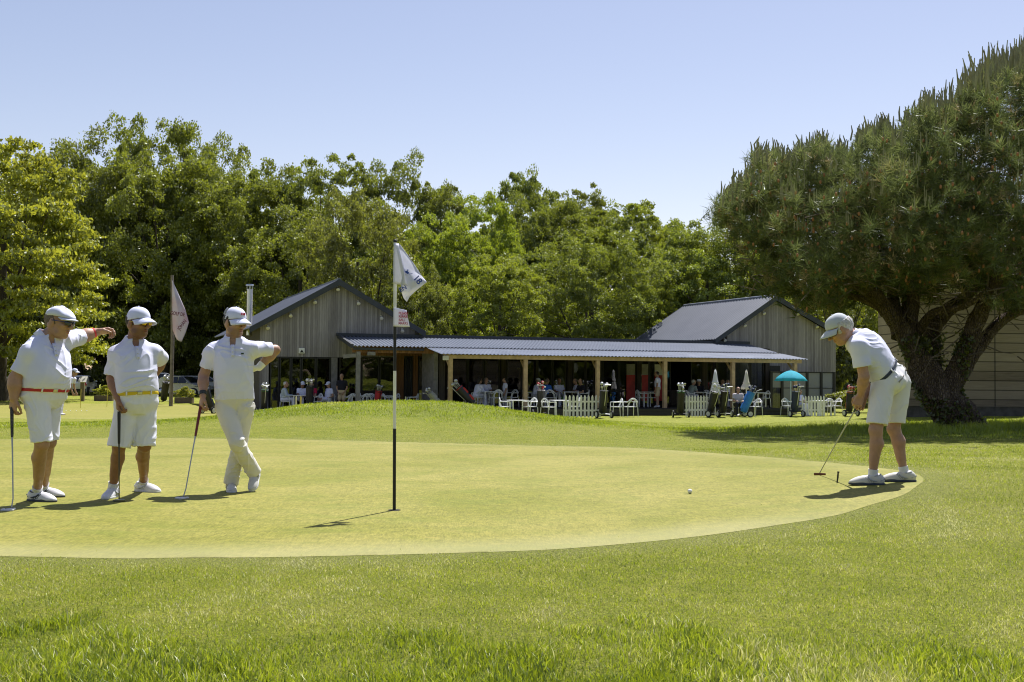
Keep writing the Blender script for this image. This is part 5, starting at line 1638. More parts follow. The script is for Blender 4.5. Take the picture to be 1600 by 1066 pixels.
M_shaft = simple('satin_shaft', (.4, .41, .44), .35, 0.0, var=.05)
def putter(name, label, top, head, facing, grip=.26, grip_mat=None, shaft_mat=None, head_kind='blade', head_mat=None):
    """grip end at top, sole of the head at head (metres); facing: where the face looks"""
    top = A(top); head = A(head); b = V3(*top)
    r = thing(name, label, 'putter', head)
    t = Vector(top - head); ax = t.normalized()
    f = Vector(nrm(facing)); s = Vector((0, 0, 1)).cross(f).normalized()
    hosel = Vector((0, 0, .03)) - f * .01
    bend = hosel + ax * .075 + f * .012
    mb = MB(); mb.tube([hosel, bend, bend + (t - bend) * .5, t - ax * (grip - .01)], [.0055, .0052, .006, .0075], 10); mb.build('shaft', shaft_mat or M_shaft, r, True)
    mb = MB(); mb.tube([t - ax * grip, t - ax * (grip - .02), t - ax * .03, t], [.0095, .0115, .0145, .0135], 12); mb.build('grip', grip_mat or M_black, r, True)
    mb = MB()
    if head_kind == 'blade':
        mb.bar(s * -.058 + Vector((0, 0, .016)), s * .058 + Vector((0, 0, .016)), .022, .026, f)
        mb.bar(s * -.05 + Vector((0, 0, .009)) - f * .022, s * .05 + Vector((0, 0, .009)) - f * .022, .03, .014, f)
    else:
        mb.bar(s * -.052 + Vector((0, 0, .015)), s * .052 + Vector((0, 0, .015)), .014, .026, f)
        pr = [s * -.05 + Vector((0, 0, .004)), s * .05 + Vector((0, 0, .004)), s * .038 - f * .075 + Vector((0, 0, .004)), s * .015 - f * .09 + Vector((0, 0, .004)), s * -.015 - f * .09 + Vector((0, 0, .004)), s * -.038 - f * .075 + Vector((0, 0, .004))]
        mb.prism(pr, (0, 0, .016))
    hd = mb.build('club_head', head_mat or M_steel, r, bevel=.003)
    mb = MB(); mb.bar(-f * .06 + Vector((0, 0, .0225)), f * .008 + Vector((0, 0, .0295)), .003, .002); mb.build('sight_line', M_black, hd)
    return r

# ---- first man, at the left edge, pointing
q = gd(62, 789); D1 = q.y
j = pj(D1)
fr1 = nrm(V3(.80, -.60, 0)); lf1 = V3(.60, .80, 0)
J = dict(pelvis=j(67, 619, .02), neck=j(73, 523, .03), head=j(92, 503.5, .03),
         shR=j(46, 551, -.11), shL=j(103, 533, .17), elR=j(24, 592, -.14), wrR=j(22, 622, -.16),
         elL=j(128, 526, .38), wrL=j(151, 519, .46),
         hipR=j(59, 632, -.07), hipL=j(76, 632, .12), knR=j(65, 693, -.1), knL=j(76, 690, .12), anR=j(60, 762, -.03), anL=j(75, 758, .16))
gR = gd(58, 784); gL = gd(68, 777)
J['anR'][:2] = gR.xy; J['anR'][2] = gR.z + .09; J['anL'][:2] = gL.xy; J['anL'][2] = gL.z + .09
T1 = [(-.24, .05, .06, 0), (-.15, .12, .11, -.005), (-.08, .17, .135, 0), (0, .178, .142, .0), (.14, .178, .155, .02), (.32, .18, .165, .032), (.5, .178, .152, .026), (.68, .186, .135, .008), (.82, .168, .112, -.008), (.93, .1, .085, -.014), (1.0, .072, .068, -.014)]
S1 = dict(base=A(q), J=J, front=fr1, face=nrm(V3(.96, -.24, -.16)), headup=(.1, 0, 1), torso=T1, hk=1.12, skin=SK1,
          handR=dict(d=V3(-.12, .05, -1), n=nrm(V3(.5, .85, 0)), t=1, curl=(36, 45, 30), spread=.16),
          handL=dict(d=V3(.85, .2, .15), n=V3(.1, -.4, -1), t=-1, each=[(28, 45, 30), (35, 50, 35), (42, 55, 40), (50, 60, 40)], ti=.4, k=1.2),
          toeR=V3(.93, -.33, 0), toeL=V3(.95, -.15, 0), footR=A(gR), footL=A(gL), hem_t=.1, waist_t=.12, belt=simple('red_belt', (.42, .02, .035), .5), seed=101,
          legs='shorts', leg_end=.97, leg_r=.08, hip_r=.104, beard=.08, arm_k=1.25, trim=M_sole, sleeve=.19, sleeve_r=.078, coldrop=-.005)
p1, L1, H1, J1 = golfer('person', 'man in red belt and flat cap stretching out his arm, leaning on a putter', S1)
# flat cap
V = []; Fs = []; nu, nv = 36, 10
for jn in range(nv + 1):
    e = jn / nv * PI / 2
    for i in range(nu):
        a = 2 * PI * i / nu; fx, ly = math.cos(a), math.sin(a); rr = math.cos(e) ** .7
        x = -.004 + (.134 if fx > 0 else .108) * fx * rr; y = .087 * ly * rr * (1 - .12 * max(0, fx) ** 3)
        zb = .046 - .002 * fx - .016 * max(0, -fx)
        hgt = .078 - .052 * max(0, x / .134) ** 1.1 - .012 * max(0, -x / .1) + .004 * math.sin(9 * a)
        V.append(H1(x, y, zb + hgt * math.sin(e) ** .75))
for jn in range(nv):
    for i in range(nu):
        i2 = (i + 1) % nu; Fs.append((jn*nu+i, jn*nu+i2, (jn+1)*nu+i2, (jn+1)*nu+i))
mb = MB(); mb.add(V, Fs); fc = mb.build('flat_cap', M_capw, p1, True); solid(fc, .004, 1)
V = []; Fs = []
for i in range(21):
    a = R(-62 + 124 * i / 20)
    for r in range(5):
        qq = r / 4
        V.append(H1(-.004 + .095 * math.cos(a) + (.056 * math.cos(a) + .004) * qq, .088 * math.sin(a), .048 - .016 * qq - 1.5 * (.088 * math.sin(a)) ** 2))
for i in range(20):
    for r in range(4): Fs.append((i*5+r, (i+1)*5+r, (i+1)*5+r+1, i*5+r+1))
mb = MB(); mb.add(V, Fs); solid(mb.build('brim', M_capw, fc, True), .008, 0)

def hair_band(H, parent, mat, top=.05, low=-.055, front=.02, grow=.0, name='hair', side_low=-.03):
    v = Vol(H.c - .16 * H.k, H.c + .16 * H.k, .004)
    v.ell(H(-.012, 0, .022), H.ax, np.array([.106 + grow, .083 + grow, .096]) * H.k, 0,
          stop=[(H(0, 0, top), H.u), (H(front, 0, 0), H.f * .9 + H.u * .45), (H(-.03, 0, low), -H.u * .8 + H.f * .62)])
    v.ell(H(-.004, .088, -.006), H.ax, np.array([.017, .02, .03]) * H.k, 0, 'cut'); v.ell(H(-.004, -.088, -.006), H.ax, np.array([.017, .02, .03]) * H.k, 0, 'cut')
    a, b = Noise(5, 10), Noise(6, 10)
    return link(name, v.mesh(name, lambda p: .002 * a(p, 24) + .0012 * b(p, 60)), mat, parent)
def sunglasses(H, parent, lens, frame=M_black, wrap=.1):
    g_ = MB()
    for sd_ in (-1, 1):
        g_.tube([H(.095, sd_ * .062, .012), H(.06, sd_ * .08, .012), H(-.005, sd_ * .087, .01)], .0035 * H.k, 6)
    g_.tube([H(.112, .012, .012), H(.115, 0, .016), H(.112, -.012, .012)], .003 * H.k, 6)
    fr = g_.build('sunglasses', frame, parent, True)
    for sd_ in (-1, 1):
        m = MB(); n = 9; V = []; Fs = []
        for i in range(n):
            t = i / (n - 1); y = sd_ * (.008 + .058 * t); x = .114 - .02 * t ** 2.2
            hh = .021 * (1 - .35 * t ** 3)
            for z in (.024 - .003 * t, .024 - 2 * hh * (.9 if 0 < i < n-1 else .7)):
                V.append(H(x, y, z))
        for i in range(n - 1): Fs.append((2*i, 2*i+2, 2*i+3, 2*i+1))
        m.add(V, Fs); solid(m.build('lens', lens, fr, True), .003, 0)
    return fr
hair_band(H1, p1, M_hairm)
sunglasses(H1, p1, simple('blue_black_lens', (.01, .02, .06), .1, spec=.8), simple('blue_frame', (.02, .04, .15), .4))
def wrist_band(parent, wr, el, mat, name, r=.034, w_=.018, at=.06):
    d = nrm(el - wr); c = wr + d * at; mb = MB()
    mb.tube([c - d * w_, c - d * w_ * .9, c + d * w_ * .9, c + d * w_], [r * .97, r * 1.05, r * 1.06, r * .98], 20); return mb.build(name, mat, parent, True)
wrist_band(p1, J1['wrL'], J1['elL'], simple('red_strap', (.7, .05, .05), .5), 'wristband', .043, .012, .03)
wrist_band(p1, J1['wrL'], J1['elL'], simple('dark_blue_strap', (.03, .04, .12), .5), 'watch', .045, .008, .062)
hd = gd(20, 799)
putter('putter', 'putter with black patterned grip and white mallet head under the hand of the man pointing', A(P(18.5, 637, J1['wrR'][1] + p1.location.y + .0)), A(hd), (1, .2, 0), .26, simple('patterned_grip', (.05, .05, .05), .7, var=.9, nscale=90), M_shaft, 'mallet', simple('white_head', (.7, .7, .72), .35))

# ---- second man, yellow belt
q = gd(205, 780); D2 = q.y; j = pj(D2)
fr2 = nrm(V3(.50, -.87, 0))
J = dict(pelvis=j(213, 629, .0), neck=j(209, 529, .03), head=j(216, 505, .0),
         shR=j(183, 553, -.02), shL=j(240, 550, .1), elR=j(175, 592, -.02), wrR=j(184, 622, -.14),
         elL=j(253, 562, .32), wrL=j(238, 592, .30),
         hipR=j(198, 640, -.02), hipL=j(226, 640, .05), knR=j(186, 697, -.06), knL=j(225, 696, .03), anR=j(180, 756, -.02), anL=j(224, 756, .06))
gR = gd(176, 778); gL = gd(224, 769)
J['anR'][:2] = gR.xy; J['anR'][2] = gR.z + .09; J['anL'][:2] = gL.xy; J['anL'][2] = gL.z + .09
T2 = [(-.24, .05, .06, 0), (-.15, .12, .1, -.008), (-.08, .172, .125, -.006), (0, .176, .128, -.005), (.14, .168, .132, .012), (.32, .16, .138, .02), (.5, .162, .136, .016), (.68, .174, .128, .004), (.82, .158, .11, -.008), (.93, .1, .085, -.014), (1.0, .074, .07, -.014)]
S2 = dict(base=A(q), J=J, front=fr2, face=nrm(V3(.86, -.5, -.06)), torso=T2, hk=1.08, skin=SK2,
          handR=dict(d=V3(.1, -.12, -1), n=nrm(V3(.85, .4, -.2)), t=1, curl=(42, 50, 35), spread=.16),
          handL=dict(d=V3(-.55, -.1, -.55), n=V3(-.5, -.6, .2), t=-1, curl=(12, 15, 10)),
          toeR=V3(.0, -1, 0), toeL=V3(.9, -.42, 0), footR=A(gR), footL=A(gL), hem_t=.13, waist_t=.15, belt=simple('yellow_belt', (.62, .45, .02), .5), seed=131,
          legs='shorts', leg_end=1.02, leg_r=.096, hip_r=.106, beard=.35, trim=simple('grey_trim', (.45, .47, .5), .5), tongue=simple('blue_lining', (.02, .08, .5), .6), sole=M_solew, sleeve=.195, sleeve_r=.08)
p2, L2, H2, J2 = golfer('person', 'man in white polo, yellow belt and mirrored gold sunglasses resting on his putter', S2)
ball_cap(H2, p2, M_capw); hair_band(H2, p2, M_hairb, top=.06, low=-.06)
sunglasses(H2, p2, M_gold, simple('gold_frame', (.4, .28, .05), .4))
hd = gd(186, 785)
putter('putter', 'putter with black grip and dark shaft under the hand of the man in yellow belt', A(P(186, 643, D2 - .2)), A(hd), (.3, -1, 0), .28, M_black, simple('black_shaft', (.03, .03, .032), .35), 'mallet', simple('grey_head', (.22, .22, .23), .3, .9))

# ---- third man, long cream trousers, legs crossed
q = gd(375, 770); D3 = q.y; j = pj(D3)
fr3 = nrm(V3(.2, -.98, 0))
J = dict(pelvis=j(366, 622, .02), neck=j(364, 526, .03), head=j(367, 504, -.0),
         shR=j(332, 549, -.0), shL=j(397, 545, .03), elR=j(318, 588, .03), wrR=j(317, 618, -.1),
         elL=j(430, 547, .17), wrL=j(405, 574, .10),
         hipR=j(351, 634, .0), hipL=j(382, 634, .03), knR=j(370, 692, -.12), knL=j(374, 693, .05), anR=j(395, 738, -.04), anL=j(361, 752, .08))
gL = gd(361, 768)
J['anL'][:2] = gL.xy; J['anL'][2] = gL.z + .09
J['anR'] = j(396, 737, .1)
T3 = [(-.24, .05, .05, 0), (-.15, .11, .09, -.012), (-.08, .16, .11, -.01), (0, .166, .118, -.01), (.18, .158, .12, .01), (.42, .16, .126, .014), (.66, .175, .127, .004), (.82, .158, .11, -.008), (.93, .1, .082, -.014), (1.0, .07, .066, -.014)]
S3 = dict(base=A(q), J=J, front=fr3, face=nrm(V3(.80, -.58, -.16)), torso=T3, hk=1.08, skin=SK3,
          handR=dict(d=V3(-.12, -.2, -1), n=nrm(V3(.8, .5, -.15)), t=1, curl=(40, 48, 35), spread=.16),
          handL=dict(d=V3(-.75, -.15, -.3), n=V3(-.4, .2, .9), t=-1, curl=(30, 40, 30)),
          toeR=V3(.05, -.75, -.6), upR=V3(-.12, -.55, .75), toeL=V3(.3, -.95, 0), footR=A(P(400, 758, D3 + .02)), footL=A(gL), hem_t=-.03, shirt_ramp=((-.1, 0, .1, .3, .5, .8, 1), (.012, .012, .012, .01, .007, 0, -.002)), seed=161,
          legs='trousers', shorts=M_cream, waist_t=.14, beard=.4, sleeve=.17, sleeve_r=.072, sock=cloth_mat('pink_sock', (.4, .12, .16), weave=300), upper=simple('pale_grey_shoe', (.55, .54, .52), .6, var=.06), sole=M_solew, shoe_k=.95)
# crossed foot stands on its toe
an = J['anR']; S3['footR'] = an + nrm(V3(.12, .55, -.75)) * .085
p3, L3, H3, J3 = golfer('person', 'man in cream trousers standing with legs crossed and gloved hand on hip', S3)
cp = ball_cap(H3, p3, M_capw, under=simple('cap_under', (.55, .55, .58), .8))
mb = MB()
for k in range(4):     # red lettering on the front of the cap
    y = .018 - .012 * k
    mb.tube([H3(.103 - .012 * abs(y) / .03, y, .078), H3(.097 - .012 * abs(y) / .03, y, .096)], .0035, 5); mb.tube([H3(.101, y, .087), H3(.1, y - .008, .087)], .003, 5); mb.tube([H3(.098, y, .096), H3(.097, y - .009, .095)], .003, 5)
mb.build('cap_lettering', simple('red_stitch', (.5, .03, .06), .7), cp)
mb = MB()
for sd_ in (-1, 1):
    for r in range(4):
        a = R(sd_ * (105 + 14 * r)); mb.tube([H3(.1065 * math.cos(a) * math.cos(e) ** .82 - .004, .0925 * math.sin(a) * math.cos(e) ** .82, .05 + .095 * math.sin(e)) for e in np.linspace(.1, .8, 6)], .0045, 5)
mb.build('mesh_panel', simple('grey_mesh', (.36, .37, .42), .8), cp)
hair_band(H3, p3, M_hairb, top=.055, low=-.085, front=.03, grow=.002)
wrist_band(p3, J3['wrR'], J3['elR'], simple('beads', (.03, .035, .03), .4, var=.9, nscale=80), 'bracelet', .036, .02, .02)
# white glove on the hip hand
v = Vol(J3['wrL'] - .17, J3['wrL'] + .17, .004)
hd_ = S3['handL']; add_hand(v, J3['wrL'], hd_['d'], hd_['n'], -1, hd_['curl'], k=1.2); v.cone(J3['wrL'], J3['wrL'] + nrm(J3['elL'] - J3['wrL']) * .05, .035, .037, .01)
link('glove', v.mesh('glove'), simple('white_glove', (.74, .74, .74), .55), p3)
patch(L3, p3, 'emblem', simple('green_stitch', (.03, .05, .03), .8), .71, .075, .1, .022, .026)
hd = gd(288, 781)
putter('putter', 'putter with dark red grip under the hand of the man with crossed legs', A(P(314.5, 629, D3 - .1)), A(hd), (.9, -.4, 0), .36, simple('red_grip', (.16, .025, .02), .6), M_shaft, 'mallet', simple('white_head', (.7, .7, .72), .35))

# ---- fourth man, putting, bent over with his back half turned
qn = gd(1364, 758.5, 6, 20); qf = gd(1413, 753.5, 6, 20); D4 = (qn.y + qf.y) / 2; j = pj(D4)
fr4 = nrm(V3(-.86, .5, 0)); rt4 = V3(.5, .86, 0)
J = dict(pelvis=j(1389, 594, .06), neck=j(1328, 523, .0), head=j(1313, 514.5, -.02),
         shL=j(1341, 541, -.15), shR=j(1346, 545, .19), elL=j(1350, 589, -.16), wrL=j(1345, 617, -.05),
         elR=j(1364, 598, .14), wrR=j(1349, 623, .03),
         hipL=j(1378, 611, -.04), hipR=j(1404, 606, .15), knL=j(1369, 672, -.12), knR=j(1397, 670, .12), anL=j(1370, 741, -.1), anR=j(1412, 737, .12))
J['anL'][:2] = qn.xy; J['anL'][2] = qn.z + .09; J['anR'][:2] = qf.xy; J['anR'][2] = qf.z + .09
ax4 = nrm(J['neck'] - J['pelvis'])
T4 = [(-.3, .05, .05, 0), (-.2, .11, .09, -.02), (-.08, .168, .125, -.03), (.04, .176, .125, -.018), (.2, .165, .112, -.012), (.42, .165, .112, -.034), (.64, .184, .115, -.045), (.82, .176, .105, -.035), (.93, .12, .085, -.016), (1.0, .07, .066, -.006)]
S4 = dict(base=A((qn + qf) / 2), J=J, front=nrm(V3(-.86, .5, 0)), face=nrm(V3(-.84, .12, -.54)), headup=(-.5, .05, .85), torso=T4, hk=1.1, skin=SK4,
          handL=dict(d=V3(-.28, .1, -.85), n=nrm(V3(.3, .95, 0)), t=-1, curl=(60, 70, 45), spread=.08, ti=.8),
          handR=dict(d=V3(-.42, -.05, -.8), n=nrm(V3(-.1, -.95, 0)), t=1, curl=(60, 70, 45), spread=.08, ti=.8),
          toeL=V3(-.98, .12, 0), toeR=V3(-.97, .2, 0), footL=A(qn), footR=A(qf), hem_t=.18, waist_t=.2, fold=.004, belt=simple('navy_belt', (.03, .04, .065), .6), seed=191,
          legs='shorts', shorts=M_offwhite, leg_end=.86, leg_r=.094, hip_r=.108, pocket_mat=simple('pocket_trim', (.3, .28, .25), .8), placket=False, vneck=False, sleeve=.19, sleeve_r=.082, beard=0, upper=simple('cream_leather', (.62, .6, .55), .5, var=.06), sole=simple('navy_sole', (.05, .06, .085), .6), shoe_k=1.02)  # back pockets a darker tone than the shorts
p4, L4, H4, J4 = golfer('person', 'grey haired man in offwhite shorts bent over his putter, navy belt', S4)
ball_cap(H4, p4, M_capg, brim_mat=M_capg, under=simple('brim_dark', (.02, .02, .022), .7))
hair_band(H4, p4, M_hairg, top=.06, low=-.085, front=.035, grow=.005)
for x in (-.1, -.07, -.04):
    pass
hd = gd(1281, 743.5, 6, 20)
putter('putter', 'putter with dark blue grip and red-brown blade head swung by the bending man', A(P(1349, 616, D4 - .02)), A(hd), (-.3, -.95, 0), .27, simple('blue_grip', (.025, .035, .07), .6), M_shaft, 'blade', simple('copper_head', (.16, .07, .05), .35, .6))

# ---- ball, marker, flagstick
def golf_ball(p, label, group=None):
    n = N('golf_ball')
    mb = MB(); mb.ball((0, 0, .02135), .02135, 10); o = mb.build('golf_ball', M_ball, None, True); o.location = p
    return tag(o, label, 'golf ball', group)
nb = N('ball_cover'); vo = nb.n('TexVoronoi', {'Vector': nb.coord('Object'), 'Scale': 260.0}).outputs['Distance']
M_ball = nb.done(nb.pbr((.8, .8, .8), .3, 0, nb.bump(vo, .4, .002), .5))
b_ = gd(1078, 772.5, 6, 20); golf_ball((b_.x, b_.y, b_.z + .006), 'white golf ball on the putting green between flagstick and bending man')
for px in (103, 110, 119, 127, 135.5):
    b_ = P(px, 645.5, 52); b_.z = gz(b_.x, b_.y) + .02
    golf_ball(b_, 'white golf ball lying in a row on the practice green', 'golf balls in a row on the practice green')
m_ = gd(1308, 755, 6, 20)
mb = MB(); mb.tube([(0, 0, 0), (.006, 0, .05), (.01, 0, .095)], [.006, .009, .007], 8); mb.box((.002, -.006, .09), (.02, .006, .104)); o = mb.build('pitch_fork', simple('dark_rubber', (.03, .025, .02), .6), None, True); o.location = (m_.x, m_.y, m_.z + .004)
tag(o, 'small dark pitch mark fork stuck upright by the blade putter', 'pitch fork')

fs = thing('flagstick', 'black and white flagstick with white pennant numbered 18 standing in the hole', 'flagstick', HOLE + Vector((0, 0, .005)))
s_ = FPX / 9.47
def fz(py): return (798 - py) / s_
mb = MB()
for a, b, mi in ((799, 671, 0), (671, 581, 1), (581, 511, 0), (511, 380, 1)):
    mb.m = mi; x0 = (616 - .0075 * (798 - a)) ; mb.tube([((a - 798) * .0085 / s_, 0, fz(a)), ((b - 798) * .0085 / s_, 0, fz(b))], .0125 if a < 700 else .0135, 12)
pole = mb.build('pole', [M_black, M_white], fs, True)
mb = MB(); mb.ball((-418 * .0085 / s_, 0, fz(380) + .01), .017, 6); mb.build('finial', M_black, fs, True)
M_flag = N('flag_nylon')
M_flag = M_flag.done(M_flag.n('MixShader', {0: .3, 1: M_flag.pbr((.72, .72, .86), .7), 2: M_flag.n('BsdfTranslucent', {'Color': (.8, .8, .85)}).outputs[0]}).outputs[0])
M_blue = simple('blue_print', (.03, .07, .32), .7)
def fp(px, py, y=0.0): return Vector(((px - 616) / s_ * (9.47 + y) / 9.47, y, (798 - py) / s_ * (9.47 + y) / 9.47))
# the hanging pennant: a sleeve on the stick, a near fold and a far fold swept to the right
def cloth(name, rows, mat, parent, sub=5):
    """rows of points, smoothed and subdivided"""
    g_ = [[fp(*p) for p in r] for r in rows]
    m = len(g_); k = len(g_[0]); V = []
    for a in np.linspace(0, m - 1, (m - 1) * sub + 1):
        i = min(int(a), m - 2); t = a - i
        for b in np.linspace(0, k - 1, (k - 1) * sub + 1):
            l = min(int(b), k - 2); u = b - l
            V.append((g_[i][l] * (1-t) + g_[i+1][l] * t) * (1-u) + (g_[i][l+1] * (1-t) + g_[i+1][l+1] * t) * u)
    nn = (k - 1) * sub + 1; mm = (m - 1) * sub + 1
    Fs = [(x*nn+y, x*nn+y+1, (x+1)*nn+y+1, (x+1)*nn+y) for x in range(mm-1) for y in range(nn-1)]
    mb = MB(); mb.add(V, Fs); o = mb.build(name, mat, parent, True); solid(o, .002, 0); return o
fl = cloth('flag', [[(610.5, 381, -.02), (613, 381, -.022), (617, 381.5, -.012)], [(610.5, 400, -.022), (616, 401, -.03), (624, 404, -.05)], [(610.5, 422, -.022), (619, 423, -.035), (629, 427, -.07)], [(610.5, 444.5, -.02), (621, 445, -.03), (634, 446, -.08)]], M_flag, fs)
cloth('flag_fold', [[(616.5, 381, -.005), (618, 381.5, .0), (619.5, 383, .0), (621, 384, .0)], [(622, 402, -.04), (628, 402, .0), (634, 405, .04), (639, 411, .05)], [(628, 424, -.066), (637, 424, .0), (646, 427, .05), (654, 434, .06)], [(623, 441, -.06), (643, 440, -.02), (653, 438, .03), (662, 443, .05)], [(624, 456, -.05), (637, 456, -.03), (646, 452, .01), (656, 447.5, .04)], [(625, 461, -.02), (630, 465, -.02), (638, 460, .0), (650, 452, .03)], [(627, 467, -.01), (632, 473, -.01), (636, 465, .0), (644, 457, .02)]], M_flag, fl)
def text(body, size, loc, parent, mat, face, up, name='lettering', sx=1.0, bold=True):
    cu = bpy.data.curves.new(name, 'FONT'); cu.body = body; cu.size = size; cu.extrude = .0006; cu.align_x = 'CENTER'; cu.align_y = 'CENTER'; cu.space_line = .82
    if bold: cu.offset = size * .018
    t = bpy.data.objects.new(name, cu)
    me = bpy.data.meshes.new_from_object(t); bpy.data.objects.remove(t)
    o = link(name, me, mat, parent)
    z = Vector(face).normalized(); y = Vector(up); y = (y - z * y.dot(z)).normalized(); x = y.cross(z)
    o.matrix_local = Matrix([(x[i] * sx, y[i], z[i], loc[i]) for i in range(3)] + [(0, 0, 0, 1)])
    return o
nf = (fp(662, 443, .05) - fp(640, 424, .0)).cross(fp(636, 465, .0) - fp(640, 424, .0)); nf = nf if nf.y < 0 else -nf
text('18', .074, fp(649, 437.5, -.03), fl, M_blue, (-.25, -1, .1), (.76, 0, .65), 'number')
mb = MB()   # little blue golfer print
a = fp(632.5, 427, -.085); mb.prism([fp(629, 424, -.068), fp(633, 422.5, -.06), fp(636, 426, -.055), fp(634, 428, -.06), (fp(631, 426, -.066))], (0, -.003, 0)); mb.tube([fp(634, 427.5, -.06), fp(637, 428, -.05), fp(641, 427, -.04)], .0022, 5); mb.ball(fp(634, 421.6, -.062), .006, 5)
mb.build('printed_golfer', M_blue, fl)
text('EN', .05, fp(627, 450.5, -.08), fl, M_blue, (-.1, -1, 0), (-.5, 0, .86), 'lettering')
# small notice flag
nf_ = cloth('notice_flag', [[(611.5, 483, -.025), (618, 482, -.03), (626, 484, -.035), (632, 485.5, -.03)], [(611.5, 497, -.025), (618, 497, -.032), (627, 498, -.045), (635, 499, -.035)], [(611.5, 511, -.025), (618, 511, -.03), (627, 511.5, -.04), (637.5, 511.5, -.03)]], M_flag, fs)
for i, (w_, y) in enumerate((('PLEASE', 489.8), ('REPAIR', 495), ('BALL', 500.2), ('MARKS', 505.4))):
    text(w_, .03, fp(627.5 if i != 2 else 625.5, y, -.053), nf_, simple('red_letter', (.4, .02, .05), .7), (-.05, -1, 0), (0, 0, 1), 'lettering', .82)
# ------------------------------------------------------------------ terrace furniture and guests
def on_deck(px, v):
    """place on the deck for a photo column, v metres from the gable line"""
    u = u_at(px, v); return bw(u, v, .30), u
def on_lawn(px, v):
    u = u_at(px, v); p = bw(u, v); p.z = gz(p.x, p.y); return p
PAV = .06
# ---- white resin chair with looped back
def make_chair():
    r = thing('terrace_chair', 'x', 'chair', (0, 0, 0))
    mb = MB(); V = []
    mb.prism([(-.23, -.22, .44), (.23, -.22, .44), (.25, .1, .435), (.2, .22, .44), (-.2, .22, .44), (-.25, .1, .435)], (0, 0, .025)); mb.build('seat', M_plastic, r, bevel=.006)
    mb = MB()
    def arc(pts, rad=.014): mb.tube(pts, rad, 6)
    n = 14
    top = [(.25 * math.sin(a), .2 + .04 * math.cos(a), .66 + .17 * math.cos(a) ** 2) for a in np.linspace(-PI/2, PI/2, n)]
    arc([(-.27, -.2, .66)] + [(-.27, .0, .67)] + top + [(.27, .0, .67), (.27, -.2, .66)], .017)
    arc([(-.24, .16, .455), (-.2, .22, .62), (-.08, .25, .8), (.05, .25, .78), (.17, .23, .62), (.2, .2, .455)])
    arc([(.24, .16, .455), (.2, .22, .62), (.08, .25, .79), (-.05, .25, .77), (-.17, .23, .62), (-.2, .2, .455)])
    arc([(-.26, .1, .67), (-.14, .22, .72), (0, .25, .69), (.14, .22, .72), (.26, .1, .67)], .012)
    mb.build('backrest', M_plastic, r, True)
    for x, y in ((-.25, -.21), (.25, -.21), (-.24, .22), (.24, .22)):
        mb = MB(); mb.tube([(x * 1.05, y * 1.12, 0), (x, y, .44)] + ([(x * 1.06, y, .66)] if y < 0 else []), [.013, .019] + ([.015] if y < 0 else []), 7); mb.build('leg', M_plastic, r, True)
    return r
def make_table():
    r = thing('terrace_table', 'x', 'table', (0, 0, 0))
    mb = MB(); mb.box((-.38, -.38, .71), (.38, .38, .74)); mb.build('tabletop', M_plastic, r, bevel=.006)
    for x in (-.34, .34):
        for y in (-.34, .34):
            mb = MB(); mb.box((x - .022, y - .022, 0), (x + .022, y + .022, .708)); mb.build('leg', M_plastic, r)
    return r
_c0, _t0 = make_chair(), make_table(); _used = {}
def place(src, p, rz, label, group):
    k = src.name
    o = copy_tree(src) if _used.get(k) else src
    _used[k] = True
    o.location = p; o.rotation_euler = (0, 0, rz); o['label'] = label; o['group'] = group
    return o
def chair(p, deg, label): return place(_c0, p, PHI + R(deg), label, 'white chairs on and before the terrace')
def table(p, deg, label): return place(_t0, p, PHI + R(deg), label, 'white tables on and before the terrace')
D_ = lambda px, v: on_deck(px, v)[0]
def PV(px, v): p = bw(u_at(px, v), v, PAV); return p
# chairs turn: 0 = back away from us, 180 = back towards us
for px, v, deg, lab in (
    (449, -1.1, 65, 'white looped chair under the seated grey-haired man in pale blue'),
    (495, -1.3, -75, 'white looped chair by the table of four under the left gable'),
    (514, -1.0, -60, 'white looped chair under the man leaning back in white cap'),
    (548, -1.6, 200, 'white looped chair right of the man in black polo'),
    (556, -1.0, -100, 'white looped chair half behind the grey terrace post'),
    (574, -1.9, 170, 'white looped chair left of the red golf bag, its back to us'),
    (583, -1.2, 150, 'white looped chair directly behind the red golf bag'),
    (607, -1.8, 100, 'white looped chair right of the red golf bag'),
    (616, -1.3, -80, 'white looped chair at the table beside the flagstick, facing left'),
    (646, -1.7, -95, 'lone white looped chair before the warm timber wall')):
    chair(PV(px, v), deg, lab)
for px, v, lab in ((470, -1.3, 'white table between the seated men under the left gable'), (560, -1.5, 'white table beside the grey terrace post'), (600, -1.6, 'white table behind the red golf bag and flagstick')):
    table(PV(px, v), 0, lab)
for px, v, deg, lab in (
    (749, -3.4, -160, 'white looped chair under the long-haired woman in white'),
    (776, -4.0, 185, 'white looped chair seen from behind beside the standing child'),
    (800, -3.2, -70, 'white looped chair behind the standing child'),
    (826, -2.6, 80, 'white looped chair left of the man in pale cap'),
    (861, -3.6, 150, 'white looped chair before the man in blue polo'),
    (846, -3.1, 170, 'white looped chair under the man in blue polo'),
    (913, -3.6, -110, 'white looped chair under the man in black at the terrace edge'),
    (1003, -3.2, 90, 'white looped chair left of the standing man in shorts'),
    (1020, -3.0, -120, 'white looped chair just behind the standing man in shorts'),
    (1075, -3.3, 120, 'white looped chair under the man in grey-green shirt'),
    (1100, -3.0, -60, 'white looped chair under the person in white sun hat'),
    (1194, -3.6, -90, 'white looped chair at the far right table on the deck'),
    (1165, -2.6, 60, 'white looped chair left of the far right table on the deck')):
    chair(D_(px, v), deg, lab)
for px, v, lab in ((766, -3.6, 'white table before the two women on the terrace'), (889, -3.5, 'white table between the men seated on the terrace'), (1012, -3.0, 'white table beside the standing man in shorts'), (1090, -2.9, 'white table before the person in white sun hat'), (1182, -3.2, 'white table at the right end of the deck')):
    table(D_(px, v), 0, lab)
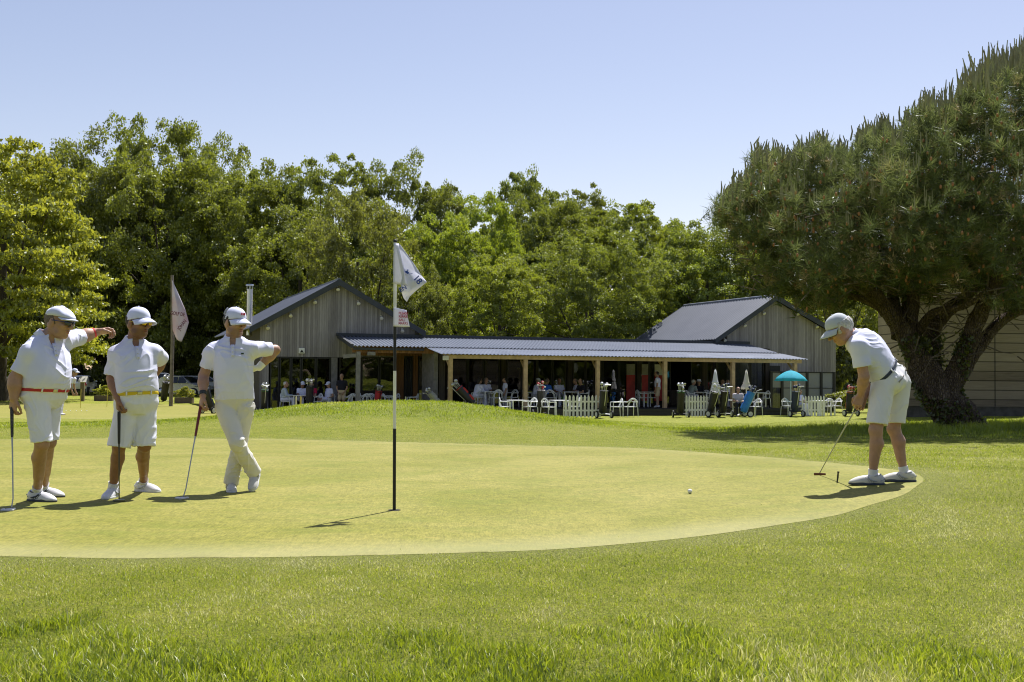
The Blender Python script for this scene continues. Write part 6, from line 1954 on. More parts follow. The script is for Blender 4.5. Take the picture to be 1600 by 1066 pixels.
for px, v, deg, lab in (
    (790, -7.6, 75, 'white looped chair on the lawn, left of the left lawn table'),
    (829, -7.8, -70, 'white looped chair on the lawn, right of the left lawn table'),
    (858, -7.9, 110, 'white looped chair on the lawn left of the long picket fence'),
    (898, -7.2, -100, 'white looped chair half hidden behind the long picket fence'),
    (964, -7.4, -100, 'white looped chair on the lawn right of the upright black golf bag'),
    (986, -7.5, 180, 'white looped chair on the lawn with its back straight to us'),
    (1180, -7.2, -75, 'white looped chair on the lawn right of the blue golf bag'),
    (1160, -6.8, 150, 'white looped chair behind the blue golf bag'),
    (1232, -6.4, 100, 'white looped chair behind the navy golf bag under the turquoise parasol'),
    (1293, -6.8, 170, 'white looped chair right of the short picket fence, back to us'),
    (1305, -6.6, -85, 'white looped chair at the far right end of the lawn')):
    chair(on_lawn(px, v), deg, lab)
for px, v, lab in ((810, -7.6, 'white table on the lawn between two chairs left of the picket fence'), (875, -7.3, 'white table half behind the long picket fence'), (1150, -6.7, 'white table of the woman in sunglasses behind the golf trolleys'), (1283, -6.7, 'white table behind the short picket fence')):
    table(on_lawn(px, v), 0, lab)

# ---- picket fences
def fence(px0, px1, v, n, label):
    a, b = on_lawn(px0, v), on_lawn(px1, v); a.z = b.z = min(a.z, b.z)
    r = thing('picket_fence', label, 'fence', a, math.atan2(b.y - a.y, b.x - a.x), 'white picket fences on the lawn')
    L_ = (b - a).length
    for z in (.28, .66):
        mb = MB(); mb.box((0, .012, z), (L_, .035, z + .07)); mb.build('rail', M_white, r)
    for i in range(n):
        x = L_ * (i + .5) / n; w_ = .045
        mb = MB(); mb.prism([(x - w_, -.008, .03), (x + w_, -.008, .03), (x + w_, -.008, .88), (x + w_ * .5, -.008, .95), (x, -.008, .97), (x - w_ * .5, -.008, .95), (x - w_, -.008, .88)], (0, .018, 0)); mb.build('picket', M_white, r)
fence(882, 941, -8.3, 10, 'long white picket fence left of the upright black golf bag')
fence(1071, 1107, -7.9, 8, 'white picket fence right of the green and black golf bag')
fence(1252, 1290, -7.6, 8, 'short white picket fence right of the navy golf bag')

# ---- parasols
def closed_parasol(px, v, top, bot, label, mat):
    p = on_lawn(px, v); s = FPX / p.y; zt = P(px, top, p.y).z - p.z; zb = P(px, bot, p.y).z - p.z
    r = thing('closed_parasol', label, 'parasol', p, 0, 'folded parasols on the terrace')
    mb = MB(); mb.tube([(0, 0, 0), (0, 0, zt + .04)], .02, 8); mb.build('pole', M_white, r, True)
    nn = 16; V = []; Fs = []
    rows = ((.03, zt), (.07, zt - .2), (.13, zt - .6), (.2, zb + .15), (.22, zb))
    for i, (rad, z) in enumerate(rows):
        for k in range(nn): V.append((rad * (1 + .28 * (k % 2) * i / 4) * math.cos(2*PI*k/nn), rad * (1 + .28 * (k % 2) * i / 4) * math.sin(2*PI*k/nn), z + (.07 * (k % 2) if i == 4 else 0)))
    for i in range(4):
        for k in range(nn): Fs.append((i*nn+k, i*nn+(k+1) % nn, (i+1)*nn+(k+1) % nn, (i+1)*nn+k))
    mb = MB(); mb.add(V, Fs); solid(mb.build('canopy', mat, r, True), .004, 0)
    mb = MB(); mb.lathe([(.16, zt - .62), (.165, zt - .56)], n=14); mb.build('tie_band', mat, r)
    return r
closed_parasol(1118, -6.6, 578, 617, 'folded white parasol behind the standing golf bags', cloth_mat('parasol_cloth', (.68, .68, .68)))
closed_parasol(1166.5, -6.6, 579, 609, 'folded cream parasol behind the blue golf bag', cloth_mat('parasol_cream', (.6, .56, .46)))
p = on_lawn(1236, -6.9); s = FPX / p.y
par = thing('turquoise_parasol', 'open turquoise beach parasol over the navy golf bag', 'parasol', p)
zt, zr_ = P(1236, 579, p.y).z - p.z, P(1236, 593.5, p.y).z - p.z
mb = MB(); mb.tube([(0, 0, -.1), (0, 0, zt + .06)], .018, 8); mb.build('pole', M_white, par, True)
nt_ = N('turquoise_cloth')
M_turq = nt_.done(nt_.n('MixShader', {0: .5, 1: nt_.pbr((.06, .5, .62), .8), 2: nt_.n('BsdfTranslucent', {'Color': (.05, .72, .9)}).outputs[0]}).outputs[0])
rad = 26 / s; V = [(0, 0, zt)]; Fs = []; nn = 48
for i in range(1, 7):
    q = i / 6
    for k in range(nn):
        a = 2 * PI * k / nn; sc = 1 - .035 * abs(math.sin(4 * a)) * q
        V.append((rad * q * sc * math.cos(a), rad * q * sc * math.sin(a), zt - (zt - zr_) * (q ** 1.7) - .02 * q * abs(math.sin(4 * a)) + (0 if i < 6 else -.04)))
for k in range(nn): Fs.append((0, 1 + k, 1 + (k+1) % nn, 1 + k))
Fs = [(0, 1 + k, 1 + (k+1) % nn) for k in range(nn)] + [(1+(i-1)*nn+k, 1+i*nn+k, 1+i*nn+(k+1) % nn, 1+(i-1)*nn+(k+1) % nn) for i in range(1, 6) for k in range(nn)]
mb = MB(); mb.add(V, Fs); solid(mb.build('canopy', M_turq, par, True), .003, 0)
for k in range(8):
    a = 2 * PI * k / 8; mb = MB(); mb.tube([(0, 0, zt - .06), (rad * .93 * math.cos(a), rad * .93 * math.sin(a), zr_ - .02)], .006, 4); mb.build('rib', M_steel, par)

# ---- golf bags on trolleys
M_alu = simple('brushed_metal', (.5, .51, .53), .35, .6)
def trolley(p, rz, label, bag, trim, heads=M_alu, lean=14, k=1.0, hood=None, wheels=True, scale=1.12):
    r = thing('golf_trolley', label, 'golf trolley', p, rz, 'golf bags on trolleys')
    r.scale = (scale,) * 3
    lx = math.tan(R(lean))
    ax = Vector((0, lx, 1)).normalized(); b = Vector((0, -.05, .2)); 
    mb = MB(); mb.lathe([(.115, 0), (.14, .03), (.145, .3), (.155, .55), (.158, .8), (.165, .86), (.14, .865), (.13, .82)], b, 18, ax=ax); bg = mb.build('bag', bag, r, True)
    u = Vector((1, 0, 0)); w_ = ax.cross(u)
    for z, h in ((.1, .26), (.45, .28)):
        mb = MB(); c = b + ax * z - w_ * -.0; mb.bar(c - w_ * .125 , c - w_ * .125 + ax * h, .2, .1, w_); mb.build('pocket', trim, bg, bevel=.02)
    mb = MB(); mb.lathe([(.158, .8), (.162, .82), (.158, .85)], b, 18, ax=ax); mb.build('rim', trim, bg, True)
    g = np.random.default_rng(int(abs(p[0]) * 100) + 3)
    for i in range(9):
        a = 2 * PI * i / 9; c0 = b + ax * .78 + (u * math.cos(a) + w_ * math.sin(a)) * .08; L_ = g.uniform(.2, .38)
        c1 = c0 + ax * L_ + (u * math.cos(a) + w_ * math.sin(a)) * .03
        mb = MB(); mb.tube([c0, c1], .006, 5)
        if i % 3 == 0: mb.ball(c1, .06, 6, (1, 1.2, 1.1))
        else: mb.bar(c1, c1 + u * .075 * (1 if i % 2 else -1), .02, .05, ax)
        mb.build('club', (hood or heads) if i % 3 == 0 else heads, bg, i % 3 == 0)
    if wheels:
        mb = MB(); mb.tube([(0, .0, .12), b + ax * .5 + w_ * .17, b + ax * 1.0 + w_ * .2, b + ax * 1.12 + w_ * .34], .016, 7)
        mb.tube([(-.3, .12, .14), (0, .1, .16), (.3, .12, .14)], .014, 7); mb.tube([(0, .1, .16), (0, -.3, .1)], .014, 7)
        mb.tube([b + ax * 1.12 + w_ * .34 - u * .12, b + ax * 1.12 + w_ * .34 + u * .12], .017, 7)
        mb.build('frame', M_alu if int(abs(p[0]) * 10) % 2 else M_black, r, True)
        for x in (-.31, .31):
            mb = MB(); mb.lathe([(.1, -.03), (.14, -.026), (.145, 0), (.14, .026), (.1, .03)], (x, .12, .14), 18, ax=(1, 0, 0)); wh = mb.build('wheel', M_rubber, r, True)
            mb = MB(); mb.lathe([(.095, -.034), (.1, -.02), (.1, .02), (.095, .034)], (x, .12, .14), 14, ax=(1, 0, 0)); mb.build('hub', simple('wheel_grey', (.55, .56, .58), .5), wh, True)
    return r
K_black = simple('bag_black', (.02, .02, .023), .5, var=.3); K_navy = simple('bag_navy', (.02, .03, .07), .55); K_blue = simple('bag_blue', (.03, .2, .62), .5); K_red = simple('bag_red', (.4, .02, .03), .5)
K_green = simple('bag_green', (.02, .12, .05), .5); K_wh = simple('bag_white', (.6, .6, .6), .5); K_or = simple('bag_orange', (.5, .12, .02), .5); K_gr = simple('bag_grey', (.3, .3, .31), .5)
trolley(on_lawn(943, -8.6), PHI + R(180), 'upright black golf bag on trolley at the end of the long picket fence', K_black, K_black, lean=8)
trolley(on_lawn(1064, -8.1), PHI + R(160), 'black and green golf bag on trolley left of the middle picket fence', K_black, K_green, lean=10)
trolley(on_lawn(1112, -8.0), PHI + R(200), 'black golf bag with white hoods on trolley before the folded white parasol', K_black, K_gr, lean=16, hood=K_wh)
trolley(on_lawn(1131, -8.2), PHI + R(178), 'dark golf bag on trolley with wide handle, before the folded white parasol', K_black, K_black, lean=12, hood=K_navy)
trolley(on_lawn(1164, -8.1), PHI + R(-100), 'leaning bright blue golf bag on trolley before the cream parasol', K_blue, K_blue, lean=22, hood=K_navy)
trolley(on_lawn(1243, -8.0), PHI + R(180), 'navy golf bag on trolley under the turquoise parasol', K_navy, K_black, lean=8, hood=K_navy)
trolley(on_lawn(1328, -7.6), PHI + R(175), 'black and orange golf bag with striped red hoods beyond the bending man', K_black, K_or, lean=8, hood=K_red)
trolley(D_(738, -5.4), PHI + R(70), 'black and red golf bag leaning steeply at the first pale terrace post', K_black, K_red, lean=42)
trolley(on_lawn(846, -6.9), PHI + R(160), 'black golf bag with red hood behind the lawn chairs', K_black, K_black, lean=14, hood=K_red)
trolley(PV(590, -2.6), PHI + R(200), 'red golf bag on trolley before the warm timber wall', K_red, K_black, lean=14, scale=.95)
trolley(PV(485, -1.9), PHI + R(170), 'black golf bag with pale club heads by the table of four', K_black, K_black, lean=12, hood=K_wh)
trolley(D_(687, -4.9), PHI + R(90), 'small grey push trolley by the dark wall post', K_gr, K_gr, lean=40, scale=.8)
def far_ground(px, py, d): q = P(px, py, d); q.z = gz(q.x, q.y); return q
trolley(far_ground(256, 628, 64), R(215), 'black golf bag on trolley right of the man in yellow belt', K_black, K_black, lean=22, scale=1.25)
trolley(far_ground(328, 640, 50), R(150), 'dark golf bag on trolley behind the man in cream trousers', K_black, K_navy, lean=24, scale=1.1)
trolley(far_ground(413, 634, 51), R(200), 'black golf bag beside the left corner of the left gable', K_black, K_green, lean=12, scale=1.0)

# ---- guests, small in the picture: one body each with clothes of their own
def guest(p, facing, pose, label, top, bottom, skin=SK3, hair=M_hairm, hat=None, long_hair=False, legs='long', arms='rest', k=1.0, lean=0.0, group='guests on the terrace', seat=.45):
    f = nrm(V3(math.cos(facing), math.sin(facing), 0)); l = V3(-f[1], f[0], 0); z = V3(0, 0, 1)
    pt = lambda a, b, c: (f * a + l * b + z * c) * k
    sit = pose == 'sit'
    hz_ = seat + .1 if sit else .93
    pel = pt(-.05 if sit else 0, 0, hz_); nk = pt(lean, 0, hz_ + .5); hd = pt(lean + .05, 0, hz_ + .68)
    L = Loft(pel, nk, f, TORSO, scale=k)
    H = Frame(hd, f - z * .12, z, 1.04 * k)
    bb = []
    J = {}
    for s, sg in (('L', 1), ('R', -1)):
        J['sh' + s] = nk - pt(0, 0, .07) + l * sg * .185 * k
        if sit:
            J['el' + s] = J['sh' + s] + pt(.1, 0, -.26) + l * sg * .06; J['wr' + s] = J['el' + s] + pt(.22, 0, .0) - l * sg * .08
            if arms == 'drink' and s == 'R': J['wr' + s] = J['el' + s] + pt(.17, .04, .18)
            if arms == 'back': J['el' + s] = J['sh' + s] + pt(-.02, 0, -.27) + l * sg * .1; J['wr' + s] = J['el' + s] + pt(.18, 0, -.08) - l * sg * .12
            J['hip' + s] = pel + l * sg * .09 * k; J['kn' + s] = pel + pt(.42, 0, .02) + l * sg * .12; J['an' + s] = J['kn' + s] + pt(.06, 0, -.42) ; J['an' + s][2] = .08 * k
        else:
            J['el' + s] = J['sh' + s] + pt(-.03, 0, -.28) + l * sg * .05; J['wr' + s] = J['el' + s] + pt(.08, 0, -.23)
            if arms == 'pocket': J['wr' + s] = J['el' + s] + pt(.12, 0, -.2) - l * sg * .1
            J['hip' + s] = pel + l * sg * .09 * k; J['kn' + s] = pel + pt(.02, 0, -.43) + l * sg * .1; J['an' + s] = pt(-.02, 0, .08) + l * sg * .11
    al = np.array(list(J.values()) + [hd, pel]); lo, hi = al.min(0) - .25, al.max(0) + .25; lo[2] = -.03
    v = Vol(lo, hi, .013)
    v.loft(L, -.012, t0=-.13, k=.02); v.cone(nk - L.ax * .03, H(-.02, 0, -.06), .06, .055, .03); add_head(v, H)
    for s, sg in (('L', 1), ('R', -1)):
        v.ell(J['sh' + s], np.eye(3), (.05, .05, .05), .04); v.cone(J['sh' + s], J['el' + s], .05, .042, .02); v.cone(J['el' + s], J['wr' + s], .042, .029, .02)
        d = nrm(J['wr' + s] - J['el' + s]); add_hand(v, J['wr' + s], d, -l * sg if not sit else -z, -sg, (25, 30, 25), k=1.1)
        v.cone(J['hip' + s], J['kn' + s], .08, .056, .03); v.cone(J['kn' + s], J['an' + s], .054, .037, .02)
        v.cone(J['an' + s] - z * .03, J['an' + s] + f * .15 - z * .045, .04, .032, .02)
    me = v.mesh('person'); vattr(me, 'beard', np.zeros(len(v.V))); vattr(me, 'lip', np.zeros(len(v.V)))
    b = link('person', me, skin); b.location = p; tag(b, label, 'person', group)
    v = Vol(lo, hi, .014)
    v.loft(L, .014, t0=.0, t1=.97, k=0)
    for s in 'LR':
        d = nrm(J['el' + s] - J['sh' + s]); e = J['sh' + s] + d * (.19 if top[1] == 'short' else .3)
        v.ell(J['sh' + s], np.eye(3), (.066, .066, .066), .04); v.cone(nk - L.ax * .04, J['sh' + s], .056, .058, .04); v.cone(J['sh' + s], e + d * .05, .068, .064, .02, stop=[(e, d)])
        if top[1] == 'long': v.cone(J['el' + s], J['wr' + s], .058, .044, .02)
    link('shirt', v.mesh('shirt', fold(int(p[0] * 10) % 90, .006)), top[0], b)
    v = Vol(lo, hi, .014); v.loft(L, .018, t0=-.2, t1=.12, k=0)
    for s in 'LR':
        d = nrm(J['kn' + s] - J['hip' + s])
        if legs == 'short':
            e = J['hip' + s] + (J['kn' + s] - J['hip' + s]) * .92; v.cone(J['hip' + s], e + d * .05, .1, .085, .02, stop=[(e, d)])
        else: v.cone(J['hip' + s], J['kn' + s], .098, .07, .02); v.cone(J['kn' + s], J['an' + s] - z * .01, .068, .06, .02)
    link('shorts' if legs == 'short' else 'trousers', v.mesh('shorts', fold(31, .005)), bottom, b)
    for s in 'LR':
        mb = MB(); a = J['an' + s]; mb.tube([a - f * .07 - z * .045, a + z * .0 - f * .03 - z * .02, a + f * .08 - z * .035, a + f * .17 - z * .052], [.035, .048, .044, .03], 8); mb.build('shoe', M_shoe, b, True)
    if hat == 'cap': ball_cap(H, b, M_capw)
    elif hat == 'bucket':
        mb = MB(); mb.lathe([(.14 * k, .02 * k), (.1 * k, .06 * k), (.09 * k, .13 * k), (.02, .14 * k)], H.c + z * .01, 16); mb.build('sun_hat', M_capw, b, True)
    elif hat: ball_cap(H, b, hat)
    if hair is not None:
        if long_hair:
            v = Vol(H.c - .32, H.c + .2, .012); v.ell(H(-.02, 0, .025), H.ax, np.array([.112, .092, .108]) * H.k, 0, stop=[(H(.045, 0, 0), H.f * .95 + H.u * .1)])
            v.cone(H(-.06, 0, 0), H(-.06, 0, -.2), .075, .05, .03); link('hair', v.mesh('hair'), hair, b)
        else: hair_band(H, b, hair, top=.055 if hat else .2, low=-.06, grow=.004)
    return b
W_ = M_polo; cl = lambda n, c: cloth_mat(n, c)
K_sky = cl('pale_blue_shirt', (.42, .48, .55)); K_redp = cl('red_polo', (.42, .02, .06)); K_blk = cl('black_polo', (.018, .018, .026)); K_bl = cl('blue_polo', (.03, .13, .5)); K_sand = cl('sand_shorts', (.5, .4, .27)); K_gg = cl('grey_green_shirt', (.25, .3, .3)); K_dk = cl('dark_trousers', (.03, .03, .035)); K_pink = cl('pink_blouse', (.55, .5, .52)); K_gl = cl('light_grey_trousers', (.4, .4, .43))
uF = math.atan2(UX, UY)   # unused helper kept at zero cost
toR, toL, toC, toB = PHI, PHI + PI, PHI - PI / 2, PHI + PI / 2
q = PV(446, -1.15); guest(q, toR - .25, 'sit', 'grey-haired man in pale blue shirt seated at the left table, facing right', (K_sky, 'long'), W_, hair=M_hairg)
q = PV(473, -.75); guest(q, toC + .2, 'sit', 'man in white polo and white cap seated behind the table, facing us', (W_, 'short'), W_, skin=SK2, hat='cap')
q = PV(489, -.8); guest(q, toC - .8, 'sit', 'person in red polo seated behind the black golf bag with pale club heads', (K_redp, 'short'), K_dk, hair=M_hairb)
q = PV(512, -1.05); guest(q, toL + .35, 'sit', 'man in white leaning back in his chair, white cap turned left', (W_, 'short'), W_, hat='cap', lean=-.12, legs='short', arms='back')
q = PV(535, -1.5); guest(q, toC - .5, 'stand', 'standing man in black polo and sand shorts beside the grey wall post', (K_blk, 'short'), K_sand, hair=M_hairb, legs='short', arms='pocket')
q = D_(746, -3.45); guest(q, toR + .2, 'sit', 'long-haired woman in white seated left of the women\'s table, facing right', (W_, 'long'), W_, hair=M_hairb, long_hair=True, lean=.1)
q = D_(759, -2.9); guest(q, toC + .1, 'sit', 'woman in white top seated behind the table, facing us', (W_, 'short'), K_gl, hair=M_hairm, long_hair=True, lean=.06)
q = D_(790, -3.5); guest(q, toL - .2, 'stand', 'small child in white shirt standing at the second terrace post', (W_, 'short'), K_gl, hair=M_hairb, k=.78)
q = D_(838, -2.9); guest(q, toR - .3, 'sit', 'man in pale cap and white polo seated left of the man in blue', (W_, 'short'), K_gl, hat=M_capg, lean=.05)
q = D_(853, -3.2); guest(q, toR + .5, 'sit', 'man in bright blue polo seated with his back half turned', (K_bl, 'short'), K_dk, hair=M_hairm, lean=.08)
q = D_(874, -2.6); guest(q, toC, 'sit', 'man in white open shirt seated behind the table, facing us', (W_, 'short'), W_, skin=SK2, hair=M_hairb)
q = D_(904, -2.8); guest(q, toL - .2, 'sit', 'man in white polo seated behind the man in black', (W_, 'short'), K_dk, hair=M_hairm, lean=.1)
q = D_(911, -3.5); guest(q, toL + .3, 'sit', 'man in black shirt seated left of the third terrace post', (K_blk, 'short'), K_dk, hair=M_hairb, lean=.1)
q = D_(1028, -3.9); guest(q, toB + .9, 'stand', 'standing man in white polo and sand shorts left of the fourth terrace post', (W_, 'short'), K_sand, hair=M_hairb, legs='short')
q = D_(1078, -3.0); guest(q, toR + .1, 'sit', 'man in grey-green shirt bent over the table, seen from the side', (K_gg, 'short'), K_gl, hair=M_hairg, lean=.2)
q = D_(1092, -2.5); guest(q, toC - .4, 'sit', 'person in dark top and white sun hat seated behind the table', (K_blk, 'long'), K_dk, hat='bucket', lean=.08)
q = D_(1128, -2.4); guest(q, toC + .5, 'sit', 'person in pink blouse seated behind the folded white parasol', (K_pink, 'short'), K_gl, hair=M_hairm)
q = D_(1137, -2.7); guest(q, toC - .2, 'sit', 'man in white polo seated beside the fifth terrace post', (W_, 'short'), K_gl, hair=M_hairg)
q = on_lawn(1153, -7.2); guest(q, toC - .3, 'sit', 'woman in pale pink seated at the lawn table behind the golf trolleys', (K_pink, 'short'), K_dk, hair=M_hairb, lean=.06)
q = on_lawn(1249, -7.2); guest(q, toC + .3, 'sit', 'person in white half hidden behind the navy golf bag', (W_, 'short'), W_, hair=M_hairm, k=.95)
# a player on the practice green, hidden but for his cap behind the man pointing
q = far_ground(95, 646, 47); guest(q, .1, 'stand', 'player in white cap on the practice green behind the man pointing', (W_, 'short'), W_, hat='cap', lean=.42, k=1.1)
for px, v, col, lab in ((464, -2.6, (.7, .66, .35), 'pale yellow marker stake left of the black golf bag by the table'), (471, -2.9, (.65, .5, .08), 'yellow marker stake beside the black golf bag by the table'), (635, -2.6, (.7, .68, .4), 'pale yellow marker stake beside the lone chair')):
    q = PV(px, v); mb = MB(); mb.lathe([(.035, -.1), (.035, .68), (.02, .72)], (0, 0, 0), 8); mb.lathe([(.037, .5), (.037, .58)], (0, 0, 0), 8)
    o = mb.build('marker_stake', simple('stake_' + lab[:6], col, .6), None, True); o.location = q; tag(o, lab, 'marker stake', 'marker stakes by the terrace')
# ------------------------------------------------------------------ car park and practice green furniture
M_carw = simple('white_car_paint', (.68, .69, .7), .22, var=.03, spec=.6)
M_cars = simple('silver_car_paint', (.5, .51, .53), .25, .35, var=.03, spec=.6)
M_carglass = simple('car_glass', (.012, .014, .018), .06, spec=.7)
M_lampr = simple('red_lamp', (.45, .015, .02), .25, spec=.6)
M_lampw = simple('clear_lamp', (.7, .7, .72), .1, spec=.8)
M_plate = simple('number_plate', (.7, .7, .66), .5)
def car(p, rz, label, paint, L=4.4, Wd=1.82, Hh=1.5, kind='hatch'):
    r = thing('parked_car', label, 'car', p, rz, 'cars parked under the wood')
    # side outline (x forward), cut by widths
    if kind == 'suv':   up = [(-L/2, .62), (-L/2 + .03, .95), (-L/2 + .1, 1.05), (-L/2 + .35, Hh - .04), (-L/2 + .8, Hh), (.1, Hh), (.45, Hh - .06), (1.05, 1.08), (1.3, 1.02), (L/2 - .12, .9), (L/2, .62)]
    else:               up = [(-L/2, .58), (-L/2 + .04, .9), (-L/2 + .14, .98), (-L/2 + .6, Hh - .1), (-L/2 + 1.1, Hh), (.0, Hh), (.3, Hh - .05), (1.1, .98), (1.3, .93), (L/2 - .15, .8), (L/2, .55)]
    lo_ = [(L/2 - .05, .3), (L/2 - .3, .2), (-L/2 + .3, .2), (-L/2 + .05, .32)]
    prof = up + lo_
    def halfw(x, z):
        w_ = Wd / 2 * (1 - .10 * (abs(x) / (L/2)) ** 4)
        if z > .95: w_ -= (z - .95) * .42
        if z < .35: w_ -= .06
        return w_
    nn = 9; V = []; Fs = []
    m = len(prof)
    for j in range(nn):
        s_ = -1 + 2 * j / (nn - 1); e = abs(s_) ** 5
        for x, z in prof:
            cx = x * (1 - .03 * e) ; cz = z - .05 * e * (z > .5) + .03 * e * (z < .5)
            V.append((cx, s_ * halfw(x, z), cz))
    for j in range(nn - 1):
        for i in range(m):
            i2 = (i + 1) % m; Fs.append((j*m+i, j*m+i2, (j+1)*m+i2, (j+1)*m+i))
    Fs.append(tuple(range(m))); Fs.append(tuple((nn-1)*m + i for i in range(m))[::-1])
    mb = MB(); mb.add(V, Fs); b = mb.build('body', paint, r, True)
    def pane(name, pts, mat, out=.012, par=None):
        """a pane following the body, lifted off it a little"""
        mb = MB(); q = [Vector(x) for x in pts]; nrm_ = (q[1] - q[0]).cross(q[2] - q[0]).normalized()
        c = sum(q, Vector()) / len(q); 
        if nrm_.dot(c - Vector((0, 0, .8))) < 0: nrm_ = -nrm_
        mb.prism([x + nrm_ * (out - .02) for x in q], nrm_ * .022); return mb.build(name, mat, par or r, bevel=.004)
    i0 = 3; 
    rt, rb = up[3], up[2]; ft, fb = up[6], up[7]
    def pt(a, b, t): return (a[0] + (b[0] - a[0]) * t, a[1] + (b[1] - a[1]) * t)
    def quad(a, b, t0, t1, inset): 
        q0, q1 = pt(a, b, t0), pt(a, b, t1); w0, w1 = halfw(*q0) - inset, halfw(*q1) - inset
        return [(q0[0], -w0, q0[1]), (q0[0], w0, q0[1]), (q1[0], w1, q1[1]), (q1[0], -w1, q1[1])]
    pane('rear_window', quad(rb, rt, .12, .92, .12), M_carglass); pane('windscreen', quad(fb, ft, .06, .95, .1), M_carglass)
    for sg in (-1, 1):
        zt_ = Hh - .1; zb_ = .98 if kind != 'suv' else 1.05
        for x0, x1, x2, x3 in ((-.95, -.05, -.05, -.8), (.02, .85, .35, .02)):
            q = [(x0 - (.25 if x0 < 0 else 0), zb_), (x1, zb_), (x2, zt_), (x3, zt_)]
            pane('side_window', [(x, sg * (halfw(x, z)), z) for x, z in q], M_carglass)
        mb = MB(); mb.ball((.82, sg * (Wd/2 + .07), 1.02), .09, 6, (.7, 1, .8)); mb.build('wing_mirror', paint, r, True)
        if kind == 'hatch': pts_ = [(-L/2 + .02, sg * .62, .78), (-L/2 + .02, sg * .86, .74), (-L/2 + .13, sg * .80, .98), (-L/2 + .42, sg * .68, 1.26), (-L/2 + .36, sg * .6, 1.22), (-L/2 + .1, sg * .64, .96)]
        else: pts_ = [(-L/2 + .0, sg * .6, .8), (-L/2 + .0, sg * .84, .8), (-L/2 + .06, sg * .82, 1.0), (-L/2 + .06, sg * .62, 1.0)]
        mb = MB(); mb.prism([Vector(x) + Vector((-.035, 0, 0)) for x in pts_], (.1, 0, 0)); mb.build('tail_lamp', M_lampr, r)
        mb = MB(); mb.prism([(L/2 - .2, sg * .55, .72), (L/2 - .16, sg * .84, .72), (L/2 - .4, sg * .86, .85), (L/2 - .3, sg * .55, .84)], (.06, 0, .03)); mb.build('headlight', M_lampw, r, bevel=.01)
        for x in (-L/2 + .82, L/2 - .85):
            mb = MB(); y = sg * (Wd/2 - .1); mb.lathe([(.24, -.1), (.315, -.09), (.325, 0), (.315, .09), (.24, .1)], (x, y, .325), 22, ax=(0, 1, 0)); wh = mb.build('wheel', M_rubber, r, True)
            mb = MB(); mb.lathe([(.22, -.112), (.235, -.1), (.235, .1), (.22, .112)], (x, y, .325), 16, ax=(0, 1, 0)); mb.build('rim', M_steel, wh, True)
    mb = MB(); mb.box((-L/2 - .025, -.26, .62), (-L/2 + .05, .26, .73)); mb.build('number_plate', M_plate, r)
    mb = MB(); mb.box((-L/2 - .03, -.8, .3), (-L/2 + .06, .8, .5)); mb.build('bumper', M_black, r, bevel=.02)
    mb = MB(); mb.box((L/2 - .08, -.6, .3), (L/2 + .02, .6, .52)); mb.build('grille', M_black, r, bevel=.02)
    return r
def park(px, d): q = P(px, 617, d); return Vector((q.x, q.y, gz(q.x, q.y)))
car(park(125, 86), R(90 + 10), 'white hatchback seen from behind, its tall red tail lamps up the pillars', M_carw, 4.5, 1.86, 1.48)
car(park(244, 88), R(90 + 28), 'white estate car seen from its rear corner beside the man in yellow belt', M_carw, 4.7, 1.86, 1.72, 'suv')
car(park(287, 85), R(-15), 'silver white car seen from the side between banner pole and third man', M_cars, 4.3, 1.82, 1.52)
car(park(318, 92), R(20), 'white car with dark lower body behind the man in cream trousers', M_carw, 4.3, 1.8, 1.5, 'suv')
car(park(12, 84), R(90), 'pale car mostly hidden behind the man pointing', M_cars, 4.4, 1.8, 1.5)

# ---- notice board on a post
q = far_ground(129, 619, 68); s = FPX / 68
r = thing('notice_board', 'small tilted notice board on a wooden post before the white hatchback', 'notice board', q)
zt = P(129, 588, 68).z - q.z
mb = MB(); mb.box((-.12, -.07, -.1), (.1, .07, zt - .2)); mb.build('post', simple('post_wood', (.2, .15, .09), .85), r)
mb = MB(); mb.prism([(-.22, -.2, zt - .34), (.24, -.2, zt - .34), (.24, .12, zt + .0), (-.22, .12, zt + .0)], (0, .03, -.03)); pn = mb.build('panel', simple('notice_face', (.6, .57, .5), .5), r, bevel=.005)
# ---- club banner on a wooden pole
q = far_ground(267, 625, 60); s = FPX / 60
r = thing('banner_pole', 'grey wooden pole with hanging white and red club banner', 'flagpole', q)
zt = P(267, 430, 60).z - q.z; w0 = (271 - 267) / s
mb = MB(); mb.tube([(0, 0, -.2), (.03, 0, zt * .5), (-.05, 0, zt)], [.1, .09, .075], 10); mb.build('pole', simple('pole_wood', (.2, .17, .14), .85, var=.3), r, True)
nbn = N('banner_cloth'); f = nbn.noise(nbn.coord('Object'), 1.1, 3)
cb = nbn.ramp(f, [(.42, (.62, .58, .64)), (.62, (.6, .46, .5)), (.75, (.5, .25, .32))])
M_ban = nbn.done(nbn.n('MixShader', {0: .35, 1: nbn.pbr(cb, .8), 2: nbn.n('BsdfTranslucent', {'Color': cb}).outputs[0]}).outputs[0])
def bp(px, py, y): return Vector(((px - 267) / s, y, P(267, py, 60).z - q.z))
rows = [[(266.5, 438, -.1), (267.5, 440, -.1), (269, 443, -.1)], [(267, 455, -.1), (272, 460, -.2), (278, 463, -.05)], [(267.5, 480, -.1), (277, 483, -.22), (288, 484, -.1)], [(268, 500, -.1), (276, 502, -.2), (294, 504, -.12)], [(269, 516, -.1), (275, 518, -.2), (289, 520, -.1)], [(275, 530, -.12), (279, 533, -.15), (283, 534, -.1)]]
V = []; Fs = []; sub = 5
R_ = np.array([[bp(*c) for c in row_] for row_ in rows]); mm = []
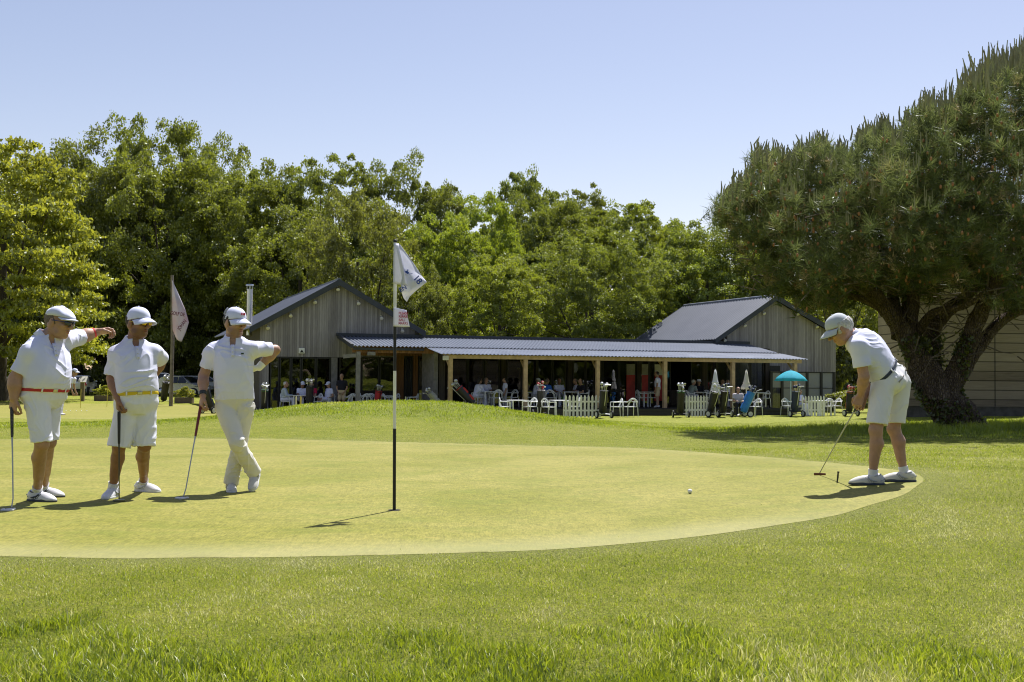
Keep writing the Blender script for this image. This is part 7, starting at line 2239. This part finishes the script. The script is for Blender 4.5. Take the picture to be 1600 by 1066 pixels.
for a in np.linspace(0, 5, 31):
    i = min(int(a), 4); t = a - i; rw = R_[i] * (1-t) + R_[i+1] * t
    for b in np.linspace(0, 2, 11):
        j_ = min(int(b), 1); u = b - j_; V.append(tuple(rw[j_] * (1-u) + rw[j_+1] * u))
Fs = [(x*11+y, x*11+y+1, (x+1)*11+y+1, (x+1)*11+y) for x in range(30) for y in range(10)]
mb = MB(); mb.add(V, Fs); bn2 = mb.build('banner', M_ban, r, True); solid(bn2, .01, 0)
M_bl = simple('banner_letter', (.14, .035, .06), .8)
text('GOLF DE', .26, bp(278, 491, -.33), bn2, M_bl, (0, -1, 0), (.12, 0, 1), 'lettering', .72)
text('JOHAN', .26, bp(285, 508, -.3), bn2, M_bl, (0, -1, 0), (-.8, 0, .6), 'lettering', .72)
# ---- wooden flower boxes
def flower_box(px, d, w_, label):
    q = far_ground(px, 620, d)
    r = thing('flower_box', label, 'planter', q, 0, 'flower boxes along the car park')
    mb = MB(); mb.box((-w_/2, -.25, 0), (w_/2, .25, .32)); mb.build('box', simple('box_wood', (.17, .13, .09), .85), r, bevel=.01)
    me, cc = proto('bush'); c = link('foliage', me, None, r); c.material_slots[0].link = 'OBJECT'; c.material_slots[0].material = LM['robinia']
    c.scale = (w_/2, .3, .42); c.location = (0, 0, .42)
    g = np.random.default_rng(px); mb = MB()
    for i in range(14): mb.ball((g.uniform(-w_/2, w_/2), g.uniform(-.25, .2), g.uniform(.5, .8)), .05, 4)
    mb.build('blossom', simple('yellow_petal', (.7, .6, .05), .6), r)
flower_box(163, 70, 1.1, 'wooden flower box with yellow flowers right of the notice board')
flower_box(288, 66, 1.0, 'wooden flower box with yellow flowers before the silver white car')
# ---- short practice flags
for px, py, d, lab in ((125.5, 637, 56, 'thin yellow practice stick in front of the notice board'), (167, 634, 58, 'thin yellow practice stick by the man in yellow belt')):
    q = far_ground(px, py, d); mb = MB(); mb.tube([(0, 0, 0), (.02, 0, .95)], .013, 6); mb.lathe([(.05, 0), (.05, .012)], n=10); o = mb.build('practice_stick', simple('stick_yellow', (.6, .5, .06), .6), None, True); o.location = q; tag(o, lab, 'practice flag', 'yellow sticks on the practice green')
bpy.context.view_layer.update()
